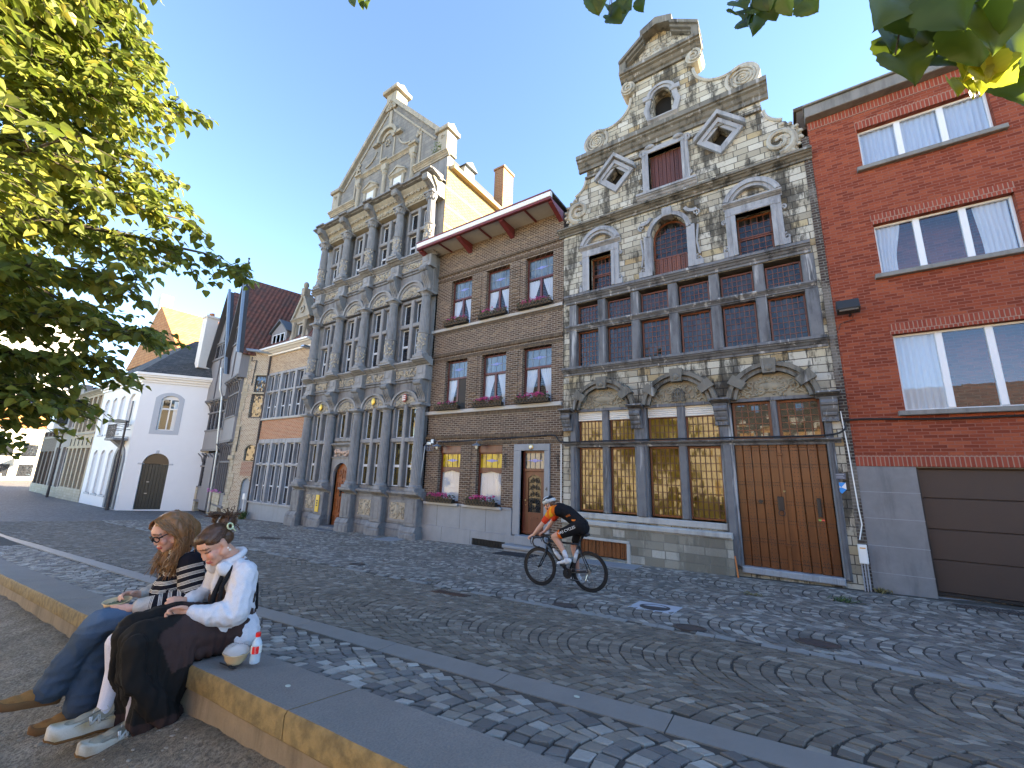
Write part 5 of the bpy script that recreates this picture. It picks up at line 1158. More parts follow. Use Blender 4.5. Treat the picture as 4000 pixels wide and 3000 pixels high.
def lightband(z0, z1, zt, n, big):
    w_ = (xb-xa)/n; st = MB(); st.bbox(xa, xb, Y0-.02, Y0+.25, zt-.06, zt+.06, .02)
    st.bbox(xa, xb, Y0-.01, Y0+.25, z1-.04, z1+.12, .02)
    for i in range(n+1): h = .11 if i % big == 0 else .06; x = xa+w_*i; st.bbox(max(xa, x-h), min(xb, x+h), Y0-(.06 if i % big == 0 else .03), Y0+.25, z0, z1, .02)
    build(st, 'stone_mullion', BLUEL, dor)
    for i in range(n):
        x0, x1 = xa+w_*i+.1, xa+w_*(i+1)-.1
        for (c, d) in ((z0, zt-.06), (zt+.06, z1-.04)):
            f = frame(MB(), x0, x1, c, d, Y0+.13, .035); 
            if c == z0: f.bbox(x0, x1, Y0+.125, Y0+.18, c+(d-c)*.42, c+(d-c)*.42+.07, .01)
            fo = build(f, 'window', SASH, dor); build(MB().box(x0+.03, x1-.03, Y0+.15, Y0+.155, c+.03, d-.03), 'pane', DWL, fo)
lightband(-1.8, 1.3, .15, 6, 2); lightband(2.68, 5.2, 4.2, 6, 2)
mb = MB(); cornice(xa-1.2, xb+.0, 6.35, 6.72, .55, mb=mb); build(mb, 'cornice', WHT, dor)
build(MB().prof(-26.6, xb, [(Y0-.3, 6.72), (Y0+3.4, 12.0), (Y0+7, 6.72)]), 'roof', TILE, dor)
mb = MB(); mb.plate([[(-25.5, 6.9), (-23.75, 6.9), (-23.75, 7.75), (-24.6, 8.4), (-25.5, 7.85)]], Y0+.05, Y0+1.4); dd = build(mb, 'wooden_dormer', mat('grey_boards', (.22, .22, .23), .75, .25, 6, .3), dor)
f = frame(MB(), -25.3, -23.95, 7.0, 7.7, Y0+.02, .05); f.bbox(-24.88, -24.82, Y0+.01, Y0+.07, 7, 7.7, .005).bbox(-24.42, -24.36, Y0+.01, Y0+.07, 7, 7.7, .005); w_ = build(f, 'dormer_window', SASH, dd); build(MB().box(-25.25, -24.0, Y0+.05, Y0+.055, 7.05, 7.65), 'pane', LGL, w_)
mb = MB(); mb.plate([[(-25.62, 7.8), (-24.6, 8.5), (-23.62, 7.7), (-23.62, 7.78), (-24.6, 8.6), (-25.62, 7.9)]], Y0-.08, Y0+1.8); build(mb, 'dormer_roof', mat('lead_sheet', (.08, .09, .1)), dd)
gx = -22.25; mb = MB(); mb.plate([[(gx-.7, 6.75), (gx+.7, 6.75), (gx+.62, 8.1), (gx+.85, 8.15), (gx, 9.55), (gx-.85, 8.15), (gx-.62, 8.1)], rect(gx-.38, gx+.38, 6.95, 7.9)], Y0-.02, Y0+.4)
cornice(gx-.95, gx+.95, 8.05, 8.22, .14, y0=Y0-.02, mb=mb)
for s in (-1, 1):
    l = [(gx+s*.98, 8.2), (gx, 9.75), (gx, 9.5), (gx+s*.8, 8.2)]; mb.plate([l if s < 0 else l[::-1]], Y0-.12, Y0+.45); mb.lathe(gx+s*.55, Y0-.06, [(.1, 6.75), (.13, 7.0), (.09, 7.3), (.12, 7.8), (.14, 8.0)], 10)
    l = [(gx+s*.65, 6.75), (gx+s*1.15, 6.75), (gx+s*.75, 7.5)]; mb.plate([l if s > 0 else l[::-1]], Y0-.05, Y0+.3)
mb.bbox(gx-.16, gx+.16, Y0-.16, Y0+.2, 9.5, 10.0, .02).ell((gx, Y0, 10.2), (.15, .15, .2), 10, 6); mb.ring(gx, 8.75, .12, .22, 0, 2*PI, Y0-.08, Y0, 14)
sd = build(mb, 'stone_dormer', GABT, dor); w_ = build(frame(MB(), gx-.36, gx+.36, 6.97, 7.9, Y0+.1, .06), 'dormer_window', SASH, sd); build(MB().box(gx-.3, gx+.3, Y0+.13, Y0+.135, 7.0, 7.85), 'pane', LGL, w_)
build(MB().tube([(-25.0, Y0-.06, 6.4), (-25.02, Y0-.06, bz)], .05, 8), 'drainpipe', mat('pipe_brown', (.06, .04, .035), .5), dor)
mb = MB().bbox(-20.9, -20.6, Y0-.55, Y0-.05, 6.18, 6.28, .02); build(mb, 'floodlight', mat('zinc_lamp', (.28, .32, .38)), dor)
bx = MB().bbox(-.12, .12, -.1, 0, 0, .32, .02).tube([(0, -.05, 0), (0, -.05, -.95)], .03, 6)
o = own(bx, 'meter_box', mat('white_paint', (.76, .75, .72)), 'small white meter box on a post before the grey stone base of the banded-window house', 'meter box', (0, 0, 0)); o.location = (-24.95, Y0-.25, bz+.95)
# ------------------------------------------------------------------ timber gabled houses: local frames, x along the front, y inwards
TIM = mat('grey_timber', (.16, .155, .16), .7, .25, 4, .3); TIMP = woodmat('timber_boards', (.21, .2, .205), .16, .65, var=.18, dark=.8)
TIMD = mat('dark_timber', (.06, .058, .06), .7, .3, 6, .3); LEADB = mat('lead_blue', (.2, .26, .33), .45, .2, 8, .1)
RUBB = brickmat('patched_brick', (.24, .15, .1), (.4, .28, .19), (.55, .49, .38), .2, .07, .022, .8, .5, extra=[(0, (.22, .1, .06)), (.5, (.3, .2, .13)), (1, (.5, .42, .32))], stain=.0)
CREAMS = brickmat('cream_blocks', (.45, .4, .29), (.58, .53, .42), (.35, .3, .22), .3, .2, .015, .6, .4)
TGL = glassmat('timber_glass', (.015, .016, .02), 1.7, .06, 1.0, .1, .14, .03, (.04, .042, .05))
def timberhouse(name, label, loc, rz, W, zb, eave, apex, lv, nlights, door):
    """lv: list of storey bands (z0 window, z1 window head, jetty); front face is y=-jetty"""
    t = thing(name, label, 'house', loc, rz)
    build(MB().box(.05, W-.05, .25, 9, zb-.3, eave), 'rear_block', DARKW, t, world=False)
    fr, bd, dk = MB(), MB(), MB()
    for (z0, z1, b0, j, kind) in lv:
        y = -j; fr, bd = MB(), MB(); bd.bbox(0, W, y, .25, b0, z0, .01); fr.bbox(-.02, W+.02, y-.05, y+.1, z0-.07, z0+.03, .01)
        fr.bbox(-.02, W+.02, y-.06, y+.1, b0-.08, b0+.05, .01)
        fr.bbox(0, .14, y-.02, .25, z0, z1, .01); fr.bbox(W-.14, W, y-.02, .25, z0, z1, .01); zt = z0+(z1-z0)*.62
        fr.bbox(.1, W-.1, y-.03, y+.12, zt-.05, zt+.05, .01); fr.bbox(0, W, y-.02, .25, z1-.1, z1+.02, .01)
        n = nlights; w_ = (W-.28)/n
        for i in range(1, n): x = .14+w_*i; fr.bbox(x-.035, x+.035, y-.02, y+.12, z0, z1, .008)
        for i in range(n):
            x0 = .14+w_*i+.04; x1 = x0+w_-.08
            for c, d in ((z0+.03, zt-.05), (zt+.05, z1-.1)):
                fo = build(frame(MB(), x0, x1, c, d, y+.04, .03), 'window', TIMD, t, world=False); build(MB().box(x0+.02, x1-.02, y+.06, y+.065, c+.02, d-.02), 'pane', TGL, fo, world=False)
        for i in range(n+1):   # curved braces under the jetty above
            x = .14+w_*i; fr.tube([(x, y-.02, z1-.55), (x, y-.1, z1-.25), (x, y-.34, z1)], .035, 5)
        build(fr, 'timber_frame', TIM, t, world=False); build(bd, 'board_panel', TIMP, t, world=False)
    j = lv[-1][3]+.22; ze = lv[-1][1]
    gb = MB(); gb.plate([[(-.1, ze), (W+.1, ze), (W+.1, eave), (W/2, apex), (-.1, eave)]], -j, .3); build(gb, 'gable_boarding', TIMP, t, world=False)
    zw = (ze+apex)*.5-.7; ww = W*.32
    for i in range(3): 
        x0 = W/2-ww+i*2*ww/3+.03; fo = build(frame(MB(), x0, x0+2*ww/3-.06, zw, zw+.95, -j-.05, .05), 'gable_window', TIM, t, world=False); build(MB().box(x0+.04, x0+2*ww/3-.1, -j-.03, -j-.02, zw+.04, zw+.91), 'pane', TGL, fo, world=False)
    fr = MB()
    fr.box(W/2-.06, W/2+.06, -j-.06, -j, ze+.05, apex-.2)
    for z in (ze+.05, zw-.12, zw+1.02, (zw+1+apex)/2+.3):
        hwz = (W/2+.1) if z < eave else (W/2+.1)*(apex-z)/(apex-eave); fr.bbox(W/2-hwz, W/2+hwz, -j-.07, -j, z, z+.12, .01)
    build(fr, 'gable_rails', TIM, t, world=False)
    vb = MB()
    for s in (-1, 1):
        l = [(W/2+s*(W/2+.3), eave-.25), (W/2, apex+.25), (W/2, apex-.02), (W/2+s*(W/2+.14), eave-.25)]; vb.plate([l if s < 0 else l[::-1]], -j-.32, -j+.05)
    build(vb, 'bargeboard', TIMD, t, world=False)
    rf = MB(); rf.plate([[(-.35, eave-.3), (W+.35, eave-.3), (W/2, apex+.32)]], -j+.04, 9); build(rf, 'roof', TILE, t, world=False)
    lf = MB(); l = [(W+.38, eave-.3), (W+.3, eave-.28), (W/2, apex+.34), (W/2+.06, apex+.42)]; lf.plate([l[::-1]], -j-.33, -j-.18); build(lf, 'lead_verge', LEADB, t, world=False)
    return t, fr, j
zb1 = -2.66
t1, fr, j1 = timberhouse('timber_house', 'grey timber gabled house with wrought iron finial and canted brick side', (-29.2, 11.37, 0), R(-12), 3.05, zb1, 6.7, 11.35,
                         [(-1.5, 1.3, -2.2, .0, 0), (2.85, 5.05, 1.42, .12, 0)], 5, False)
fm = MB().tube([(1.52, -.55, 11.5), (1.52, -.55, 13.0)], .03, 6).ell((1.52, -.55, 13.0), .07, 8, 5)
for s in (-1, 1): fm.tube([(1.52, -.55, 12.3), (1.52+s*.2, -.55, 12.65), (1.52+s*.45, -.55, 12.6), (1.52+s*.5, -.55, 12.45)], .025, 5)
fm.ell((1.52, -.55, 12.3), .08, 8, 5); build(fm, 'finial', IRON, t1, world=False)
build(MB().bbox(0, 2.0, -.06, .3, -2.9, -1.55, .01), 'stone_base', CREAMS, t1, world=False)
# canted flank of the timber house: u along from the corner to the neighbour
A = np.array([-26.25, 10.75]); Bp = np.array([-24.98, 11.47]); ang = math.atan2(*(Bp-A)[::-1]); ul = float(np.linalg.norm(Bp-A))
def turn(mb, o=A, a=ang):
    c, s = math.cos(a), math.sin(a); mb.v = [(o[0]+x*c-y*s, o[1]+x*s+y*c, z) for x, y, z in mb.v]; return mb
def t1b(mb, name, m, par=None): # world -> t1 local
    c, s = math.cos(R(12)), math.sin(R(12)); mb.v = [((x+29.2)*c-(y-11.37)*s, (x+29.2)*s+(y-11.37)*c, z) for x, y, z in mb.v]
    return build(mb, name, m, par or t1, world=False)
mb = MB(); mb.plate([[(-.02, 2.2), (ul, 2.2), (ul, 6.6), (-.02, 6.75)], rect(.62, ul-.03, 2.72, 4.1), rect(.7, ul-.02, 4.2, 5.2)], 0, .3); t1b(turn(mb), 'side_wall', RUBB)
mb = MB(); mb.plate([[(-.02, zb1-.3), (ul, zb1-.3), (ul, 2.2), (-.02, 2.2)], archloop(.75, ul-.02, .3, .85, 1.2), archloop(.86, ul-.1, zb1, -1.0, -.62)], 0, .3); t1b(turn(mb), 'side_wall', RUBB)
q = MB(); rg = random.Random(4)
for k in range(24): z = zb1+.0+k*.385; w_ = rg.choice([.22, .36, .3]); q.bbox(-.04, w_, -.025, .1, z, z+.375, .012)
q.bbox(-.1, .2, -.12, .1, .35, .6, .03); q.bbox(-.06, ul, -.05, .1, 4.1, 4.2, .01); q.bbox(.55, ul, -.03, .1, 5.2, 5.32, .01); t1b(turn(q), 'quoin', CREAMS)
for (c, d) in ((2.72, 4.1), (4.2, 5.2)): 
    f = t1b(turn(frame(MB(), .66, ul-.05, c, d, .05, .07)), 'side_window', TIMD); g = turn(MB().box(.7, ul-.1, .08, .085, c+.05, d-.05)); t1b(g, 'pane', LGL, f)
g = turn(MB().plate([archloop(.78, ul-.05, .33, .85, 1.17)], .1, .12)); t1b(g, 'arched_light', LGL); g = turn(MB().plate([archloop(.86, ul-.1, zb1, -1.0, -.62)], .12, .16)); t1b(g, 'side_door', mat('door_bluegrey', (.3, .36, .42), .6, .1))
rb = turn(MB().plate([rect(.7, ul-.02, -.5, .28)], -.012, 0)); t1b(rb, 'red_brick_patch', brickmat('red_patch', (.28, .1, .06), (.4, .17, .1), (.45, .38, .3), .2, .07, .015))
an = turn(MB().tube([(.32, -.04, 6.3), (.32, -.04, 6.05), (.62, -.04, 6.1), (.55, -.04, 4.6)], .025, 5).tube([(.3, -.04, 2.2), (.28, -.04, .8)], .025, 5)); t1b(an, 'wall_anchor', IRON)
gt = turn(MB().tube([(-.2, -.25, 6.72), (ul+.2, -.25, 6.5)], .09, 8)); t1b(gt, 'gutter', mat('lead_blue', (.2, .26, .33)))
t2, fr2, j2 = timberhouse('timber_house', 'smaller grey timber gabled house between white corner house and the finial gable', (-33.2, 11.72, 0), R(-5), 3.95, -2.7, 5.9, 11.5,
                          [(-1.35, .75, -2.2, .0, 0), (2.25, 4.1, .98, .1, 0)], 5, True)
d = MB().bbox(1.9, 3.3, -.12, .1, -2.68, .72, .01); build(d, 'wooden_door', TIMP, t2, world=False); build(MB().bbox(-.02, .9, -.05, .3, -3, -1.4, .01), 'stone_base', CREAMS, t2, world=False); build(MB().bbox(3.4, 3.95, -.05, .3, -3, -1.4, .01), 'stone_base', CREAMS, t2, world=False)
ZINC = mat('zinc_pipe', (.38, .4, .42), .4, .15, 10, .1, .7)
p = MB().tube([(3.98, -.75, 6.0), (3.98, -.6, 4.6), (4.0, -.45, 4.2), (4.0, -.25, 1.3), (4.0, -.2, .9), (4.0, -.12, -2.7)], .06, 8); build(p, 'drainpipe', ZINC, t2, world=False)
build(MB().tube([(.0, -.15, -.15), (-.05, -.4, .0), (-.05, -.5, -.02)], .03, 5).tube([(.0, -.15, -.15), (.0, -.15, -2.6)], .03, 5).ell((-.05, -.52, .0), (.12, .14, .05), 8, 5), 'outdoor_lamp', IRON, t2, world=False)
fbx = MB(); rg = random.Random(9)
w0 = Vector((-27.7, 10.75, -1.46))
for k in range(40): fbx.ell(w0+Vector((rg.uniform(-.8, .8), rg.uniform(-.1, .05)-.18*0, rg.uniform(0, .16))), (.05, .05, .04), 5, 3)
own(fbx, 'flower_box', mat('mauve_bloom', (.5, .2, .42), .5, .5, 18), 'mauve and white blooms on the sill of the dark timber window with iron bars', 'flower box')
# ------------------------------------------------------------------ white corner house
WP = mat('white_render', (.72, .73, .74), .75, .05, 2, .12); GRAYS = mat('grey_surround', (.42, .45, .49), .7, .1, 4, .1); NICHE = mat('niche_grey', (.55, .58, .62), .75, .06, 3, .1)
SLATE = brickmat('slate', (.06, .065, .07), (.12, .12, .115), (.03, .03, .03)); GREENB = mat('green_black', (.016, .026, .027), .4, .2, 20, .1)
wc = np.array([-34.78, 8.41]); wr_ = np.array([-32.76, 11.42]); wa = math.atan2(*(wr_-wc)[::-1]); zb = -2.8
wh = thing('white_corner_house', 'white rendered corner house with slate hip roof and arched black green gate', 'house', (wc[0], wc[1], 0), wa)
mb = MB(); mb.plate([rect(0, 6.5, zb-.3, 5.2), archloop(1.14, 2.08, 2.15, 4.15, 4.42), archloop(.82, 2.2, zb, -.02, .66)], 0, .35); build(mb, 'side_wall', WP, wh, world=False)
build(MB().plate([archloop(.82, 2.36, 1.88, 4.25, 4.62), archloop(1.14, 2.08, 2.15, 4.15, 4.42)], -.015, .1), 'window_surround', GRAYS, wh, world=False)
f = MB().plate([archloop(1.14, 2.08, 2.15, 4.15, 4.42), rect(1.2, 1.58, 2.21, 3.5), rect(1.64, 2.02, 2.21, 3.5), rect(1.2, 1.58, 3.6, 4.16), rect(1.64, 2.02, 3.6, 4.16)], .12, .18); fo = build(f, 'window', WHT, wh, world=False)
build(MB().box(1.16, 2.06, .155, .16, 2.2, 4.3), 'pane', CLEAR, fo, world=False); curtain(wh, 1.75, 2.05, 2.2, 4.1, .28, LACE, .1, -1, 5, 3, par=fo, xw=False)
gm = MB(); 
for k in range(8): gm.bbox(.82+k*.1725+.003, .82+(k+1)*.1725-.003, .1, .16, zb, -.02, .006)
gt_ = build(gm, 'arched_gate', GREENB, wh, world=False); build(MB().plate([archloop(.84, 2.18, -.0, .0, .66)], .12, .16), 'gate_fanlight', mat('dark_fan', (.03, .025, .022), .3, .2), gt_, world=False)
build(MB().bbox(1.2, 1.34, .07, .1, -1.15, -1.1, .005).bbox(1.2, 1.34, .07, .1, -1.85, -1.8, .005), 'gate_handle', ZINC, gt_, world=False)
build(MB().bbox(.6, .82, -.03, .05, -.06, .04, .005).bbox(2.2, 2.42, -.03, .05, -.06, .04, .005).bbox(1.42, 1.56, -.03, .05, .66, .85, .005), 'impost', GRAYS, wh, world=False)
# street front, in world coordinates rotated back into the house frame
def whb(mb, name, m, par=None):
    c, s = math.cos(wa), math.sin(wa); mb.v = [((x-wc[0])*c+(y-wc[1])*s, -(x-wc[0])*s+(y-wc[1])*c, z) for x, y, z in mb.v]; return build(mb, name, m, par or wh, world=False)
yf = 8.41; ex = [-42.6, -40.75, -38.9]; 
hl = [archloop(x, x+1.15, 1.95, 4.3, 4.55) for x in ex]+[archloop(x, x+1.15, -2.1, .6, .85) for x in ex]+[archloop(-37.0, -35.5, zb, .15, .9), archloop(-36.95, -35.6, 2.15, 4.2, 4.55)]
whb(MB().plate([rect(-43.6, -34.8, zb-.3, 5.2)]+hl, yf, yf+.35), 'front_wall', WP)
for l in hl[:6]: whb(MB().plate([l], yf+.1, yf+.14), 'blind_niche', NICHE)
for x in ex: whb(MB().bbox(x-.1, x+1.25, yf-.06, yf+.1, 1.83, 1.95, .01), 'niche_sill', GRAYS); whb(MB().bbox(x-.1, x+1.25, yf-.06, yf+.1, -2.22, -2.1, .01), 'niche_sill', GRAYS)
whb(MB().plate([archloop(-37.35, -35.15, zb, .15, 1.15), archloop(-37.0, -35.5, zb, .15, .9)], yf-.08, yf+.1), 'door_surround', mat('grey_limestone', (.25, .255, .26)))
whb(MB().plate([archloop(-37.0, -35.5, zb, .15, .9)], yf+.2, yf+.25), 'front_door', GREENB); fo = whb(MB().plate([archloop(-36.95, -35.6, 2.15, 4.2, 4.55), rect(-36.8, -36.33, 2.3, 4.1), rect(-36.22, -35.75, 2.3, 4.1)], yf+.12, yf+.18), 'window', WHT); whb(MB().box(-36.9, -35.65, yf+.15, yf+.155, 2.2, 4.3), 'pane', LGL, fo)
bm = MB(); bm.bbox(-37.2, -35.3, yf-.75, yf, 1.4, 1.55, .02); bm.prof(-36.6, -35.9, [(yf, .95), (yf-.1, .95), (yf-.6, 1.4), (yf, 1.4)]); bo = whb(bm, 'balcony', mat('grey_limestone', (.25, .255, .26)))
rm = MB()
for x in np.linspace(-37.15, -35.35, 12): rm.tube([(x, yf-.7, 1.55), (x, yf-.7, 2.4)], .015, 4)
for z in (1.62, 2.1, 2.4): rm.tube([(-37.15, yf, z), (-37.15, yf-.7, z), (-35.35, yf-.7, z), (-35.35, yf, z)], .02, 5)
whb(rm, 'balcony_railing', IRON, bo)
# cornice all round and hipped slate roof
inv = lambda x, y: (x, y)
def corner_corn(p, zb_, zt_):
    # three corner points of the wall line in world xy pushed outwards
    d1 = np.array([math.cos(wa), math.sin(wa)]); n1 = np.array([d1[1], -d1[0]]); n0 = np.array([0, -1.0])
    A0 = np.array([-43.7, yf]); C0 = wc; E0 = wc+d1*6.6
    bis = (n0+n1); bis = bis/(1+n0@n1)
    lo = [A0+n0*p, C0+bis*p, E0+n1*p, E0-n1*.3, C0-bis*.3, A0-n0*.3]; return lo
mb = MB()
for (p, z0, z1) in ((.1, 5.2, 5.35), (.22, 5.35, 5.5), (.38, 5.5, 5.62), (.48, 5.62, 5.78)):
    q = corner_corn(p, z0, z1); mb.add([(*a, z0) for a in q]+[(*a, z1) for a in q], [(i, (i+1) % 6, (i+1) % 6+6, i+6) for i in range(6)]+[(5, 4, 1, 0), (4, 3, 2, 1), (6, 7, 10, 11), (7, 8, 9, 10)])
whb(mb, 'cornice', WHT)
q = corner_corn(.4, 0, 0); d1 = np.array([math.cos(wa), math.sin(wa)]); T0 = np.array([-41.0, 11.2]); T1 = np.array([-36.2, 11.2]); T2 = q[2]+(np.array([-d1[1], d1[0]]))*2.3
mb = MB(); mb.add([(*q[0], 5.75), (*q[1], 5.75), (*q[2], 5.75), (*T0, 9.0), (*T1, 9.0), (*T2, 9.0), (T0[0]-2, 16, 5.75), (T2[0], T2[1]+4, 5.75)], [(0, 1, 4, 3), (1, 2, 5, 4), (3, 4, 5, 7, 6), (0, 3, 6), (2, 7, 5)]); whb(mb, 'roof', SLATE)
ch = MB().box(-33.75, -33.05, 10.6, 11.3, 6.5, 10.1).bbox(-33.82, -32.98, 10.53, 11.37, 10.1, 10.25, .02); cho = whb(ch, 'chimney', mat('white_chimney', (.7, .66, .6), .8, .1))
whb(MB().lathe(-33.55, 10.95, [(.13, 10.25), (.1, 10.55)], 10), 'chimney_pot', mat('terracotta', (.4, .15, .06), .8, .2), cho); whb(MB().lathe(-33.25, 10.95, [(.13, 10.25), (.1, 10.5)], 10), 'chimney_pot', mat('terracotta', (.4, .15, .06)), cho)
# orange-roofed house behind the white one
OT = brickmat('orange_tile', (.5, .2, .07), (.62, .3, .12), (.25, .1, .04), .25, .3, .02, .6, .3)
bh = thing('house_behind', 'sunlit house with orange tile roof showing behind the white corner house', 'house', (-51, 17, -3)); build(MB().box(-58, -44, 12.6, 22, -3, 9.8), 'wall', mat('sunlit_cream', (.66, .6, .48), .8, .1), bh)
build(MB().add([(-43.6, 12.4, 9.6), (-43.6, 22, 9.6), (-51, 22, 15.4), (-51, 12.4, 15.4), (-58.4, 12.4, 9.6), (-58.4, 22, 9.6)], [(0, 1, 2, 3), (3, 2, 5, 4), (0, 3, 4), (1, 5, 2)]), 'roof', OT, bh); build(MB().box(-55, -54, 13, 14, 11, 17.6), 'chimney', mat('sunlit_cream', (.66, .6, .48)), bh)
# ------------------------------------------------------------------ beige terrace and the far end of the street
def terrace(name, label, x0, x1, y, zb, zt, wallm, frm, ups, los, baseh=.9, extra=None):
    t = thing(name, label, 'house', ((x0+x1)/2, y, zb)); hl = []
    for z0, z1, n in (ups, los):
        w_ = (x1-x0-.5)/n
        for k in range(n): hl.append(rect(x0+.25+k*w_+w_*.14, x0+.25+(k+1)*w_-w_*.14, z0, z1))
    build(MB().plate([rect(x0, x1, zb-.3, zt)]+hl, y, y+.5), 'wall', wallm, t); build(MB().box(x0+.02, x1-.02, y+.6, y+9, zb-.3, zt-.1), 'rear_block', DARKW, t)
    for l in hl: f = build(frame(MB(), l[0][0], l[1][0], l[0][1], l[2][1], y+.18, .06), 'window', frm, t); build(MB().box(l[0][0]+.05, l[1][0]-.05, y+.22, y+.225, l[0][1]+.05, l[2][1]-.05), 'pane', LGL, f)
    build(MB().bbox(x0, x1, y-.06, y, zb-.3, zb+baseh, .02), 'stone_base', CREAMS, t); mb = MB(); cornice(x0, x1, zt-.3, zt, .3, y0=y, mb=mb); mb.bbox(x0, x1, y-.06, y+.1, ups[0]-.25, ups[0]-.1, .01); build(mb, 'cornice', GABT, t); return t
BEI = brickmat('beige_brick', (.36, .3, .21), (.48, .41, .3), (.42, .36, .27), .22, .07, .01, .4, .3); MAR = mat('maroon_frame', (.14, .03, .025), .5, .2)
t = terrace('beige_house', 'beige house with rows of tall narrow windows and maroon frames left of the white house', -50.8, -43.62, 8.41, -2.95, 5.6, BEI, MAR, (2.35, 5.1, 5), (-2.0, 1.05, 5)); 
mb = MB()
for k in range(6): x = -50.4+k*1.28; mb.box(x, x+.06, 8.36, 8.41, 1.25, 1.85)
build(mb, 'wall_anchor', IRON, t); build(MB().prof(-50.8, -43.6, [(8.2, 5.6), (12, 8.6), (16, 5.6)]), 'roof', SLATE, t)
t = terrace('narrow_grey_house', 'narrow grey rendered house with white bay window at the bend of the street', -56.5, -50.85, 8.5, -3.05, 6.6, mat('grey_render', (.28, .26, .24), .8, .2, 3, .2), WHT, (2.9, 5.6, 2), (-2.3, 1.2, 2)); build(MB().bbox(-56.2, -53.6, 7.6, 8.5, 2.5, 5.8, .04), 'bay_window', WHT, t); build(MB().box(-56.0, -53.8, 7.57, 7.62, 3.2, 5.4).box(-53.62, -53.57, 7.7, 8.4, 3.2, 5.4), 'bay_glass', LGL, t)
t = terrace('dark_brick_house', 'dark brown brick house last in the row before the street bends', -64.5, -56.6, 8.7, -3.1, 6.0, brickmat('dark_brick', (.1, .075, .06), (.17, .13, .1), (.2, .17, .14), .22, .07), MAR, (2.4, 4.9, 4), (-2.2, .9, 4)); build(MB().box(-64.5, -64.3, 8.7, 17, -3, 6.0).box(-66.5, -64.4, 9.0, 17, 2.8, 4.9), 'side_wall', brickmat('rubble', (.2, .18, .14), (.34, .31, .25), (.2, .18, .15), .3, .16), t)
# ------------------------------------------------------------------ sunlit background at the street's end
SUNB = brickmat('sunlit_orange', (.52, .26, .13), (.6, .32, .17), (.5, .35, .25), .22, .075, .01, .3); SUNC = mat('sunlit_cream', (.66, .6, .48)); 
o = thing('orange_corner_house', 'sunlit orange brick building with white flower balconies at the far end of the street', 'building', (-112, 9, -3.3))
build(MB().box(-125, -112, 4, 22, -3.6, 5.2), 'brick_wing', SUNB, o)
w_ = MB(); w_.box(-112, -104.5, 6, 20, -3.6, 5.8); build(w_, 'rendered_wing', SUNC, o)
for k in range(5):
    y = 7+k*2.6
    for z in (-2.6, .6): f = build(MB().box(-104.52, -104.4, y, y+1.6, z, z+1.9), 'window', LGL, o)
for k in range(3):
    x = -111.2+k*2.3
    for z in (-2.6, .6): build(MB().box(x, x+1.5, 5.9, 6.02, z, z+1.9), 'window', LGL, o)
mb = MB().box(-111.5, -104.2, 4.9, 6, .1, .3).box(-111.5, -104.2, 4.9, 4.96, .3, 1.1); build(mb, 'balcony', SUNC, o)
pl_ = MB(); rg = random.Random(2)
for k in range(120): pl_.ell((rg.uniform(-111, -104.5), rg.uniform(4.7, 5.2), rg.uniform(.9, 1.8)), (.22, .22, .18), 5, 3)
build(pl_, 'balcony_plants', mat('balcony_green', (.16, .17, .03), .6, .4, 3), o)
build(MB().prof(-125.3, -104.2, [(3.8, 5.2), (10, 8.6), (22, 5.2)]), 'roof', OT, o)
o = thing('church_roof', 'grey church roof with low dome rising behind the orange building', 'church', (-135, 30, 0)); build(MB().box(-150, -120, 26, 40, -3, 9), 'wall', mat('far_stone', (.5, .47, .42), .8, .1), o); build(MB().prof(-150, -120, [(25, 9), (33, 14), (41, 9)]), 'roof', SLATE, o); build(MB().lathe(-128, 24, [(4.2, 3), (4.2, 8), (3.2, 10.5), (1.2, 12), (.1, 12.4)], 20), 'dome', mat('dome_slate', (.16, .18, .18), .7), o)
o = thing('scaffold_tower', 'tall pale tower wrapped in white sheeting with a blue lettered banner', 'tower', (-172, 13, -3)); build(MB().bbox(-185, -160, 1, 24.3, -3.5, 40, .1), 'sheeting', mat('white_sheet', (.78, .74, .72), .8, .06, 2, .2), o)
mb = MB()
for k in range(11): mb.box(-159.98, -159.9, 1, 24.3, k*4-1, k*4-.85)
build(mb, 'scaffold_deck', mat('scaffold_grey', (.5, .48, .48), .6), o)
build(MB().box(-159.9, -159.75, 11.5, 18.5, 11.5, 15.0), 'banner', mat('banner_blue', (.09, .09, .3), .6, .1), o); tx = text3('vub', -159.7, 15, 13.3, 3.6, mat('white_paint', (.76, .75, .72)), 'banner_letters', o, ext=.03); tx.rotation_euler = (0, 0, R(90))
# parapet, planters, shop sign, parked bicycles far off
o = thing('quay_railing', 'dark quay railing with planters in front of the far orange building', 'railing', (-100, 4, -3.2)); mb = MB()
for z in (.5, 1.0): mb.tube([(-103, 2, -3.25+z), (-101, 9.5, -3.25+z)], .05, 5)
for k in range(9): mb.tube([(-103+k*.25, 2+k*.94, -3.3), (-103+k*.25, 2+k*.94, -2.2)], .05, 5)
build(mb, 'rails', IRON, o)
for k, (x, y) in enumerate(((-99.5, 4.3), (-98.6, 7.0), (-97.8, 9.4))): own(MB().bbox(x-.6, x+.6, y-.5, y+.5, -3.25, -2.0, .05), 'planter', mat('cream_planter', (.6, .52, .38), .8) if k else mat('grey_render', (.28, .26, .24)), ['grey planter block at the far street end, leftmost of three', 'cream planter block at the far street end, middle of three', 'cream planter block nearest to the parked bicycles far off'][k], 'planter')
own(MB().bbox(-1.6, 1.6, -.1, .1, 0, 1.3, .02), 'shop_sign', WHT, 'white and blue shop board on the far cream building', 'sign', (0, 0, 0)).location = (-103.9, 11.6, -1.0)
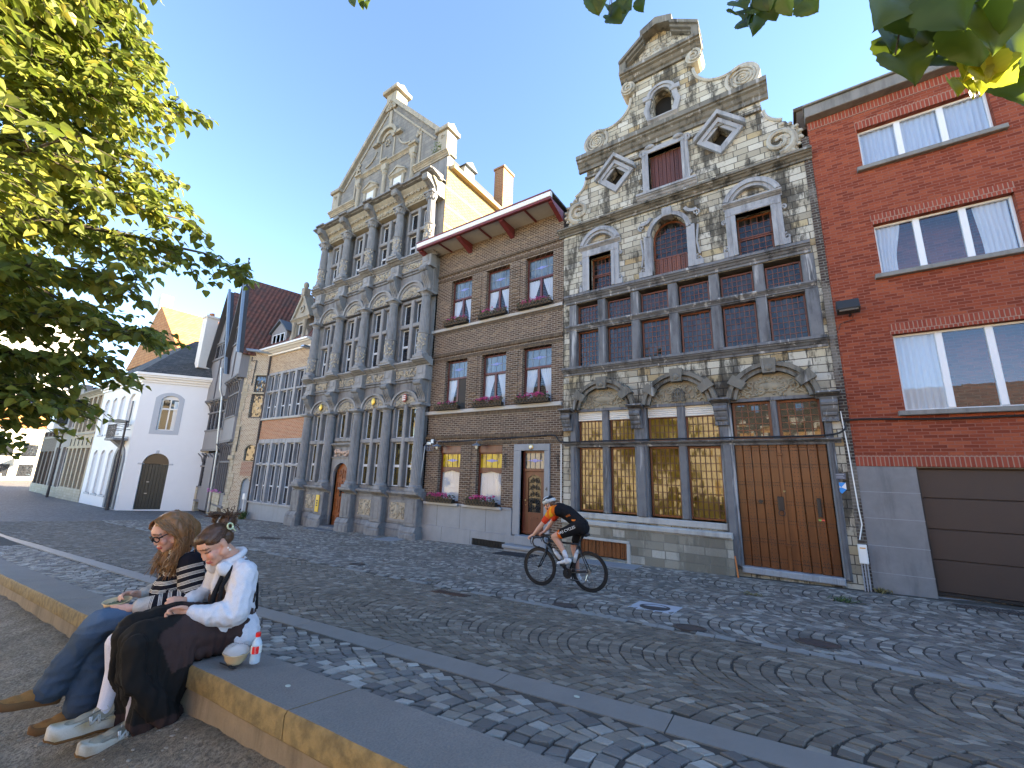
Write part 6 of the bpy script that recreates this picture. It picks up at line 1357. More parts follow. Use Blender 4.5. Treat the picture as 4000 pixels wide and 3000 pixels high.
# ------------------------------------------------------------------ street lamps
def streetlamp(loc, h, rz, label):
    t = thing('street_lamp', label, 'street lamp', loc, rz, 'street lamps'); build(MB().tube([(0, 0, 0), (0, 0, .9), (0, 0, h)], [.1, .085, .05], 10), 'pole', mat('lamp_brown', (.05, .04, .04), .5), t, world=False)
    build(MB().prof(-.11, .11, [(.05, h-.1), (.05, h+.02), (-.5, h+.1), (-1.35, h-.02), (-1.0, h-.12), (-.4, h-.14)]), 'lamp_head', mat('lamp_head', (.06, .065, .075), .4), t, world=False); return t
streetlamp((-34.95, 8.05, float(zf(-34.9))), 5.5, R(-62), 'dark street lamp with flat head at the corner of the white house')
streetlamp((-51.6, 8.0, float(zf(-51.6))), 5.6, R(-62), 'dark street lamp farther off before the narrow grey house')
# ------------------------------------------------------------------ lime trees of the quay
def leafmat(name, c, tr):
    m, nt, b = newmat(name); out = nt.nodes['Material Output']; co = objco(nt)
    at = nd(nt, 'Attribute', attribute_name='rnd').outputs['Fac']
    col = ramp(nt, at, [(0, mscale(c, .55)), (.5, c), (.85, (c[0]*1.5, c[1]*1.25, c[2])), (1, (c[0]*2.1, c[1]*1.5, c[2]*1.1))])
    d = nd(nt, 'BsdfPrincipled', {'Base Color': col, 'Roughness': .42, 'Specular IOR Level': .35}); t = nd(nt, 'BsdfTranslucent', {'Color': mix(nt, .4, col, (.34, .5, .06))})
    ms_ = nd(nt, 'MixShader', {0: tr, 1: d.outputs[0], 2: t.outputs[0]}); nt.links.new(ms_.outputs[0], out.inputs[0]); return m
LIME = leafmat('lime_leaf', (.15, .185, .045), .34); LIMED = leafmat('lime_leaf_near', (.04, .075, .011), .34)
BARK = mat('lime_bark', (.07, .058, .045), .9, .4, 12, .7)
LP = [(0, 0), (.34, .06), (.5, .38), (.3, .76), (0, 1.12), (-.3, .76), (-.5, .38), (-.34, .06)]
def leafset(items):
    """items: (pos, axis (base to tip), normal, size) -> one mesh of heart-shaped leaves folded at the midrib"""
    V = []; Fc = []; rn = []
    for i, (p, ax, nn, s) in enumerate(items):
        sd = ax.cross(nn).normalized(); nn = sd.cross(ax).normalized(); o = len(V)
        for (u, v) in LP: V.append(p+ax*(v*s)+sd*(u*s)+nn*(abs(u)*.28*s-.18*s*v*v)) 
        Fc += [(o, o+1, o+2, o+3, o+4), (o, o+4, o+5, o+6, o+7)]; r = random.random(); rn += [r]*8
    return V, Fc, rn
def fineleafset(items):
    V = []; Fc = []; rn = []; rg = random.Random(77); NV = 13
    for (p, ax, nn, s) in items:
        sd = ax.cross(nn).normalized(); nn = sd.cross(ax).normalized(); o = len(V); r = rg.random(); cu = rg.uniform(.1, .5); tw = rg.uniform(-.3, .3); ph = rg.uniform(0, 6)
        for i in range(NV):
            v = i/(NV-1); w_ = .52*(math.sin(PI*min(1, v*.92+.08)**.72))**.8*(1-.15*v) if i < NV-1 else .0
            if i == 0: w_ = .2
            w_ *= 1+(.05 if i % 2 else -.03)
            for j in range(-3, 4):
                u = w_*j/3; back = -.1*(abs(j)/3)**2*(1 if i < 3 else 0)*(1-i/3)
                V.append(p+ax*(s*(v+back))+sd*(u*s)+nn*(s*(abs(u)*.38-cu*v*v*.5+tw*u*v+.03*math.sin(7*v+ph+j))))
        for i in range(NV-1):
            for j in range(6): a = o+i*7+j; Fc.append((a, a+1, a+8, a+7))
        rn += [r*.8+.1*abs(j)/3+(.08 if i % 2 and abs(j) > 0 else 0) for i in range(NV) for j in range(-3, 4)]
    return V, Fc, rn
def buildleaves(items, name, m, root, fine=False):
    V, Fc, rn = fineleafset(items) if fine else leafset(items); mb = MB(); mb.v = [tuple(v) for v in V]; mb.f = Fc; o = build(mb, name, m, root, smooth=fine)
    a = o.data.attributes.new('rnd', 'FLOAT', 'POINT'); a.data.foreach_set('value', rn); return o
def limetree(name, label, loc, trunk, limbs_spec, seed, leaf=.085, dens=1.0, m=LIME, cull=None):
    rg = random.Random(seed); random.seed(seed); t = thing(name, label, 'tree', loc); L = Vector(loc)
    tk = MB().tube([L+Vector(p[:3]) for p in trunk], [p[3] for p in trunk], 12); build(tk, 'trunk', BARK, t, smooth=True)
    lm = MB(); items = []
    for (z, az, ln, rise, r) in limbs_spec:
        i = 0
        while i < len(trunk)-2 and trunk[i+1][2] < z: i += 1
        a, b_ = trunk[i], trunk[i+1]; k = min(1, max(0, (z-a[2])/(b_[2]-a[2]))); st = L+Vector((a[0]+(b_[0]-a[0])*k, a[1]+(b_[1]-a[1])*k, z))
        d = Vector((math.cos(az), math.sin(az), 0)); n = 9; pts = []
        for j in range(n+1):
            q = j/n; pts.append(st+d*(ln*q)+Vector((0, 0, rise*ln*(q-.75*q*q)*1.6))+Vector((rg.gauss(0, .03), rg.gauss(0, .03), rg.gauss(0, .03)))*ln*.5*q)
        lm.tube(pts, [r*(1-.85*j/n)+.004 for j in range(n+1)], 6)
        for j in range(2, n+1):
            q = j/n
            for c in range(int(rg.uniform(2, 4)*dens*(1 if ln > .8 else .7))+1):
                tw = rg.uniform(.35, .8)*(1.1-.5*q)*min(1, ln/1.4); ang = az+rg.choice((-1, 1))*rg.uniform(.35, 1.25)+(rg.uniform(-.4, .4) if j == n else 0)
                td = Vector((math.cos(ang), math.sin(ang), rg.uniform(-.35, .5))).normalized(); base = pts[j]; tp = []
                for e in range(6): qq = e/5; tp.append(base+td*tw*qq+Vector((0, 0, -.3*tw*qq*qq)))
                lm.tube(tp, [.006, .005, .004, .004, .003, .002], 4)
                nl = max(4, int(tw*18*dens))
                for e in range(nl):
                    qq = (e+.5)/nl; ii = min(4, int(qq*5)); p = tp[ii].lerp(tp[ii+1], qq*5-ii); s_ = 1 if e % 2 else -1
                    hd = Vector((td.x, td.y, 0)).normalized(); out = (Vector((-hd.y, hd.x, 0))*s_*rg.uniform(.5, 1.1)+hd*rg.uniform(.1, .7)+Vector((0, 0, rg.uniform(-1.0, .05)))).normalized()
                    nn = (Vector((0, 0, 1))+out*rg.uniform(0, .9)+Vector((rg.gauss(0, .35), rg.gauss(0, .35), rg.gauss(0, .25)))).normalized()
                    if cull and cull(p): continue
                    items.append((p+out*.02+Vector((rg.gauss(0, .02), rg.gauss(0, .02), rg.gauss(0, .02))), out, nn, leaf*rg.uniform(.65, 1.2)))
    build(lm, 'limb', BARK, t, smooth=True); buildleaves(items, 'crown', m, t); return t, items
T0 = (-6.5, -.5, -1.75)
def rmax(z):
    zs = [0, .4, 1.0, 1.6, 2.7, 3.3, 4.0, 4.8, 5.6, 6.6, 7.4]; rs = [.8, 1.35, 2.15, 2.45, 2.7, 2.3, 1.85, 1.68, 1.35, 1.0, .5]
    return float(np.interp(z, zs, rs))
rg = random.Random(12); sp_ = []
for k in range(104):
    z = .35+6.9*((k+.5)/104)**1.0; az = k*2.39996+rg.uniform(-.3, .3); rise = rg.uniform(.05, .35)
    sp_.append((z-T0[2]-.15*rmax(z), az, rmax(z)*rg.uniform(.74, .97), rise, .02+.02*(1-z/8)))
t, items = limetree('lime_tree', 'leafy lime tree at the left with sunlit yellow-green upper crown and shaded lower boughs', T0, [(0, 0, -.2, .22), (.03, .02, 1.5, .17), (-.02, .04, 4, .13), (.02, 0, 6.5, .09), (0, 0, 9.0, .03)], sp_, 5, .088, 1.5)
# the tree above the camera: trunk behind, boughs overhead, sprays of leaves hanging into the top of the picture
T1 = (1.9, -2.3, -1.4); rg = random.Random(31); sp_ = [(3.6+k*.22, 2.4*k, rg.uniform(1.2, 2.0), .3, .05) for k in range(16)]
def incull(p): return p.y > -.55
t, _ = limetree('overhanging_lime_tree', 'lime tree standing behind the viewer whose hanging leaf sprays reach in along the top edge', T1, [(0, 0, -.2, .25), (0, .05, 2.5, .19), (-.05, .1, 5.0, .14), (0, 0, 7.5, .06), (0, 0, 8.2, .02)], sp_, 9, .09, .5, LIMED, incull)
lm = MB(); items = []; fl = []
def spray(path, n, size, spread, seed, droop=.9):
    rg = random.Random(seed); pts = [Vector(p) for p in path]; lm.tube(pts, [.03*(1-i/len(pts))+.003 for i in range(len(pts))], 5)
    seg = len(pts)-1
    for k in range(n):
        q = .45+.55*(k+rg.random())/n; ii = min(seg-1, int(q*seg)); p = pts[ii].lerp(pts[ii+1], q*seg-ii)
        o = Vector((rg.gauss(0, 1), rg.gauss(0, 1), rg.gauss(-droop*1.3, .5))).normalized(); p = p+Vector((rg.gauss(0, spread), rg.gauss(0, spread), rg.gauss(0, spread*.6)))
        items.append((p, o, Vector((rg.gauss(0, .6), rg.gauss(-.4, .6), rg.gauss(.5, .4))).normalized(), size*rg.uniform(.75, 1.15)))
B0 = (1.9, -2.2, 3.3)
def hang(pts, hub, size, seed):
    rg = random.Random(seed)
    for c in pts:
        c = Vector(c); ax = Vector((rg.gauss(0, .35), rg.gauss(-.1, .3), -1)).normalized(); sz = size*rg.uniform(.75, 1.12); b_ = c-ax*sz*.5; h = Vector(hub)
        nn = Vector((rg.gauss(0, .55), -1, rg.gauss(.35, .35))).normalized()
        lm.tube([h, h.lerp(b_, .6)+Vector((0, 0, .02)), b_], [.0035, .0022, .0014], 4); items.append((b_, ax, nn, sz))
def bough(pts): lm.tube([Vector(p) for p in pts], [.03*(1-i/len(pts))+.004 for i in range(len(pts))], 6)
bough([(1.9, -2.2, 3.3), (1.2, -.6, 2.4), (.6, .5, 1.4), (.32, .74, .86)])
hang([(.171, .685, .675), (.201, .811, .745), (.209, .817, .711), (.199, .712, .675), (.222, .775, .672), (.234, .752, .678), (.238, .777, .745), (.231, .675, .628), (.196, .751, .624)], (.24, .72, .82), .08, 5)
hang([(.259, .812, .663), (.279, .8, .713), (.258, .715, .6), (.269, .699, .593), (.283, .743, .669)], (.29, .74, .8), .078, 6)
hang([(.332, .812, .692), (.314, .776, .611), (.333, .807, .66), (.344, .874, .644), (.348, .882, .614)], (.36, .8, .82), .08, 7)
rgs = random.Random(44); shade_leaf_pts = []  # leaves added out of view to dapple sun on the near sprays
for k in range(46):
    c = Vector(rgs.choice([(.2, .75, .7), (.27, .76, .68), (.33, .82, .68), (.24, .75, .72)])); q = rgs.uniform(.22, .75); shade_leaf_pts.append(tuple(c+sdir*q+Vector((rgs.gauss(.03, .07), rgs.gauss(0, .07), rgs.gauss(.05, .06)))))
bough([(1.9, -2.2, 3.3), (1.5, -.3, 2.2), (.95, .9, 1.35), (.72, 1.1, 1.15)]); hang([p for p in shade_leaf_pts if p[2] > .62*p[1]+.28 or p[0] > .75], (.72, 1.1, 1.15), .085, 8)
bough([(1.9, -2.2, 3.3), (.6, .2, 3.5), (-.4, 1.5, 2.95), (-.58, 1.7, 2.62)])
hang([(-.657, 1.636, 2.439), (-.621, 1.643, 2.441), (-.612, 1.773, 2.546), (-.591, 1.893, 2.615), (-.56, 1.758, 2.509), (-.502, 1.749, 2.467), (-.463, 1.812, 2.506), (-.577, 1.726, 2.396), (-.6, 1.74, 2.45)], (-.57, 1.7, 2.64), .1, 1)
bough([(1.9, -2.2, 3.3), (.8, .3, 3.1), (.15, 1.4, 2.1), (.05, 1.48, 1.88)])
hang([(-.026, 1.472, 1.723), (-.003, 1.54, 1.75), (.022, 1.544, 1.77), (.045, 1.484, 1.717), (.067, 1.481, 1.718), (-.008, 1.454, 1.737), (.029, 1.562, 1.74), (.08, 1.511, 1.715)], (.04, 1.48, 1.88), .088, 2)
hang([(.127, 1.467, 1.644), (.194, 1.641, 1.811), (.203, 1.596, 1.736)], (.16, 1.5, 1.87), .085, 3)
bough([(1.9, -2.2, 3.3), (-.8, .3, 3.9), (-2.0, 1.1, 3.4), (-2.17, 1.18, 3.26)])
hang([(-2.204, 1.184, 3.121), (-2.162, 1.225, 3.134), (-2.149, 1.253, 3.132)], (-2.17, 1.18, 3.26), .09, 4)
build(lm, 'hanging_twig', BARK, t); buildleaves(items, 'hanging_leaves', LIMED, t, True)
fb_ = []; rg = random.Random(8)
for c in [(.267, .758, .595), (.274, .766, .582), (.263, .765, .588), (.279, .756, .592), (.27, .771, .577), (.276, .771, .574), (.29, .762, .579), (.261, .774, .577)]*2:
    ax = Vector((rg.gauss(0, .5), rg.gauss(0, .4), -1)).normalized(); fb_.append((Vector(c)-ax*.02+Vector((rg.gauss(0, .008), rg.gauss(0, .008), rg.gauss(0, .008))), ax, Vector((rg.gauss(0, .8), -1, .3)).normalized(), .036))
buildleaves(fb_, 'sunlit_leaf_cluster', leafmat('sunlit_leaf_yellow', (.42, .42, .04), .5), t, True)  # yellow colour stands in for sun on this leaf cluster
# ------------------------------------------------------------------ figures
def fuse(mb, vox=.008, it=5, fac=.5):
    me = bpy.data.meshes.new('tmp'); me.from_pydata([tuple(v) for v in mb.v], [], mb.f); o = bpy.data.objects.new('tmp', me); COL.objects.link(o)
    a = o.modifiers.new('r', 'REMESH'); a.mode = 'VOXEL'; a.voxel_size = vox
    s = o.modifiers.new('s', 'SMOOTH'); s.iterations = it; s.factor = fac
    dg = bpy.context.evaluated_depsgraph_get(); dg.update(); e = o.evaluated_get(dg).to_mesh()
    out = MB(); out.v = [tuple(v.co) for v in e.vertices]; out.f = [tuple(p.vertices) for p in e.polygons]
    o.evaluated_get(dg).to_mesh_clear(); bpy.data.objects.remove(o); bpy.data.meshes.remove(me); return out
def vnorm(mb):
    me = bpy.data.meshes.new('n'); me.from_pydata(mb.v, [], mb.f); me.update(); n = [v.normal.copy() for v in me.vertices]; bpy.data.meshes.remove(me); return n
def wrinkle(mb, amp, fn):
    """push vertices along their normals by fn(p) in -1..1"""
    ns = vnorm(mb); mb.v = [tuple(Vector(p)+n*(amp*fn(Vector(p)))) for p, n in zip(mb.v, ns)]; return mb
def folds(fr=9, seed=0, sx=1, sy=1, sz=1): return lambda p: noise.noise((p.x*fr*sx+seed, p.y*fr*sy, p.z*fr*sz))+.5*noise.noise((p.x*fr*2.3*sx, p.y*fr*2.3*sy+seed, p.z*fr*2.3*sz))
def cloth(name, rough=.9, nscale=180, bm=.15, stripes=None, sheen=.0):
    m, nt, b = newmat(name); at = nd(nt, 'Attribute', attribute_name='col').outputs['Color']; co = objco(nt); n = noise_(nt, co, nscale, 3); n0 = noise_(nt, co, 9, 4)
    c = mix(nt, mth(nt, 'MULTIPLY', n, .35), at, (0, 0, 0)); c = mix(nt, mth(nt, 'MULTIPLY', n0, .25), c, mix(nt, .5, at, (0, 0, 0)))
    if stripes:
        s = nd(nt, 'Attribute', attribute_name='s').outputs['Fac']; k = mth(nt, 'FRACT', mth(nt, 'DIVIDE', mth(nt, 'ADD', s, mth(nt, 'MULTIPLY', n0, .008)), .05))
        st = ramp(nt, k, [(0, (.012, .012, .018)), (.36, (.62, .58, .5)), (.47, (.012, .012, .018)), (.53, (.6, .56, .5)), (.62, (.012, .012, .018)), (.68, (.62, .58, .52)), (.8, (.012, .012, .018))]); st.node.color_ramp.interpolation = 'CONSTANT'
        c = mix(nt, nd(nt, 'Attribute', attribute_name='w').outputs['Fac'], mix(nt, mth(nt, 'MULTIPLY', n, .3), st, (0, 0, 0)), c)
    lnk(nt, b.inputs['Base Color'], c); b.inputs['Roughness'].default_value = rough; b.inputs['Specular IOR Level'].default_value = .2
    bump(nt, b, n, bm, .003); return m
def skinmat(name):
    m, nt, b = newmat(name); at = nd(nt, 'Attribute', attribute_name='col').outputs['Color']; co = objco(nt); n = noise_(nt, co, 60, 3)
    lnk(nt, b.inputs['Base Color'], mix(nt, mth(nt, 'MULTIPLY', n, .12), at, (.4, .12, .08))); b.inputs['Roughness'].default_value = .48
    b.inputs['Subsurface Weight'].default_value = .12; b.inputs['Subsurface Radius'].default_value = (.01, .004, .002); b.inputs['Subsurface Scale'].default_value = .5; return m
SKIN = skinmat('skin'); CLOTH = cloth('cloth'); KNIT = cloth('striped_knit', .95, 140, .5, True)
def put(mb, name, m, root, colf, attrs=None, kind=None):
    """link a fused mesh as a part, painting the attributes from world positions"""
    vs_ = mb.v; o = build(mb, name, m, root, smooth=True); me = o.data
    a = me.attributes.new('col', 'FLOAT_COLOR', 'POINT'); 
    a.data.foreach_set('color', [q for p in vs_ for q in (*(colf(Vector(p)) if callable(colf) else colf), 1)])
    for k, f in (attrs or {}).items():
        b_ = me.attributes.new(k, 'FLOAT', 'POINT'); b_.data.foreach_set('value', [f(Vector(p)) for p in vs_])
    return o
def axes(f, u):
    f = Vector(f).normalized(); u = Vector(u); u = (u-f*u.dot(f)).normalized(); l = u.cross(f); return Matrix((f, l, u)).transposed()   # columns f,l,u
def headmesh(mb, c, M, k=1.0, neck=None, hair=False):
    c = Vector(c); w_ = lambda f, l, u: c+M @ Vector((f*k, l*k, u*k))
    E = lambda f, l, u, rf, rl, ru: mb.ell(w_(f, l, u), (rf*k, rl*k, ru*k), 16, 10, M)
    E(-.012, 0, .03, .097, .075, .09); E(.036, 0, -.04, .058, .056, .08); E(.05, 0, -.085, .04, .038, .032); E(.07, 0, -.103, .02, .022, .017); E(.03, 0, .03, .068, .066, .06)
    mb.cap(w_(.086, 0, .012), w_(.1, 0, -.036), .008*k, .0115*k, 8); E(.092, .01, -.04, .01, .008, .007); E(.092, -.01, -.04, .01, .008, .007)
    for s in (-1, 1): E(.064, s*.034, -.035, .028, .026, .03); E(.076, s*.03, .022, .014, .026, .009); E(.074, s*.031, .002, .012, .016, .011); E(-.012, s*.074, -.012, .02, .009, .031); E(.0, s*.066, -.06, .04, .018, .03)
    E(.092, 0, -.066, .012, .021, .007); E(.09, 0, -.079, .012, .019, .008); E(.085, 0, -.072, .014, .024, .016)
    if neck: mb.cap(w_(-.02, 0, -.05), neck[:3], .052*k, neck[3], 12)
    return w_
def facecol(c, M, k, base, lip=(.45, .12, .1), blush=(.6, .22, .16), brow=(.12, .06, .03)):
    c = Vector(c); Mi = M.transposed()
    def f(p):
        q = (Mi @ (p-c))/k; f_, l, u = q; al = abs(l)
        if q.length > .17 or f_ < .0: return base
        if f_ > .075 and al < .023 and -.084 < u < -.061: return lip
        if f_ > .06 and abs(al-.03) < .024 and abs(u-.03+.25*(al-.03)) < .0055: return brow
        if f_ > .06 and abs(al-.031) < .016 and abs(u-.0) < .0045: return (.06, .03, .022)
        d = math.hypot(al-.04, u+.03)
        if d < .03: t = max(0, 1-d/.03)*.7; return tuple(a*(1-t)+b_*t for a, b_ in zip(base, blush))
        return base
    return f
def hand(mb, wr, M, side, curl, k=1.0, spread=.12, thumb=.6, rw=.024):
    """palm with five separate fingers. M columns: forward (to the fingers), lateral (towards the thumb), back-of-hand"""
    w_ = Vector(wr); P = lambda f, l, u: w_+M @ Vector((f*k, l*k, u*k))
    mb.cap(P(.0, 0, 0), P(.03, .004, 0), rw*k, .024*k, 10); mb.ell(P(.055, .002, 0), (.045*k, .04*k, .015*k), 12, 8, M)
    for i, (l, ln) in enumerate(((.03, .072), (.011, .08), (-.009, .074), (-.028, .058))):
        c = curl[i] if isinstance(curl, (list, tuple)) else curl; p = P(.088-.006*abs(i-1), l, 0); a = c*.55; d = spread*(1.5-i)*.5; pts = [p]
        for j, s in enumerate((.45, .32, .25)):
            v = M @ Vector((math.cos(a)*math.cos(d), math.sin(d), -math.sin(a))); p = p+v*(ln*s*k); pts.append(p); a += c*(.85 if j == 0 else .6)
        mb.limb([(*q, r*k) for q, r in zip(pts, (.0095, .0088, .008, .0068))], 8)
    a = thumb; p0 = P(.022, .03, -.004); p1 = p0+M @ Vector((.03*math.cos(a), .03*math.sin(a)*.8+.008, -.012))*k; p2 = p1+M @ Vector((.026, .008, -.016))*k; mb.limb([(*p0, .014*k), (*p1, .0115*k), (*p2, .0085*k)], 8)
def strands(root_pts, r0, seed, wave=.012, fr=26, n=4, r1=None):
    """hair: each item is a list of guide points"""
    rg = random.Random(seed); mb = MB()
    for pts in root_pts:
        pts = [Vector(p) for p in pts]; out = []; k = 11; a0 = rg.uniform(0, 6); f = fr*rg.uniform(.7, 1.3)
        m_ = len(pts)-1
        for i in range(k+1):
            t = i/k*m_; j = min(m_-1, int(t)); u = t-j; a, b_ = pts[j], pts[j+1]; p = a.lerp(b_, u)
            w_ = wave*min(1, i/3.0); out.append(p+Vector((math.sin(a0+f*i/k), math.cos(a0*1.7+f*i/k), .4*math.sin(a0*2+f*i/k)))*w_)
        r = r0*rg.uniform(.6, 1.3); mb.tube(out, [r*(1-.6*(i/k)**2) for i in range(k+1)], n)
    return mb
def smoothpts(P, n=24):
    P = [Vector(p) for p in P]; out = []
    for i in range(len(P)-1):
        a, b_, c, d = P[max(0, i-1)], P[i], P[i+1], P[min(len(P)-1, i+2)]
        for j in range(4): t = j/4; out.append(.5*((2*b_)+(c-a)*t+(2*a-5*b_+4*c-d)*t*t+(3*b_-a-3*c+d)*t**3))
    return out+[P[-1]]
def hairmat(name, c0, c1):
    m, nt, b = newmat(name); co = objco(nt); n = noise_(nt, mapv(nt, co, (40, 40, 9)), 1.0, 4); n2 = noise_(nt, co, 14, 3); lnk(nt, b.inputs['Base Color'], mix(nt, n2, mix(nt, n, c0, c1), mscale(c0, .8))); b.inputs['Roughness'].default_value = .42; b.inputs['Specular IOR Level'].default_value = .45; bump(nt, b, n, .5, .004); return m
def segd(p, a, b_):
    ab = b_-a; t = max(0, min(1, (p-a).dot(ab)/ab.length_squared)); return (p-(a+ab*t)).length, t
def shoe(root, heel, toe, up, wd, colf, solecol, name='shoe', k=1.0, chunky=1.0, laces=None, emblem=None):
    H, T = Vector(heel), Vector(toe); L = (T-H).length; M = axes(T-H, up); P = lambda f, l, u: H+M @ Vector((f*L, l, u))
    mb = MB(); h = .045*k
    for f, rf, rl, ru, zu in ((.1, .12, .8, 1.15, 1.0), (.28, .2, .82, 1.25, 1.1), (.5, .22, .9, .95, .75), (.72, .2, 1.0, .72, .5), (.88, .13, .85, .55, .4)): mb.ell(P(f, 0, h*zu), (rf*L, wd*rl, h*ru), 14, 9, M)
    mb.cap(P(.16, 0, h*1.2), P(.14, 0, h*2.0), wd*.82, wd*.86, 14)
    s = put(fuse(mb, .006, 4), name, CLOTH, root, colf)
    pr = [(-.02, .55), (0, .8), (.15, .92), (.35, .85), (.55, .95), (.75, 1.08), (.9, .9), (1.0, .55), (1.02, .2)]; sb = MB(); n = len(pr); base = -.012*chunky
    out = [(f, w_*wd) for f, w_ in pr]+[(f, -w_*wd) for f, w_ in reversed(pr)]
    lv = [(base, .94), (base+.004, 1.0), (.022*chunky, 1.02), (.028*chunky, .96)]; N = len(out)
    for u, sc_ in lv: sb.v += [tuple(P(.5+(f-.5)*sc_+0, l*sc_, u+(.01 if f > .93 else 0))) for f, l in out]
    for i in range(len(lv)-1): sb.f += [(i*N+j, i*N+(j+1) % N, (i+1)*N+(j+1) % N, (i+1)*N+j) for j in range(N)]
    sb.f += [tuple(range(N))[::-1], tuple(range((len(lv)-1)*N, len(lv)*N))]
    put(sb, 'sole', CLOTH, s, solecol)
    if chunky > 1.2:
        ob_ = MB(); lv = [(base-.008, .93), (base-.004, .99), (base+.006, 1.035), (base+.008, 1.0)]
        for u, sc_ in lv: ob_.v += [tuple(P(.5+(f-.5)*sc_, l*sc_, u+(.01 if f > .93 else 0)+(.003 if k_ % 2 else 0))) for k_, (f, l) in enumerate(out)]
        for i in range(len(lv)-1): ob_.f += [(i*N+j, i*N+(j+1) % N, (i+1)*N+(j+1) % N, (i+1)*N+j) for j in range(N)]
        ob_.f += [tuple(range(N))[::-1], tuple(range((len(lv)-1)*N, len(lv)*N))]; put(ob_, 'outsole', CLOTH, s, (.2, .1, .035))
        tb_ = MB()
        for sg in (-1, 1): tb_.tube([P(.98, sg*wd*.2, h*.62), P(.85, sg*wd*.8, h*.62), P(.7, sg*wd*1.0, h*.85), P(.52, sg*wd*.86, h*1.1), P(.3, sg*wd*.88, h*.75), P(.1, sg*wd*.85, h*.8)], .0035, 4).tube([P(.1, sg*wd*.75, h*1.7), P(.2, sg*wd*.95, h*1.25), P(.3, sg*wd*.9, h*.8)], .003, 4).tube([P(.36, sg*wd*.55, h*1.85), P(.6, sg*wd*.62, h*1.2), P(.72, sg*wd*.5, h*1.05)], .003, 4)
        put(tb_, 'overlay_seams', CLOTH, s, (.27, .24, .19))
    if laces:
        lb = MB()
        for i in range(5): f = .34+i*.075; z = h*(2.05-.32*i*.9); lb.tube([P(f, -wd*.4, z*.93), P(f+.02, 0, z), P(f+.045, wd*.4, z*.93)], .003, 5)
        for sgn in (-1, 1): lb.tube([P(.34, 0, h*2.05), P(.3, sgn*.03, h*2.3), P(.26, sgn*.05, h*1.9), P(.36, sgn*.035, h*1.7)], .0025, 5)
        put(lb, 'laces', CLOTH, s, laces)
    if emblem:
        eb = MB(); sg = emblem; q = lambda f, u: P(f, sg*wd*.98*(1 if f < .5 else 1.0), u); z0, z1 = h*.62, h*1.5
        for w2 in (0, .022): eb.tube([q(.34+w2, z0), q(.37+w2, z1), q(.46+w2, z0), q(.49+w2, z1)], .005, 4)
        put(eb, 'side_letter', CLOTH, s, (.8, .78, .72))
    return s
# ---------------------------------------------------------------- woman in the white shirt and brown skirt (nearer)
W1 = thing('person', 'seated woman with brown bun, white shirt, brown bodice and long dark skirt', 'person', (-3.42, 1.55, float(wtop(-3.42))), 0, 'women seated on the low wall')
hc = Vector((-3.43, 1.398, -.535)); HM = axes((.2, -.77, -.6), (.0, -.6, .79)); skin1 = (.62, .33, .22)
bm = MB(); hw_ = headmesh(bm, hc, HM, 1.02, (-3.44, 1.545, -.66, .056))
bm.limb([(-3.44, 1.545, -.66, .07), (-3.44, 1.58, -.8, .1), (-3.44, 1.61, -1.0, .1), (-3.44, 1.6, -1.12, .12)])
bm.limb([(-3.6, 1.52, -.73, .05), (-3.65, 1.5, -.93, .04), (-3.57, 1.34, -.905, .026)]); bm.limb([(-3.28, 1.55, -.73, .05), (-3.2, 1.475, -.96, .04), (-3.3, 1.29, -.916, .026)])
for sx, kn, an in ((-3.52, (-3.5, .985, -1.02), (-3.47, 1.0, -1.4)), (-3.36, (-3.33, 1.0, -.985), (-3.3, 1.08, -1.47))): bm.limb([(sx, 1.56, -1.1, .07), (*kn, .034), (*an, .024)])
hand(bm, (-3.31, 1.27, -.915), axes((-.5, -.85, .05), (.1, .0, 1)) @ Matrix.Rotation(R(70), 3, 'X'), 1, [1.3, 1.25, 1.2, 1.1], 1.0, .1, .5)
hand(bm, (-3.56, 1.33, -.905), axes((.35, -.9, .12), (0, .2, 1)) @ Matrix.Rotation(R(-60), 3, 'X'), -1, [1.2, 1.3, 1.3, 1.2], 1.0, .1, .5)
def hb(p):
    Mi = HM.transposed(); return facecol(hc, HM, 1.02, skin1, (.5, .12, .09), (.68, .25, .17))(p)
put(fuse(bm, .0055, 3), 'body', SKIN, W1, hb)
# shirt
WH = (.76, .76, .78); sb = MB()
sb.limb([(-3.44, 1.55, -.7, .085), (-3.44, 1.585, -.82, .125), (-3.44, 1.615, -.98, .12), (-3.44, 1.6, -1.1, .145)])
sb.limb([(-3.54, 1.53, -.72, .08), (-3.34, 1.55, -.72, .08)]); sb.limb([(-3.56, 1.55, -.8, .09), (-3.32, 1.57, -.8, .09)])
sb.limb([(-3.58, 1.53, -.74, .078), (-3.66, 1.5, -.92, .072), (-3.57, 1.37, -.91, .05), (-3.565, 1.352, -.908, .036)]); sb.limb([(-3.29, 1.56, -.74, .085), (-3.2, 1.5, -.95, .085), (-3.26, 1.35, -.945, .062), (-3.295, 1.288, -.918, .042)])
sb.ell((-3.36, 1.6, -1.14), (.16, .14, .1), 14, 9); sb.ell((-3.44, 1.62, -1.12), (.2, .14, .12), 14, 9); sb.ell((-3.27, 1.45, -1.06), (.045, .12, .07), 12, 8, Matrix.Rotation(R(25), 3, 'X'))
s_ = fuse(sb, .0075, 4); wrinkle(s_, .011, lambda p: -abs(noise.noise((p.x*17+3, p.y*17, p.z*12)))*1.6+.5+.4*noise.noise((p.x*38, p.y*38, p.z*30))); so_ = put(s_, 'shirt', CLOTH, W1, WH)
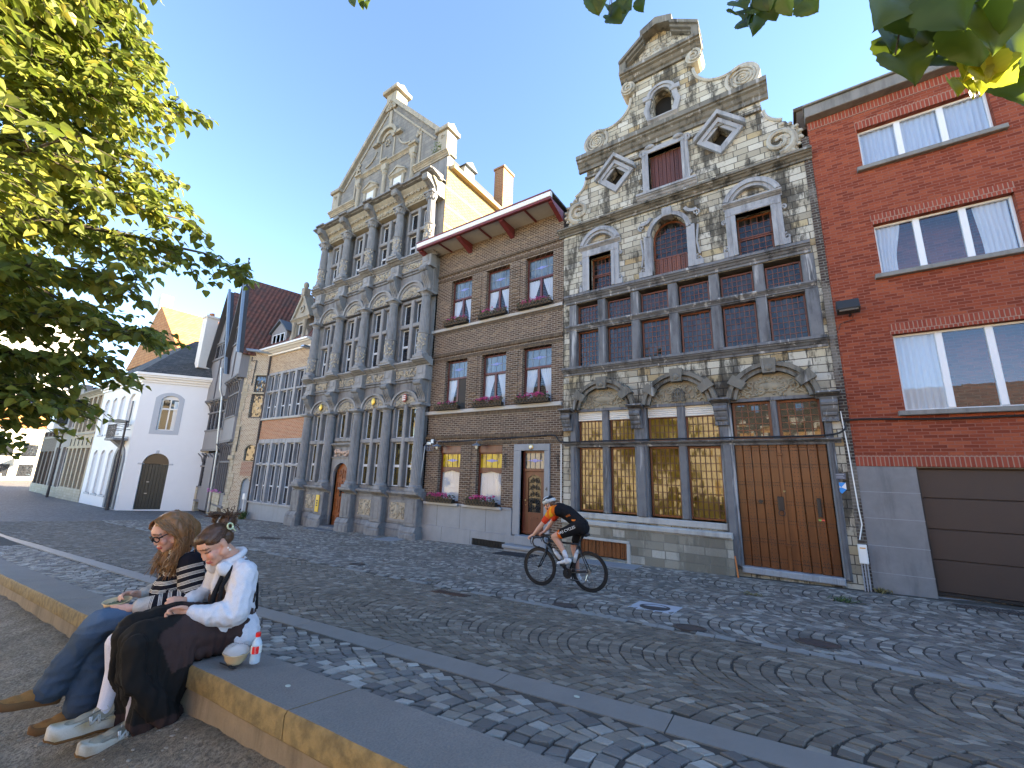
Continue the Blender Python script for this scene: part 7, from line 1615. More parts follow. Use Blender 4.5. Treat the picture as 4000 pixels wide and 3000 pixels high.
cb = MB(); cb.tube([(-3.44+.08*math.cos(a), 1.52+.07*math.sin(a), -.635+.035*math.sin(a)) for a in np.linspace(-PI*.42, PI*1.42, 16)], .026, 8); cb.ell((-3.36, 1.46, -.7), (.035, .07, .045), 10, 7, Matrix.Rotation(R(-35), 3, 'X')); cb.ell((-3.5, 1.45, -.7), (.03, .07, .045), 10, 7, Matrix.Rotation(R(-35), 3, 'X'))
cb.limb([(-3.43, 1.46, -.72, .03), (-3.42, 1.445, -.8, .035), (-3.42, 1.455, -.88, .03)])
put(wrinkle(fuse(cb, .006, 3), .005, folds(20, 1)), 'collar', CLOTH, so_, WH)
vb = MB(); vb.limb([(-3.44, 1.575, -.87, .132), (-3.44, 1.6, -.95, .13), (-3.44, 1.605, -1.03, .136)]); vb.ell((-3.44, 1.5, -.9), (.12, .07, .08), 14, 9)
v = fuse(vb, .0075, 4); v.v = [tuple(p) for p in v.v]; put(wrinkle(v, .003, folds(18, 5)), 'bodice', CLOTH, W1, lambda p: (.085, .05, .04) if p.y < 1.66 else (.075, .05, .042))
st = MB(); BK = (.014, .014, .016)
st.limb([(-3.3, 1.43, -.92, .016), (-3.31, 1.435, -.8, .015), (-3.335, 1.5, -.68, .014), (-3.34, 1.58, -.655, .013), (-3.33, 1.635, -.72, .009), (-3.34, 1.685, -.84, .009), (-3.35, 1.71, -1.0, .009)], 8)
st.limb([(-3.36, 1.405, -.98, .022), (-3.35, 1.41, -.86, .018), (-3.37, 1.46, -.72, .014)], 8); st.tube([(-3.28, 1.42, -1.06), (-3.25, 1.38, -1.09), (-3.24, 1.37, -1.13), (-3.25, 1.39, -1.1)], .006, 5)
put(fuse(st, .005, 2), 'lacing_strap', CLOTH, W1, BK)
# skirt: lap over the thighs, long gauzy drape in front
kb = MB(); kb.limb([(-3.52, 1.55, -1.1, .13), (-3.48, 1.25, -1.0, .115), (-3.46, 1.04, -.985, .085)]); kb.limb([(-3.36, 1.55, -1.12, .14), (-3.33, 1.25, -1.04, .12), (-3.31, 1.04, -1.0, .09)]); kb.ell((-3.4, 1.3, -1.08), (.19, .28, .1), 16, 10)
for k in range(11):
    t = k/10; x = -3.5+.3*t+.02*math.sin(k*2.1); y0 = 1.03+.05*math.sin(k*1.7); y1 = 1.07+.16*t+.03*math.sin(k*2.9); zb_ = -1.45-.05*math.sin(t*3); kb.limb([(x, y0, -1.0, .055), (x, y0+.02, -1.18, .045), (x, (y0+y1)/2+.02, -1.33, .05), (x, y1, zb_, .05)], 8)
for k in range(6): t = k/5; kb.limb([(-3.25, 1.1+.16*t, -1.05, .05), (-3.24, 1.1+.15*t, -1.28, .05), (-3.24, 1.08+.14*t, -1.44-.03*math.sin(k), .04)], 8)
kb.ell((-3.27, 1.33, -1.15), (.05, .18, .05), 12, 8)
kk = fuse(kb, .009, 3); wrinkle(kk, .017, lambda p: (1-2.2*abs(noise.noise((p.x*20, p.y*20, p.z*2.5))))*min(1, max(.25, (-1.0-p.z)*6))+.35*noise.noise((p.x*30, p.y*30, p.z*22)))
def skc(p):
    if p.z < -1.415+.03*noise.noise((p.x*8, p.y*8, 0)): return (.05, .03, .026)
    q = .025*noise.noise((p.x*9, p.y*9, p.z*9))
    if p.y+q > 1.14-.5*(p.z+1.1) and p.z+q > -1.2 and p.z+q < -.985+.5*(p.y-1.1): return (.062, .036, .031)
    return (.016, .014, .012)
put(kk, 'skirt', CLOTH, W1, skc)
pk = MB(); pk.bbox(0, 0, 0, 0, 0, 0, 0) if 0 else None
lg = MB(); lg.limb([(-3.5, .99, -1.05, .058), (-3.5, 1.02, -1.2, .06), (-3.48, .995, -1.36, .042), (-3.475, .985, -1.43, .038)], 14); put(fuse(lg, .006, 4), 'sock', CLOTH, W1, (.78, .77, .84))
lg = MB(); lg.limb([(-3.31, 1.05, -1.2, .05), (-3.3, 1.08, -1.38, .042), (-3.3, 1.085, -1.5, .04)], 12); put(fuse(lg, .006, 3), 'sock', CLOTH, W1, (.55, .5, .52))
def snk(p): return (.4, .36, .27) if noise.noise((p.x*14, p.y*14, p.z*14)) < .1 else (.31, .28, .21)
shoe(W1, (-3.475, 1.065, -1.485), (-3.475, .765, -1.455), (0, -.05, 1), .047, snk, lambda p: (.66, .62, .52) if noise.noise((p.x*30, p.y*16, p.z*20)) < .25 else (.5, .36, .18), 'sneaker', 1.05, 1.7, (.62, .6, .54), 1)
shoe(W1, (-3.3, 1.15, -1.535), (-3.3, .862, -1.51), (0, 0, 1), .048, lambda p: mscale(snk(p), .9), lambda p: (.6, .55, .44) if noise.noise((p.x*30, p.y*16, p.z*20)) < .3 else (.45, .36, .24), 'sneaker', 1.05, 1.4, (.55, .52, .46), 1)
# hair pulled back into a bun with a loose tuft
HR = hairmat('brown_hair', (.06, .03, .015), (.15, .07, .03)); hmb = MB(); w_ = lambda f, l, u: hc+HM @ Vector((f, l, u))*1.02
hmb.ell(w_(-.025, 0, .048), (.1, .081, .086), 18, 11, HM); hmb.ell(w_(.03, 0, .085), (.06, .066, .035), 14, 8, HM)
for s in (-1, 1): hmb.ell(w_(-.0, s*.05, .055), (.07, .032, .045), 12, 8, HM); hmb.ell(w_(-.06, s*.045, .0), (.05, .035, .05), 12, 8, HM)
bun = w_(-.135, .005, .075); hmb.ell(bun, (.06, .055, .055), 14, 9); hmb.cap(w_(-.1, 0, .06), bun, .05, .045, 10)
hb_ = fuse(hmb, .006, 3); wrinkle(hb_, .003, lambda p: noise.noise((p.x*90, p.y*25, p.z*60))); hr = build(hb_, 'hair', HR, W1, smooth=True)
rg = random.Random(6); gs_ = []
for k in range(150):
    a = rg.uniform(-1.25, 1.25); f0 = .075-.1*abs(a)**1.5*.5; sp = w_(.085-.055*a*a, .062*a, .075-.035*a*a); md = w_(-.02, .083*a*.95, .118-.05*a*a); gs_.append([sp, w_(.04, .075*a, .105-.045*a*a), md, w_(-.09, .05*a, .1-.02*a*a), bun+Vector((rg.gauss(0, .02), rg.gauss(0, .02), rg.gauss(0, .02)))])
for k in range(90):
    d = Vector((rg.gauss(0, 1), rg.gauss(.4, 1), rg.gauss(.2, 1))).normalized(); e = Vector((rg.gauss(0, 1), rg.gauss(0, 1), rg.gauss(0, 1))).normalized(); p = bun+d*.045; gs_.append([bun+d*.035, p+e*.03, p+d*.012+e*.06, p-d*.01+e*.075])
tf = w_(-.085, 0, .135)
for k in range(70): d = Vector((rg.gauss(.05, .35), rg.gauss(-.1, .4), rg.uniform(.5, 1))).normalized(); gs_.append([tf-Vector((0, 0, .03)), tf+d*.02, tf+d*.045+Vector((rg.gauss(0, .02), rg.gauss(0, .02), 0)), tf+d*rg.uniform(.045, .075)+Vector((rg.gauss(0, .03), rg.gauss(0, .03), -.01))])
build(strands([smoothpts(g) for g in gs_], .0034, 2, .003, 18, 4), 'hair_strands', HR, hr, smooth=True)
cl = MB(); p = w_(-.1, .075, .06); cl.tube([p+HM @ Vector((.018*math.cos(a), .004, .022*math.sin(a))) for a in np.linspace(0, 2*PI, 13)[:-1]], .006, 6, True); cl.tube([p+HM @ Vector((-.006, .004, -.02)), p+HM @ Vector((-.012, .004, -.055))], .005, 6); build(cl, 'hair_clip', mat('pale_clip', (.6, .68, .42), .25, .1, 20, 0, .3, .6), W1)
er = MB().ell(w_(-.012, .082, -.05), .007, 8, 6).ell(w_(-.014, .084, -.068), .009, 8, 6); build(er, 'earring', mat('pearl', (.75, .7, .62), .2, .1, 20, 0), W1)
rgm = MB()
for c in ((-3.345, 1.2, -.905), (-3.34, 1.21, -.93)): rgm.tube([Vector(c)+Vector((.004, .011*math.cos(a), .011*math.sin(a))) for a in np.linspace(0, 2*PI, 11)[:-1]], .003, 5, True)
build(rgm, 'finger_ring', mat('silver', (.8, .8, .82), .2, .05, 10, 0, 1), W1)
# ---------------------------------------------------------------- woman in the striped jumper and jeans
W2 = thing('person', 'seated woman with long blonde hair, glasses, striped jumper and jeans eating from bowl', 'person', (-3.93, 1.5, float(wtop(-3.93))), 0, 'women seated on the low wall')
hc2 = Vector((-3.93, 1.282, -.488)); HM2 = axes((.14, -.87, -.47), (0, -.47, .88)); skin2 = (.6, .34, .25)
bm = MB(); headmesh(bm, hc2, HM2, 1.02, (-3.93, 1.385, -.64, .054))
bm.limb([(-3.93, 1.385, -.64, .07), (-3.93, 1.43, -.78, .1), (-3.93, 1.48, -.98, .1), (-3.93, 1.49, -1.12, .12)])
bm.limb([(-4.08, 1.38, -.72, .05), (-4.13, 1.41, -.94, .04), (-4.04, 1.22, -.925, .026)]); bm.limb([(-3.77, 1.4, -.72, .05), (-3.71, 1.44, -.96, .04), (-3.81, 1.15, -.95, .027)])
bm.limb([(-3.98, 1.48, -1.12, .09), (-3.9, .98, -1.01, .06), (-3.95, .85, -1.4, .035)]); bm.limb([(-3.86, 1.48, -1.14, .09), (-3.93, 1.0, -1.13, .06), (-3.9, 1.0, -1.52, .035)])
hand(bm, (-3.815, 1.135, -.952), axes((-.35, -.92, -.12), (.25, -.15, .95)) @ Matrix.Rotation(R(-75), 3, 'X') @ Matrix.Rotation(R(0), 3, 'Z'), 1, [.5, .45, .4, .4], 1.0, .16, 1.0)
hand(bm, (-4.035, 1.2, -.92), axes((.15, -.97, .15), (.3, 0, .95)) @ Matrix.Rotation(R(60), 3, 'X'), -1, [1.0, 1.1, 1.3, 1.3], 1.0, .1, .5)
put(fuse(bm, .0055, 3), 'body', SKIN, W2, facecol(hc2, HM2, 1.02, skin2, (.4, .1, .08)))
tor = [(-3.93, 1.39, -.67, .09), (-3.93, 1.43, -.8, .135), (-3.93, 1.46, -.95, .135), (-3.93, 1.46, -1.08, .15)]; aL = [(-3.78, 1.4, -.71, .082), (-3.71, 1.43, -.94, .082), (-3.78, 1.23, -.955, .064), (-3.81, 1.165, -.952, .05)]; aR = [(-4.07, 1.39, -.71, .078), (-4.13, 1.41, -.92, .07), (-4.06, 1.28, -.925, .05), (-4.045, 1.245, -.925, .042)]
sb = MB().limb(tor).limb(aL).limb(aR).limb([(-4.03, 1.39, -.71, .08), (-3.83, 1.4, -.71, .08)]); sb.ell((-3.93, 1.34, -.92), (.12, .1, .14), 14, 9); sb.limb([(-4.02, 1.43, -.85, .09), (-3.84, 1.44, -.85, .09)])
s_ = fuse(sb, .007, 4); wrinkle(s_, .009, lambda p: -abs(noise.noise((p.x*15+3, p.y*15, p.z*12)))*1.5+.5)
def arm_s(chain, p):
    acc = 0; best = (9, 0, 0)
    for a, b_ in zip(chain, chain[1:]):
        A_, B_ = Vector(a[:3]), Vector(b_[:3]); d, t = segd(p, A_, B_); l = (B_-A_).length
        if d < best[0]: best = (d, acc+t*l, a[3])
        acc += l
    return best, acc
def jsv(p):
    (d1, s1, _), _ = arm_s(aL, p); (d2, s2, _), _ = arm_s(aR, p); dt, t = segd(p, Vector((-3.93, 1.4, -.66)), Vector((-3.93, 1.46, -1.1)))
    m_ = min(d1-.03, d2-.03, dt-.085)
    return s1 if m_ == d1-.03 and p.x > -3.83 else s2 if m_ == d2-.03 and p.x < -4.03 else 3-p.z+.12*(p.y-1.4)
def cuffw(p):
    (d1, s1, _), A1 = arm_s(aL, p); (d2, s2, _), A2 = arm_s(aR, p); return 1.0 if (d1 < .07 and s1 > A1-.045) or (d2 < .06 and s2 > A2-.06) else 0.0
put(s_, 'striped_jumper', KNIT, W2, (.55, .52, .47), {'s': jsv, 'w': cuffw})
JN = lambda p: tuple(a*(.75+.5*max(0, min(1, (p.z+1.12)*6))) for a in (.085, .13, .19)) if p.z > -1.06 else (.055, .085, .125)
jb = MB(); jb.limb([(-3.98, 1.5, -1.12, .135), (-3.9, 1.2, -1.035, .1), (-3.87, .985, -1.025, .082), (-3.91, .9, -1.2, .078), (-3.945, .845, -1.36, .085)], 14); jb.limb([(-3.86, 1.5, -1.14, .135), (-3.92, 1.2, -1.13, .095), (-3.94, 1.01, -1.14, .085), (-3.92, 1.0, -1.33, .085), (-3.9, 1.0, -1.5, .095)], 14)
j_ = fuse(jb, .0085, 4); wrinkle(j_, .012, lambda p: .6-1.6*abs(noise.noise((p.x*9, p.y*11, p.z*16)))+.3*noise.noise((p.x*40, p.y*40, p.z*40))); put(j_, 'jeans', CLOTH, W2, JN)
TAN = lambda p: (.36, .17, .055) if noise.noise((p.x*20, p.y*20, p.z*20)) < .15 else (.3, .135, .042)
shoe(W2, (-3.95, .885, -1.45), (-3.95, .618, -1.4), (0, -.12, 1), .043, TAN, (.2, .1, .04), 'suede_shoe', 1.0, 1.0, (.15, .07, .03)); shoe(W2, (-3.9, 1.04, -1.6), (-3.92, .78, -1.58), (0, 0, 1), .043, TAN, (.2, .1, .04), 'suede_shoe')
HB = hairmat('blonde_hair', (.17, .075, .026), (.38, .2, .075)); w_ = lambda f, l, u: hc2+HM2 @ Vector((f, l, u))*1.02
hm = MB(); hm.ell(w_(-.03, 0, .045), (.104, .086, .092), 18, 11, HM2)
for s in (-1, 1): hm.limb([(*w_(-.02, s*.07, .05), .045), (*w_(-.03, s*.085, -.03), .045), (*(w_(-.03, s*.08, -.1)+Vector((0, -.01, -.06))), .05), (*(w_(-.03, s*.07, -.12)+Vector((0, -.05, -.13))), .03)], 12)
hm.limb([(*w_(-.09, 0, .03), .07), (*w_(-.12, 0, -.06), .075), (*(w_(-.1, 0, -.1)+Vector((0, .02, -.08))), .06)], 12)
hh = fuse(hm, .007, 3); wrinkle(hh, .006, lambda p: noise.noise((p.x*45, p.y*45, p.z*10))); hr = build(hh, 'hair', HB, W2, smooth=True)
rg = random.Random(16); gs_ = []
for k in range(330):
    s = 1 if rg.random() < .62 else -1; a = rg.uniform(0, 1); f0 = .075-.17*a
    top = w_(f0*.9-.01, s*.012, .125-.1*abs(f0)**1.2*1.2); m1 = w_(f0-.01, s*(.075+.02*rg.random()), .07-.02*a); m2 = w_(f0*.7-.03, s*(.095+.02*rg.random()), -.03)
    ln = rg.uniform(.1, .235); e1 = w_(f0*.55-.035, s*(.09+.03*rg.random()), -.09)+Vector((rg.gauss(0, .015), -.01-.02*rg.random(), -.02)); e2 = e1+Vector((rg.gauss(0, .02), -.035+rg.gauss(0, .022), -ln)); gs_.append([top, m1, m2, e1, e2])
build(strands([smoothpts(g) for g in gs_], .0042, 4, .0085, 22, 4), 'hair_strands', HB, hr, smooth=True)
gl = MB()
for s in (-1, 1): gl.tube([w_(.103-.012*abs(math.cos(a))*(1 if s*math.cos(a) > 0 else 0), s*.032+.025*math.cos(a), .0+.021*math.sin(a)) for a in np.linspace(0, 2*PI, 17)[:-1]], .0042, 6, True); gl.tube([w_(.09, s*.058, .008), w_(.05, s*.078, .01), w_(-.03, s*.088, .0)], .004, 6)
gl.tube([w_(.105, -.008, .004), w_(.108, 0, .007), w_(.105, .008, .004)], .0035, 5); build(gl, 'glasses', mat('black_acetate', (.012, .012, .014), .2, .1, 30, 0), W2)
# ---------------------------------------------------------------- meal things
BAM = mat('bagasse', (.6, .46, .27), .75, .12, 25, .15); 
def bowl(loc, r, h, label, tilt=0, lid=False, rz=0):
    t = thing('bowl', label, 'bowl', loc, rz, 'takeaway bowls'); mb = MB(); n = 28; pr = [(.55, 0), (.8, .35), (.97, .9), (1.06, .97), (1.06, 1.03), (.95, 1.0), (.77, .4), (.5, .12), (0.01, .1)]
    mb.lathe(0, 0, [(r*a, h*b_) for a, b_ in pr], n); M = Matrix.Rotation(tilt, 3, 'X'); mb.v = [tuple(M @ Vector((x*1.1, y*.88, z))) for x, y, z in mb.v]; build(mb, 'dish', BAM, t, world=False, auto=40)
    rg = random.Random(3); fb_ = MB()
    for k in range(46): q = rg.uniform(0, 6.3); rr = r*.72*math.sqrt(rg.random()); fb_.ell(M @ Vector((rr*math.cos(q), rr*math.sin(q)*.85, h*.62)), (.014, .012, .008), 6, 4)
    build(fb_, 'food', mat('food_mix', (.2, .2, .09), .6, .7, 60, .2), t, world=False)
    if lid:
        lb = MB().lathe(0, 0, [(r*1.05, h*1.03), (r*1.02, h*1.1), (r*.85, h*1.45), (r*.5, h*1.62), (.001, h*1.66)], 24); lb.v = [(x*1.1, y*.88, z+.003*math.sin(x*90)+.003*math.cos(y*80)) for x, y, z in lb.v]
        m, nt, b = newmat('clear_lid'); b.inputs['Base Color'].default_value = (.75, .74, .72, 1); b.inputs['Roughness'].default_value = .12; b.inputs['Alpha'].default_value = .42; build(lb, 'lid', m, t, world=False, smooth=True)
    return t
bowl((-3.945, 1.075, -.985), .082, .065, 'cream takeaway bowl held on the lap of the woman in glasses', R(6))
zb_ = float(wtop(-2.98)); bowl((-2.98, 1.435, zb_+.001), .075, .062, 'cream takeaway bowl with clear lid standing on the wall by the bottle', 0, True)
FK = mat('black_plastic', (.012, .012, .013), .35, .1, 30, 0)
def fork(p0, p1, label):
    p0, p1 = Vector(p0), Vector(p1); d = (p1-p0).normalized(); s = d.cross(Vector((0, 0, 1))).normalized(); L = (p1-p0).length; mb = MB().limb([(*p0, .004), (*(p0+d*L*.6), .0035)], 6).limb([(*(p0+d*L*.6), .004), (*(p0+d*L*.72), .009)], 6)
    for k in (-1.5, -.5, .5, 1.5): mb.limb([(*(p0+d*L*.7+s*k*.006), .0028), (*(p1+s*k*.006), .002)], 5)
    return own(mb, 'fork', FK, label, 'fork')
fork((-3.02, 1.37, zb_+.012), (-2.885, 1.395, zb_+.006), 'black plastic fork lying on the wall beside the lidded bowl')
fork((-4.02, 1.12, -.87), (-3.96, 1.08, -.95), 'black plastic fork held in the bowl by the woman with glasses')
bt = thing('water_bottle', 'small clear water bottle with red cap standing on the wall beside the bowl', 'bottle', (-2.875, 1.5, float(wtop(-2.875))), R(35)); hB = .165
m, nt, b = newmat('pet_plastic'); b.inputs['Base Color'].default_value = (.62, .8, .9, 1); b.inputs['Roughness'].default_value = .06; b.inputs['Alpha'].default_value = .5; b.inputs['Specular IOR Level'].default_value = .8
build(MB().lathe(0, 0, [(.001, .001), (.026, 0), (.03, .006), (.028, .02), (.03, .03), (.028, .045), (.0295, .055), (.0295, .1), (.027, .115), (.016, .138), (.012, .142), (.012, .15)], 20), 'body', m, bt, world=False, smooth=True)
build(MB().lathe(0, 0, [(.001, .003), (.027, .004), (.027, .11), (.02, .126), (.001, .126)], 16), 'water', mat('water_tint', (.3, .5, .62), .05, .1, 5, 0), bt, world=False, smooth=True) if 0 else None
build(MB().lathe(0, 0, [(.014, .146), (.0145, .15), (.0145, .166), (.013, .169), (.001, .169)], 18), 'cap', mat('red_cap', (.75, .02, .02), .3, .05, 10, 0), bt, world=False)
build(MB().lathe(0, 0, [(.0303, .057), (.0303, .098)], 20), 'label', mat('bottle_label', (.72, .7, .62), .4, .1, 20, 0), bt, world=False); build(MB().lathe(0, 0, [(.0307, .057), (.0307, .098)], 8, a0=-1.9, a1=-.6), 'red_label', mat('red_cap', (.75, .02, .02)), bt, world=False)
tx = text3('Vittel', 0, 0, 0, .017, mat('white_paint', (.76, .75, .72)), 'label_lettering', bt, ext=.0004, org=(0, 0, 0)); tx.rotation_euler = (0, R(-90), 0)
for v in tx.data.vertices:   # bend round the bottle
    x, y, z = v.co; v.co = (x, 0, z)
for v in tx.data.vertices:
    a = -1.25+v.co.z/.0312*1.0; z_ = v.co.x; v.co = (math.cos(a)*.0313, math.sin(a)*.0313, z_+.0775)
tx.rotation_euler = (0, 0, 0)
# ------------------------------------------------------------------ road bike and rider: local frame s forward, o sideways (towards the far side is -), h up from the hub line
Cr = Vector((-3.1247, 7.1, -1.5902)); brz = math.atan2(-.06301, -.99801); RW = .325
bike = thing('road_bicycle', 'black road bicycle ridden past the houses', 'bicycle', (Cr.x, Cr.y, Cr.z-RW), brz)
ORG[bike.name] = (Cr.x, Cr.y, Cr.z-RW)
CARB = mat('carbon_black', (.014, .014, .016), .3, .2, 20, 0, 0, .5); RUB = mat('tyre_rubber', (.012, .012, .012), .7, .2, 30, .1); STEEL = mat('steel', (.35, .36, .37), .3, .1, 20, 0, 1)
B = lambda s, h, o=0.0: (s, o, h+RW)       # local x = forward, y = left of travel (towards the camera is +)
fz = -.029
def wheel(c):
    t = MB().tube([B(c[0]+(RW-.012)*math.cos(a), c[1]+(RW-.012)*math.sin(a)) for a in np.linspace(0, 2*PI, 49)[:-1]], .0135, 8, True); w_ = build(t, 'wheel', RUB, bike, world=False, smooth=True)
    rm = MB(); n = 48; 
    for i in range(n):
        a0, a1 = 2*PI*i/n, 2*PI*(i+1)/n
        q = [(r*math.cos(a), r*math.sin(a)) for a in (a0, a1) for r in (RW-.02, RW-.062)]
        for o in (-.011, .011): rm.add([B(c[0]+x, c[1]+y, o) for x, y in q], [(0, 1, 3, 2)])
        rm.add([B(c[0]+q[k][0], c[1]+q[k][1], o) for k in (1, 3) for o in (-.011, .011)], [(0, 1, 3, 2)])
    build(rm, 'rim', CARB, w_, world=False)
    sp_ = MB()
    for i in range(20): a = 2*PI*i/20; o = .03 if i % 2 else -.03; b_ = a+(.5 if i % 4 < 2 else -.5); sp_.tube([B(c[0]+.018*math.cos(b_), c[1]+.018*math.sin(b_), o), B(c[0]+(RW-.06)*math.cos(a), c[1]+(RW-.06)*math.sin(a))], .0016, 3)
    build(sp_, 'spokes', STEEL, w_, world=False); build(MB().tube([B(c[0], c[1], -.05), B(c[0], c[1], .05)], .02, 10), 'hub', CARB, w_, world=False); return w_
wheel((0, 0)); wheel((.952, fz))
bb = (.385, -.07); ht, hb2 = (.77, .44), (.797, .315); stt = (.165, .5)
f = MB(); tb = lambda a, b_, r0, r1, oa=0, ob=0: f.tube([B(*a, oa), B(*b_, ob)], [r0, r1], 10)
tb(bb, (.79, .345), .03, .032); tb((.2, .42), (.775, .42), .017, .02); tb(bb, stt, .02, .016); tb(ht, hb2, .022, .026); f.ell(B(*bb), (.04, .045, .04), 10, 8)
for o in (-1, 1): tb(bb, (0, 0), .014, .01, .03*o, .06*o); tb((.205, .4), (0, 0), .011, .008, .015*o, .06*o)
for o in (-1, 1): f.tube([B(.8, .31, .02*o), B(.835, .2, .045*o), B(.952, fz, .05*o)], [.016, .013, .009], 8)
build(f, 'frame', CARB, bike, world=False, smooth=True)
build(MB().tube([B(.165, .5), B(.13, .575)], .014, 8), 'seat_post', CARB, bike, world=False)
sd = MB().limb([(*B(.26, .6), .016), (*B(.17, .6), .022), (*B(.06, .605), .05)], 10); sd.ell(B(.03, .6), (.05, .07, .022), 10, 7); build(sd, 'saddle', CARB, bike, world=False, smooth=True)
hbm = MB().tube([B(.77, .44), B(.775, .48), B(.86, .49)], .015, 8).tube([B(.86, .49, -.2), B(.865, .49, 0), B(.86, .49, .2)], .015, 8)
for o in (-1, 1): hbm.tube([B(.86, .49, .2*o), B(.93, .49, .205*o), B(.985, .465, .21*o), B(1.0, .41, .21*o), B(.97, .35, .215*o), B(.9, .33, .22*o), B(.85, .335, .22*o)], .015, 8); hbm.limb([(*B(.97, .485, .21*o), .02), (*B(1.03, .52, .21*o), .016)], 8); hbm.tube([B(1.03, .5, .21*o), B(1.045, .42, .21*o), B(1.02, .36, .21*o)], .007, 5)
build(hbm, 'handlebar', CARB, bike, world=False, smooth=True)
cr = MB(); cr.tube([B(bb[0], bb[1], .055), B(bb[0], bb[1], .065)], .085, 24); build(cr, 'chainring', CARB, bike, world=False)
fp, rp = (.43, .06), (.34, -.2); cr = MB().limb([(*B(*bb, .075), .014), (*B(.43, .075, .085), .012)], 8); build(cr, 'crank', CARB, bike, world=False); build(MB().limb([(*B(.37, -.05, -.075), .014), (*B(.34, -.2, -.085), .012)], 8), 'crank', CARB, bike, world=False)
build(MB().bbox(.39, .48, .09, .16, .055+RW, .08+RW, .006), 'pedal', CARB, bike, world=False); build(MB().bbox(.29, .39, -.16, -.09, -.21+RW, -.19+RW, .006), 'pedal', CARB, bike, world=False)
build(MB().tube([B(bb[0], bb[1]+.08, .06), B(0, .035, .06)], .004, 4).tube([B(bb[0]-.02, bb[1]-.08, .06), B(.03, -.16, .06), B(0, -.035, .06)], .004, 4).tube([B(0, 0, .05), B(0, 0, .062)], .045, 16).tube([B(.01, -.04, .06), B(.04, -.13, .06)], .014, 6).ell(B(.035, -.14, .06), (.03, .012, .03), 10, 6), 'drivetrain', STEEL, bike, world=False)
for o_, (p, q) in enumerate((((.56, .16), (.68, .29)), ((.27, .14), (.22, .32)))): build(MB().limb([(*B(*p), .036), (*B(p[0]+(q[0]-p[0])*.7, p[1]+(q[1]-p[1])*.7), .036), (*B(*q), .02)], 12), 'drink_bottle', mat('bottle_white', (.62, .64, .66), .4, .1, 20, 0), bike, world=False, smooth=True)
# rider
rid = thing('person', 'cyclist in orange and black racing kit and white helmet riding a black bicycle', 'person', (Cr.x, Cr.y, Cr.z-RW), brz); 
def putl(mb, name, m, root, colf):
    o = build(mb, name, m, root, smooth=True, world=False); a = o.data.attributes.new('col', 'FLOAT_COLOR', 'POINT'); a.data.foreach_set('color', [q for p in mb.v for q in (*(colf(Vector(p)) if callable(colf) else colf), 1)]); return o
Q = lambda s, h, o, r: (*B(s, h, o), r)
sk = (.58, .31, .21); hcR = Vector(B(.775, 1.07, .0)); HMR = axes((.92, .05, -.38), (.38, 0, .92))
bm = MB(); headmesh(bm, hcR, HMR, 1.0, (*B(.67, 1.02), .055))
sho, hip = [(.62, .985, .17), (.62, .985, -.17)], [(.17, .72, .09), (.17, .7, -.09)]
bm.limb([Q(.67, 1.02, 0, .07), Q(.52, .98, 0, .1), Q(.3, .86, 0, .1), Q(.17, .72, 0, .11)])
elb = [(.78, .75, .24), (.8, .76, -.22)]; wri = [(.98, .53, .215), (.96, .545, -.2)]
for (s, e, w_) in zip(sho, elb, wri): bm.limb([Q(*s, .05), Q(*e, .043), Q(.88, .64, e[2]*.96, .04), Q(*w_, .026)], 12)
kne = [(.62, .52, .11), (.335, .36, -.1)]; ank = [(.37, .19, .12), (.26, -.08, -.12)]
for h_, k, a in zip(hip, kne, ank): bm.limb([Q(*h_, .095), Q((h_[0]+k[0])/2, (h_[1]+k[1])/2, (h_[2]+k[2])/2, .08), Q(*k, .056), Q(k[0]*.6+a[0]*.4-.02, k[1]*.6+a[1]*.4, k[2], .054), Q(*a, .033)], 12)
for w_, o in zip(wri, (1, -1)): hand(bm, B(w_[0]+.01, w_[1]-.005, w_[2]), axes((.9, -.1*o, -.35), (.3, 0, 1)) @ Matrix.Rotation(R(0), 3, 'X'), o, [1.5, 1.5, 1.5, 1.4], 1.0, .08, .5)
putl(fuse(bm, .007, 3), 'body', SKIN, rid, facecol(hcR, HMR, 1.0, sk))
BLK = (.012, .012, .014); ORN = (.85, .17, .015); YEL = (.9, .42, .02)
jb = MB().limb([Q(.655, 1.0, 0, .085), Q(.56, .985, 0, .125), Q(.4, .93, 0, .13), Q(.25, .83, 0, .125), Q(.17, .76, 0, .13)], 14)
for (s, e) in zip(sho, elb): jb.limb([Q(.58, .97, s[2]*.6, .1), Q(*s, .078), Q(s[0]+(e[0]-s[0])*.85, s[1]+(e[1]-s[1])*.85, s[2]+(e[2]-s[2])*.85, .056)], 12)
def jc(p):
    s, h = p.x, p.z-RW
    t = (s-.6)*.62-(h-.98)*.78
    if abs(p.y) > .1 and s > .57 or s > .66:
        if t > .155: return (.75, .06, .02)
        n = noise.noise((p.x*14, p.y*10, p.z*14)); return YEL if n > .12 else ORN
    return BLK
jj = fuse(jb, .008, 4); wrinkle(jj, .003, folds(14, 2)); jo = putl(jj, 'jersey', CLOTH, rid, jc)
sb = MB()
for h_, k in zip(hip, kne): sb.limb([Q(.16, .74, h_[2]*.8, .125), Q(h_[0]+(k[0]-h_[0])*.3, h_[1]+(k[1]-h_[1])*.3, h_[2], .105), Q(h_[0]+(k[0]-h_[0])*.7, h_[1]+(k[1]-h_[1])*.7, k[2], .083)], 14)
sb.ell(B(.12, .7), (.12, .15, .13), 14, 10)
def shc(p):
    for h_, k in zip(hip, kne):
        A_, B_ = Vector(B(*h_)), Vector(B(*k)); d, t = segd(p, A_, B_)
        if t > .68 and d < .13 and k[2] > 0: return ORN
        if t > .72 and d < .1: return BLK
    return BLK
putl(fuse(sb, .008, 4), 'shorts', CLOTH, rid, shc)
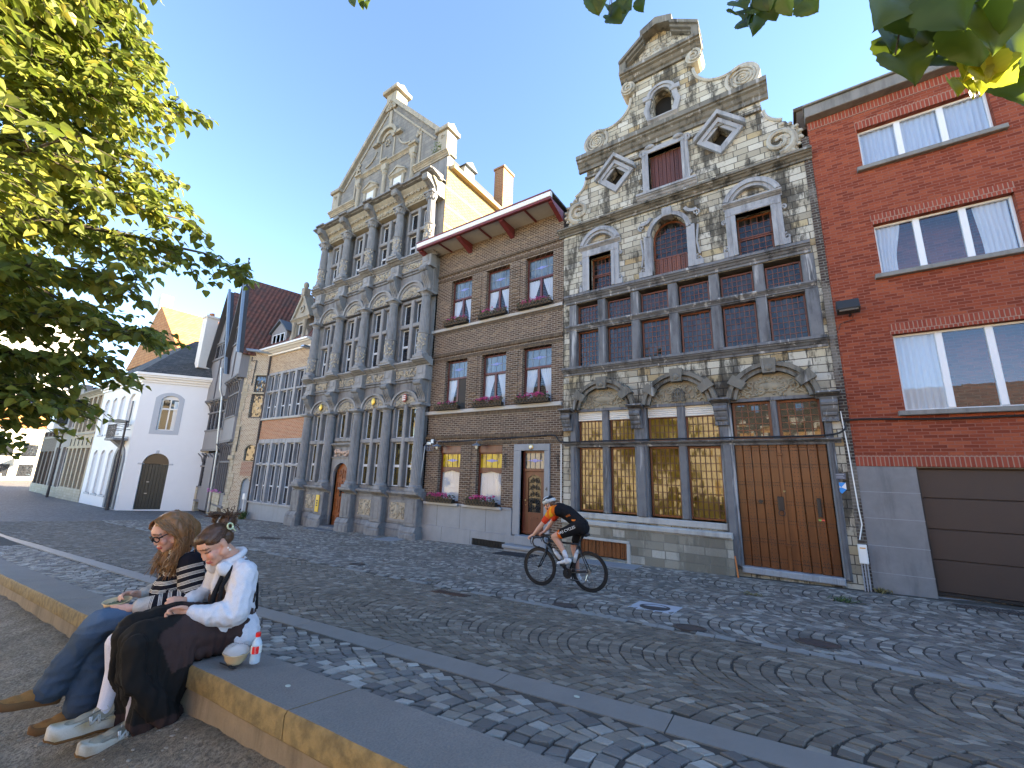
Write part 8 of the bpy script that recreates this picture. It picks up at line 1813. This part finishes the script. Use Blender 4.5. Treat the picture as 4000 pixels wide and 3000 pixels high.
def sideletters(txt, c, size, ang, m, name, par, dy):
    t = text3(txt, 0, 0, 0, size, m, name, par, ext=.002, org=(0, 0, 0)); t.data.transform(Matrix.Rotation(PI, 4, 'Z')); t.data.transform(Matrix.Rotation(ang, 4, 'Y')); t.location = c; return t
sideletters('VAS CYCLES', (.345, .196, .66+RW), .064, R(-24)*-1, mat('white_paint', (.76, .75, .72)), 'printed_lettering', rid, 1)
sideletters('VAS', (.34, .137, .9+RW), .05, R(28), mat('orange_print', (.85, .2, .02), .5), 'printed_lettering', jo, 1); build(MB().bbox(.2, .27, .1, .14, .82+RW, .845+RW, .004), 'printed_patch', mat('orange_print', (.85, .2, .02), .5), jo, world=False)
build(MB().bbox(.11, .19, .12, .145, .75+RW, .77+RW, .004), 'printed_patch', mat('white_paint', (.76, .75, .72)), jo, world=False)
for k, a, tz in ((kne[0], ank[0], .19), (kne[1], ank[1], 0)):
    putl(MB().limb([Q(a[0]+.055, a[1]+.1, a[2], .042), Q(a[0]+.01, a[1]+.01, a[2], .038), Q(a[0]+.0, a[1]-.04, a[2], .04)], 12), 'sock', CLOTH, rid, (.72, .72, .78))
for (h_, t_, o) in (((.29, .155), (.55, .075), .12), ((.2, -.165), (.44, -.2), -.12)):
    mb = MB(); Hh, Tt = Vector(B(*h_, o)), Vector(B(*t_, o)); M_ = axes(Tt-Hh, (0, 0, 1)); L_ = (Tt-Hh).length
    for f_, r in ((.15, .042), (.35, .045), (.6, .043), (.85, .034)): mb.ell(Hh+(Tt-Hh)*f_+M_ @ Vector((0, 0, .01)), (.3*L_*.6, r, r*(1.1 if f_ < .4 else .8)), 12, 8, M_)
    putl(fuse(mb, .007, 4), 'cycling_shoe', CLOTH, rid, (.74, .75, .76))
w_ = lambda f, l, u: hcR+HMR @ Vector((f, l, u))
hm = MB(); hm.ell(w_(-.012, 0, .065), (.128, .1, .085), 20, 12, HMR); hm.ell(w_(-.09, 0, .045), (.06, .075, .05), 12, 8, HMR)
for p in hm.v: pass
hv = fuse(hm, .007, 3)
def helc(p):
    q = HMR.transposed() @ (p-hcR); st_ = math.sin(q.y*75)*math.cos(q.x*14)
    if q.z < .045: return (.6, .66, .68)
    return (.012, .013, .015) if q.z > .075 and (abs(st_) < .62) else (.66, .72, .74)
keep = [f for f in hv.f if sum((HMR.transposed() @ (Vector(hv.v[i])-hcR)).z for i in f)/len(f) > .018]; hv.f = keep
HELM = cloth('helmet_shell', .3, 60, 0); ho = putl(hv, 'helmet', HELM, rid, helc)
ss = MB().limb([(*w_(.02, .082, .03), .006), (*w_(.03, .075, -.07), .006), (*w_(.06, .02, -.11), .006)], 6).limb([(*w_(-.05, .08, .02), .006), (*w_(.03, .075, -.07), .006)], 6); build(ss, 'helmet_strap', IRON, ho, world=False)
gl = MB().ell(w_(.095, 0, .008), (.02, .07, .022), 14, 8, HMR).tube([w_(.08, .066, .01), w_(-.03, .085, .015)], .004, 5); build(gl, 'sunglasses', mat('smoke_lens', (.1, .12, .14), .1, .1, 20, 0), rid, world=False)
build(MB().limb([(*w_(-.07, .03, -.02), .05), (*w_(-.07, -.03, -.02), .05)], 10), 'hair', HR, rid, world=False, smooth=True)
# ------------------------------------------------------------------ small things of the street
MET = mat('cast_iron', (.07, .055, .05), .6, .35, 20, .4)
def cover(x, y, w_, d, label, round_=False, m=None, name='manhole_cover', rz=0):
    z = float(G(x, y)); sx = float(G(x+.2, y)-G(x-.2, y))/.4; sy = float(G(x, y+.2)-G(x, y-.2))/.4; mb = MB()
    if round_: mb.lathe(0, 0, [(w_*.5, -.02), (w_*.5, .012), (w_*.43, .012), (w_*.43, .006), (.001, .006)], 28)
    else:
        mb.bbox(-w_/2, w_/2, -d/2, d/2, -.02, .008, .004)
        n = int(w_/.05)
        for k in range(n): mb.box(-w_/2+.03+k*(w_-.06)/n, -w_/2+.03+(k+.5)*(w_-.06)/n, -d/2+.03, d/2-.03, .008, .014)
    c, s = math.cos(rz), math.sin(rz); mb.v = [(p[0]*c-p[1]*s, p[0]*s+p[1]*c, p[2]) for p in mb.v]; mb.v = [(p[0], p[1], p[2]+p[0]*sx+p[1]*sy) for p in mb.v]
    o = own(mb, name, m or MET, label, 'manhole cover' if name == 'manhole_cover' else 'drain', (0, 0, 0)); o.location = (x, y, z+.002); return o
SL = mat('slate_cover', (.05, .05, .055), .6, .2, 10, .2)
cover(-1.2, 5.5, .36, .36, 'small round iron cover in the setts left of the square drain', True)
cover(-2.84, 5.6, .34, .34, 'small round iron cover below the front wheel of the bicycle', True); cover(.0, 5.85, .4, .4, 'round iron cover in the setts before the studded gate', True); cover(-8.2, 6.2, .34, .34, 'round iron cover in the footway before the flower box windows', True)
cover(-4.44, 5.05, .62, .2, 'rusty rectangular drain grate at the edge of the carriageway', m=mat('rust_iron', (.09, .05, .035), .8, .4, 20, .3), name='drain_grate')
cover(-15.3, 7.8, .9, .55, 'rusty iron plate in the footway before the columned house', m=mat('rust_plate', (.1, .075, .065), .7, .3, 8, .2))
sq = cover(-1.9, 6.6, .42, .42, 'round drain cover set in a pale square stone', True, SL, 'drain_cover'); z = float(G(-1.9, 6.6)); mb = MB().bbox(-.31, .31, -.31, .31, -.03, .004, .005); mb.v = [(p[0], p[1], p[2]-p[1]*.075+p[0]*.033) for p in mb.v]; build(mb, 'stone_surround', mat('pale_square', (.42, .44, .48), .6, .15), sq, world=False)
for (x0, x1, y0, y1, lb) in ((-12.9, -11.9, 10.2, 11.1, 'stone hatch slab in the paving before the columned house'), (-5.4, -3.5, 10.55, 11.25, 'bluestone slab in the paving below the studded cellar hatch')):
    zz = lambda x, y: float(G(x, y))+.008; mb = MB().add([(x0, y0, zz(x0, y0)), (x1, y0, zz(x1, y0)), (x1, y1, zz(x1, y1)), (x0, y1, zz(x0, y1)), (x0, y0, zz(x0, y0)-.1), (x1, y0, zz(x1, y0)-.1), (x1, y1, zz(x1, y1)-.1), (x0, y1, zz(x0, y1)-.1)], [(0, 1, 2, 3), (4, 5, 1, 0), (5, 6, 2, 1), (6, 7, 3, 2), (7, 4, 0, 3)]); own(mb, 'stone_slab', BASE, lb, 'paving slab')
mb = MB(); x0, x1, y0, y1 = -7.6, -6.35, 10.35, 10.95; zz = lambda x, y: float(G(x, y))+.012
mb.add([(x, y, zz(x, y)+d) for d in (0, -.03) for x, y in ((x0, y0), (x1, y0), (x1, y1), (x0, y1))], [(0, 1, 2, 3), (4, 5, 1, 0), (5, 6, 2, 1), (6, 7, 3, 2), (7, 4, 0, 3)]); own(mb, 'doormat', mat('black_mat', (.02, .02, .024), .9, .2, 40, .3), 'black mat on the ground before the doorstep of the brown brick house', 'doormat')
mb = MB(); y0, y1 = 10.75, 11.12
for k in range(26): x = 2.05+k*.055; mb.add([(x+dx, y, float(G(x+dx, y))+dz_) for dz_ in (.006, -.02) for dx, y in ((0, y0), (.03, y0), (.03, y1), (0, y1))], [(0, 1, 2, 3), (4, 5, 1, 0), (5, 6, 2, 1), (7, 4, 0, 3)])
mb.add([(x, y, float(G(x, y))-.004) for x, y in ((2.0, y0-.03), (3.55, y0-.03), (3.55, y1+.03), (2.0, y1+.03))], [(0, 1, 2, 3)]); own(mb, 'drain_grate', MET, 'long slotted drain grate before the brown garage door', 'drain')
# heritage shield, plaque, meter box, orange stake, cables on the facades
t = thing('heritage_shield', 'blue and white heritage shield fixed beside the studded wooden gate', 'sign', (.73, Y0-.04, -.17)); W_, H_ = .085, .2; WHS = mat('sign_white', (.8, .8, .8), .4, .03, 5, 0); BLS = mat('sign_blue', (.01, .28, .75), .4, .05, 5, 0)
build(MB().plate([[(-W_, .06), (0, -.03), (W_, .06), (W_, H_), (-W_, H_)]], 0, .012), 'plate', WHS, t, world=False)
build(MB().plate([[(-W_, H_), (0, .1), (W_, H_)]], -.003, .001).plate([[(-W_, .06), (0, -.03), (W_, .06), (0, .1)]], -.003, .001), 'blue_field', BLS, t, world=False)
pl_ = MB().bbox(-.1, .1, -.012, .01, -.065, .065, .003); t = thing('name_plaque', 'small grey plaque with lines of lettering above the blue and white shield', 'sign', (.73, Y0-.04, .16)); build(pl_, 'plate', mat('plaque_grey', (.1, .11, .14), .5, .1), t, world=False)
for k in range(3): build(MB().box(-.075, .075-.02*(k % 2), -.0135, -.0125, .03-.035*k, .042-.035*k), 'text_line', mat('plaque_text', (.4, .42, .46), .5), t, world=False)
t = thing('utility_box', 'white utility box with conduits between the stone house and the red house', 'meter box', (.93, Y0-.06, -1.55)); build(MB().bbox(-.07, .07, -.12, .0, 0, .36, .012), 'box', WHT, t, world=False); build(MB().bbox(-.045, .045, -.124, -.115, .29, .31, .002), 'warning_strip', mat('warn_orange', (.7, .3, .02), .5), t, world=False)
for dx in (-.045, 0, .045): build(MB().tube([(dx, -.06, .01), (dx, -.06, -.55)], .014, 6), 'conduit', mat('conduit_grey', (.3, .3, .32), .5), t, world=False)
build(MB().tube([(-.02, -.03, .45), (.05, -.03, .75), (.03, -.03, 1.1), (.0, -.03, 2.3), (-.04, -.03, 3.1)], .012, 6), 'white_conduit', WHT, t, world=False)
mb = MB().tube([(-1.33, Y0-.36, float(G(-1.3, 11.1))), (-1.38, Y0-.24, -1.68)], .018, 6); own(mb, 'wooden_stake', mat('orange_wood', (.5, .16, .04), .7), 'short orange stake leaning against the stone wall beside the studded gate', 'stake')
def sag(pts, n=8): return smoothpts(pts)
cb = MB().tube(sag([(-11.85, Y0-.12, .95), (-11.5, Y0-.1, 1.12), (-10.6, Y0-.08, 1.1), (-9.0, Y0-.08, 1.15), (-7.2, Y0-.07, 1.2), (-6.2, Y0-.07, 1.22), (-5.85, Y0-.2, 1.0), (-5.0, Y0-.2, 1.0), (-3.4, Y0-.22, 1.01), (-1.4, Y0-.22, 1.02), (.5, Y0-.2, 1.02), (.92, Y0-.12, 1.15), (1.05, Y0-.05, 1.36), (2.5, Y0-.05, 1.31), (4.5, Y0-.05, 1.33), (8, Y0-.05, 1.3)]), .022, 6); own(cb, 'facade_cable', IRON, 'black cable running along the brown, stone and red fronts above the ground floor windows', 'cable')
jb = MB().bbox(-.12, .12, -.1, 0, -.05, .06, .01).bbox(.1, .24, -.1, 0, .0, .16, .01)
for k in range(3): jb.tube([(-.2+.1*k, -.04, 0), (-.15+.1*k, -.06, -.25), (.0+.1*k, -.05, -.28), (.1+.05*k, -.05, -.02)], .012, 5)
o = own(jb, 'junction_box', mat('zinc_lamp', (.28, .32, .38)), 'grey junction box with looped cables at the left edge of the brown house', 'junction box', (0, 0, 0)); o.location = (-11.5, Y0-.04, 1.05)
# weeds and litter
def weed(x, y, z, r, h, n, label, seed, m):
    rg = random.Random(seed); mb = MB()
    for k in range(n):
        a = rg.uniform(0, 2*PI); b_ = Vector((rg.gauss(0, r*.35), rg.gauss(0, r*.35), 0)); d = Vector((math.cos(a)*rg.uniform(.2, 1)*r, math.sin(a)*rg.uniform(.2, 1)*r, h*rg.uniform(.4, 1))); s = Vector((-math.sin(a), math.cos(a), 0))*rg.uniform(.004, .012)*(1+h*3)
        mb.add([b_-s*.4, b_+s*.4, b_+d*.6+s, b_+d, b_+d*.6-s], [(0, 1, 2, 3, 4)])
    o = own(mb, 'weed', m, label, 'weed', (0, 0, 0)); o.location = (x, y, z); return o
WG = mat('weed_green', (.06, .1, .025), .7, .4, 20, 0); WDRY = mat('weed_dry', (.2, .16, .06), .8, .4, 20, 0)
weed(.42, 9.9, float(G(.42, 9.9)), .22, .07, 70, 'low green weed between the setts before the studded gate', 1, WG); weed(-.9, 9.3, float(G(-.9, 9.3)), .18, .03, 50, 'dry moss patch between the setts left of the gate', 2, WDRY)
weed(-5.35, 2.56, float(G(-5.35, 2.56)), .08, .06, 40, 'small green weed at the kerb behind the woman with glasses', 3, WG); weed(-24.7, 11.15, float(G(-24.7, 11.15)), .2, .5, 80, 'leafy green weed at the foot of the banded-window house', 4, WG)
weed(1.12, 11.38, float(G(1.12, 11.38)), .14, .1, 60, 'dry yellow weed at the foot of the grey pier', 5, WDRY); weed(-11.9, 11.1, float(G(-11.9, 11.1)), .25, .08, 80, 'dry leaves and weed at the foot of the brown house corner', 6, WDRY)
pp = MB().add([(-.06, -.04, 0), (.05, -.05, .012), (.06, .03, .05), (-.03, .05, .03), (.0, .0, .06)], [(0, 1, 4), (1, 2, 4), (2, 3, 4), (3, 0, 4)]); o = own(pp, 'paper_scrap', mat('paper', (.55, .56, .62), .7, .05), 'crumpled white paper scrap on the earth at the bottom of the picture', 'litter', (0, 0, 0)); o.location = (-1.86, .83, ez(-1.86, .83)+.01)
for i, (x, y) in enumerate(((-2.35, 1.42), (-1.15, 2.42), (-.9, 1.98))): own(MB().ell((x, y, (float(wtop(x)) if y < 1.6 else float(zk(x)))+.008), (.018, .013, .002), 10, 4), 'dry_leaf', mat('pale_leaf', (.45, .48, .4), .7), ['pale fallen leaf on the concrete wall top right of the bottle', 'pale fallen leaf lying on the bluestone kerb', 'pale fallen leaf on the setts behind the wall'][i], 'leaf')
# ------------------------------------------------------------------ unseen far quay, mirrored in panes, made pale and close to bounce warm sun
ob = brickmat('ochre_brick', (.48, .24, .085), (.6, .34, .14), (.5, .42, .3), .22, .075, .012, .4); cw = mat('bounce_cream', (.66, .56, .4), .8, .12, .6, .1)
def quayhouse(name, label, x0, x1, y, z1, wm, hip):
    q = thing(name, label, 'house', ((x0+x1)/2, y, -3)); holes = [rect(x, x+1.25, z, z+1.8) for x in np.arange(x0+1.2, x1-2, 3.4) for z in np.arange(-2.0, z1-2.2, 3.3)]
    build(MB().plate([rect(x0, x1, -4, z1)]+holes, y-.4, y), 'wall', wm, q); build(MB().box(x0, x1, y-9, y-.6, -4, z1-.1), 'rear_block', DARKW, q)
    f = MB()
    for l in holes: frame(f, l[0][0], l[1][0], l[0][1], l[2][1], y-.25, .09)
    build(f, 'window_frames', WHT, q); build(MB().prof(x0-.4, x1+.4, [(y+.5, z1), (y-4.5, z1+hip), (y-9.5, z1)]), 'roof', SLATE, q); build(MB().box(x0-.3, x1+.3, y+.05, y+.5, z1-.12, z1+.22), 'gutter', WHT, q)
quayhouse('quay_house', 'long sunlit ochre brick house across the river, mirrored in the lowest wide window', -6, 46, -25, 4.6, ob, 4.6)
quayhouse('quay_house', 'unseen tall cream house across the river, added to bounce warm sunlight', -46, -6.3, -24, 9.0, cw, 3.5)
wat = build(grid(np.linspace(-140, 60, 5), np.array([-23.0, -15.0]), lambda X, Y: X*0-4.0), 'river', None, kind='structure'); m, nt, b = newmat('river_water'); b.inputs['Base Color'].default_value = (.05, .05, .035, 1); b.inputs['Roughness'].default_value = .12; bump(nt, b, noise_(nt, objco(nt), 2.0, 4), .3, .05); wat.data.materials.append(m)
build(grid(np.linspace(-60, 40, 21), np.array([-15.0, -9, -2.6]), lambda X, Y: wtop(X)-.33), 'bounce_paving', mat('bounce_gravel', (.42, .35, .25), .9, .2, 2, .3), kind='structure')  # unseen pale paving added behind the camera to bounce sun onto the facades
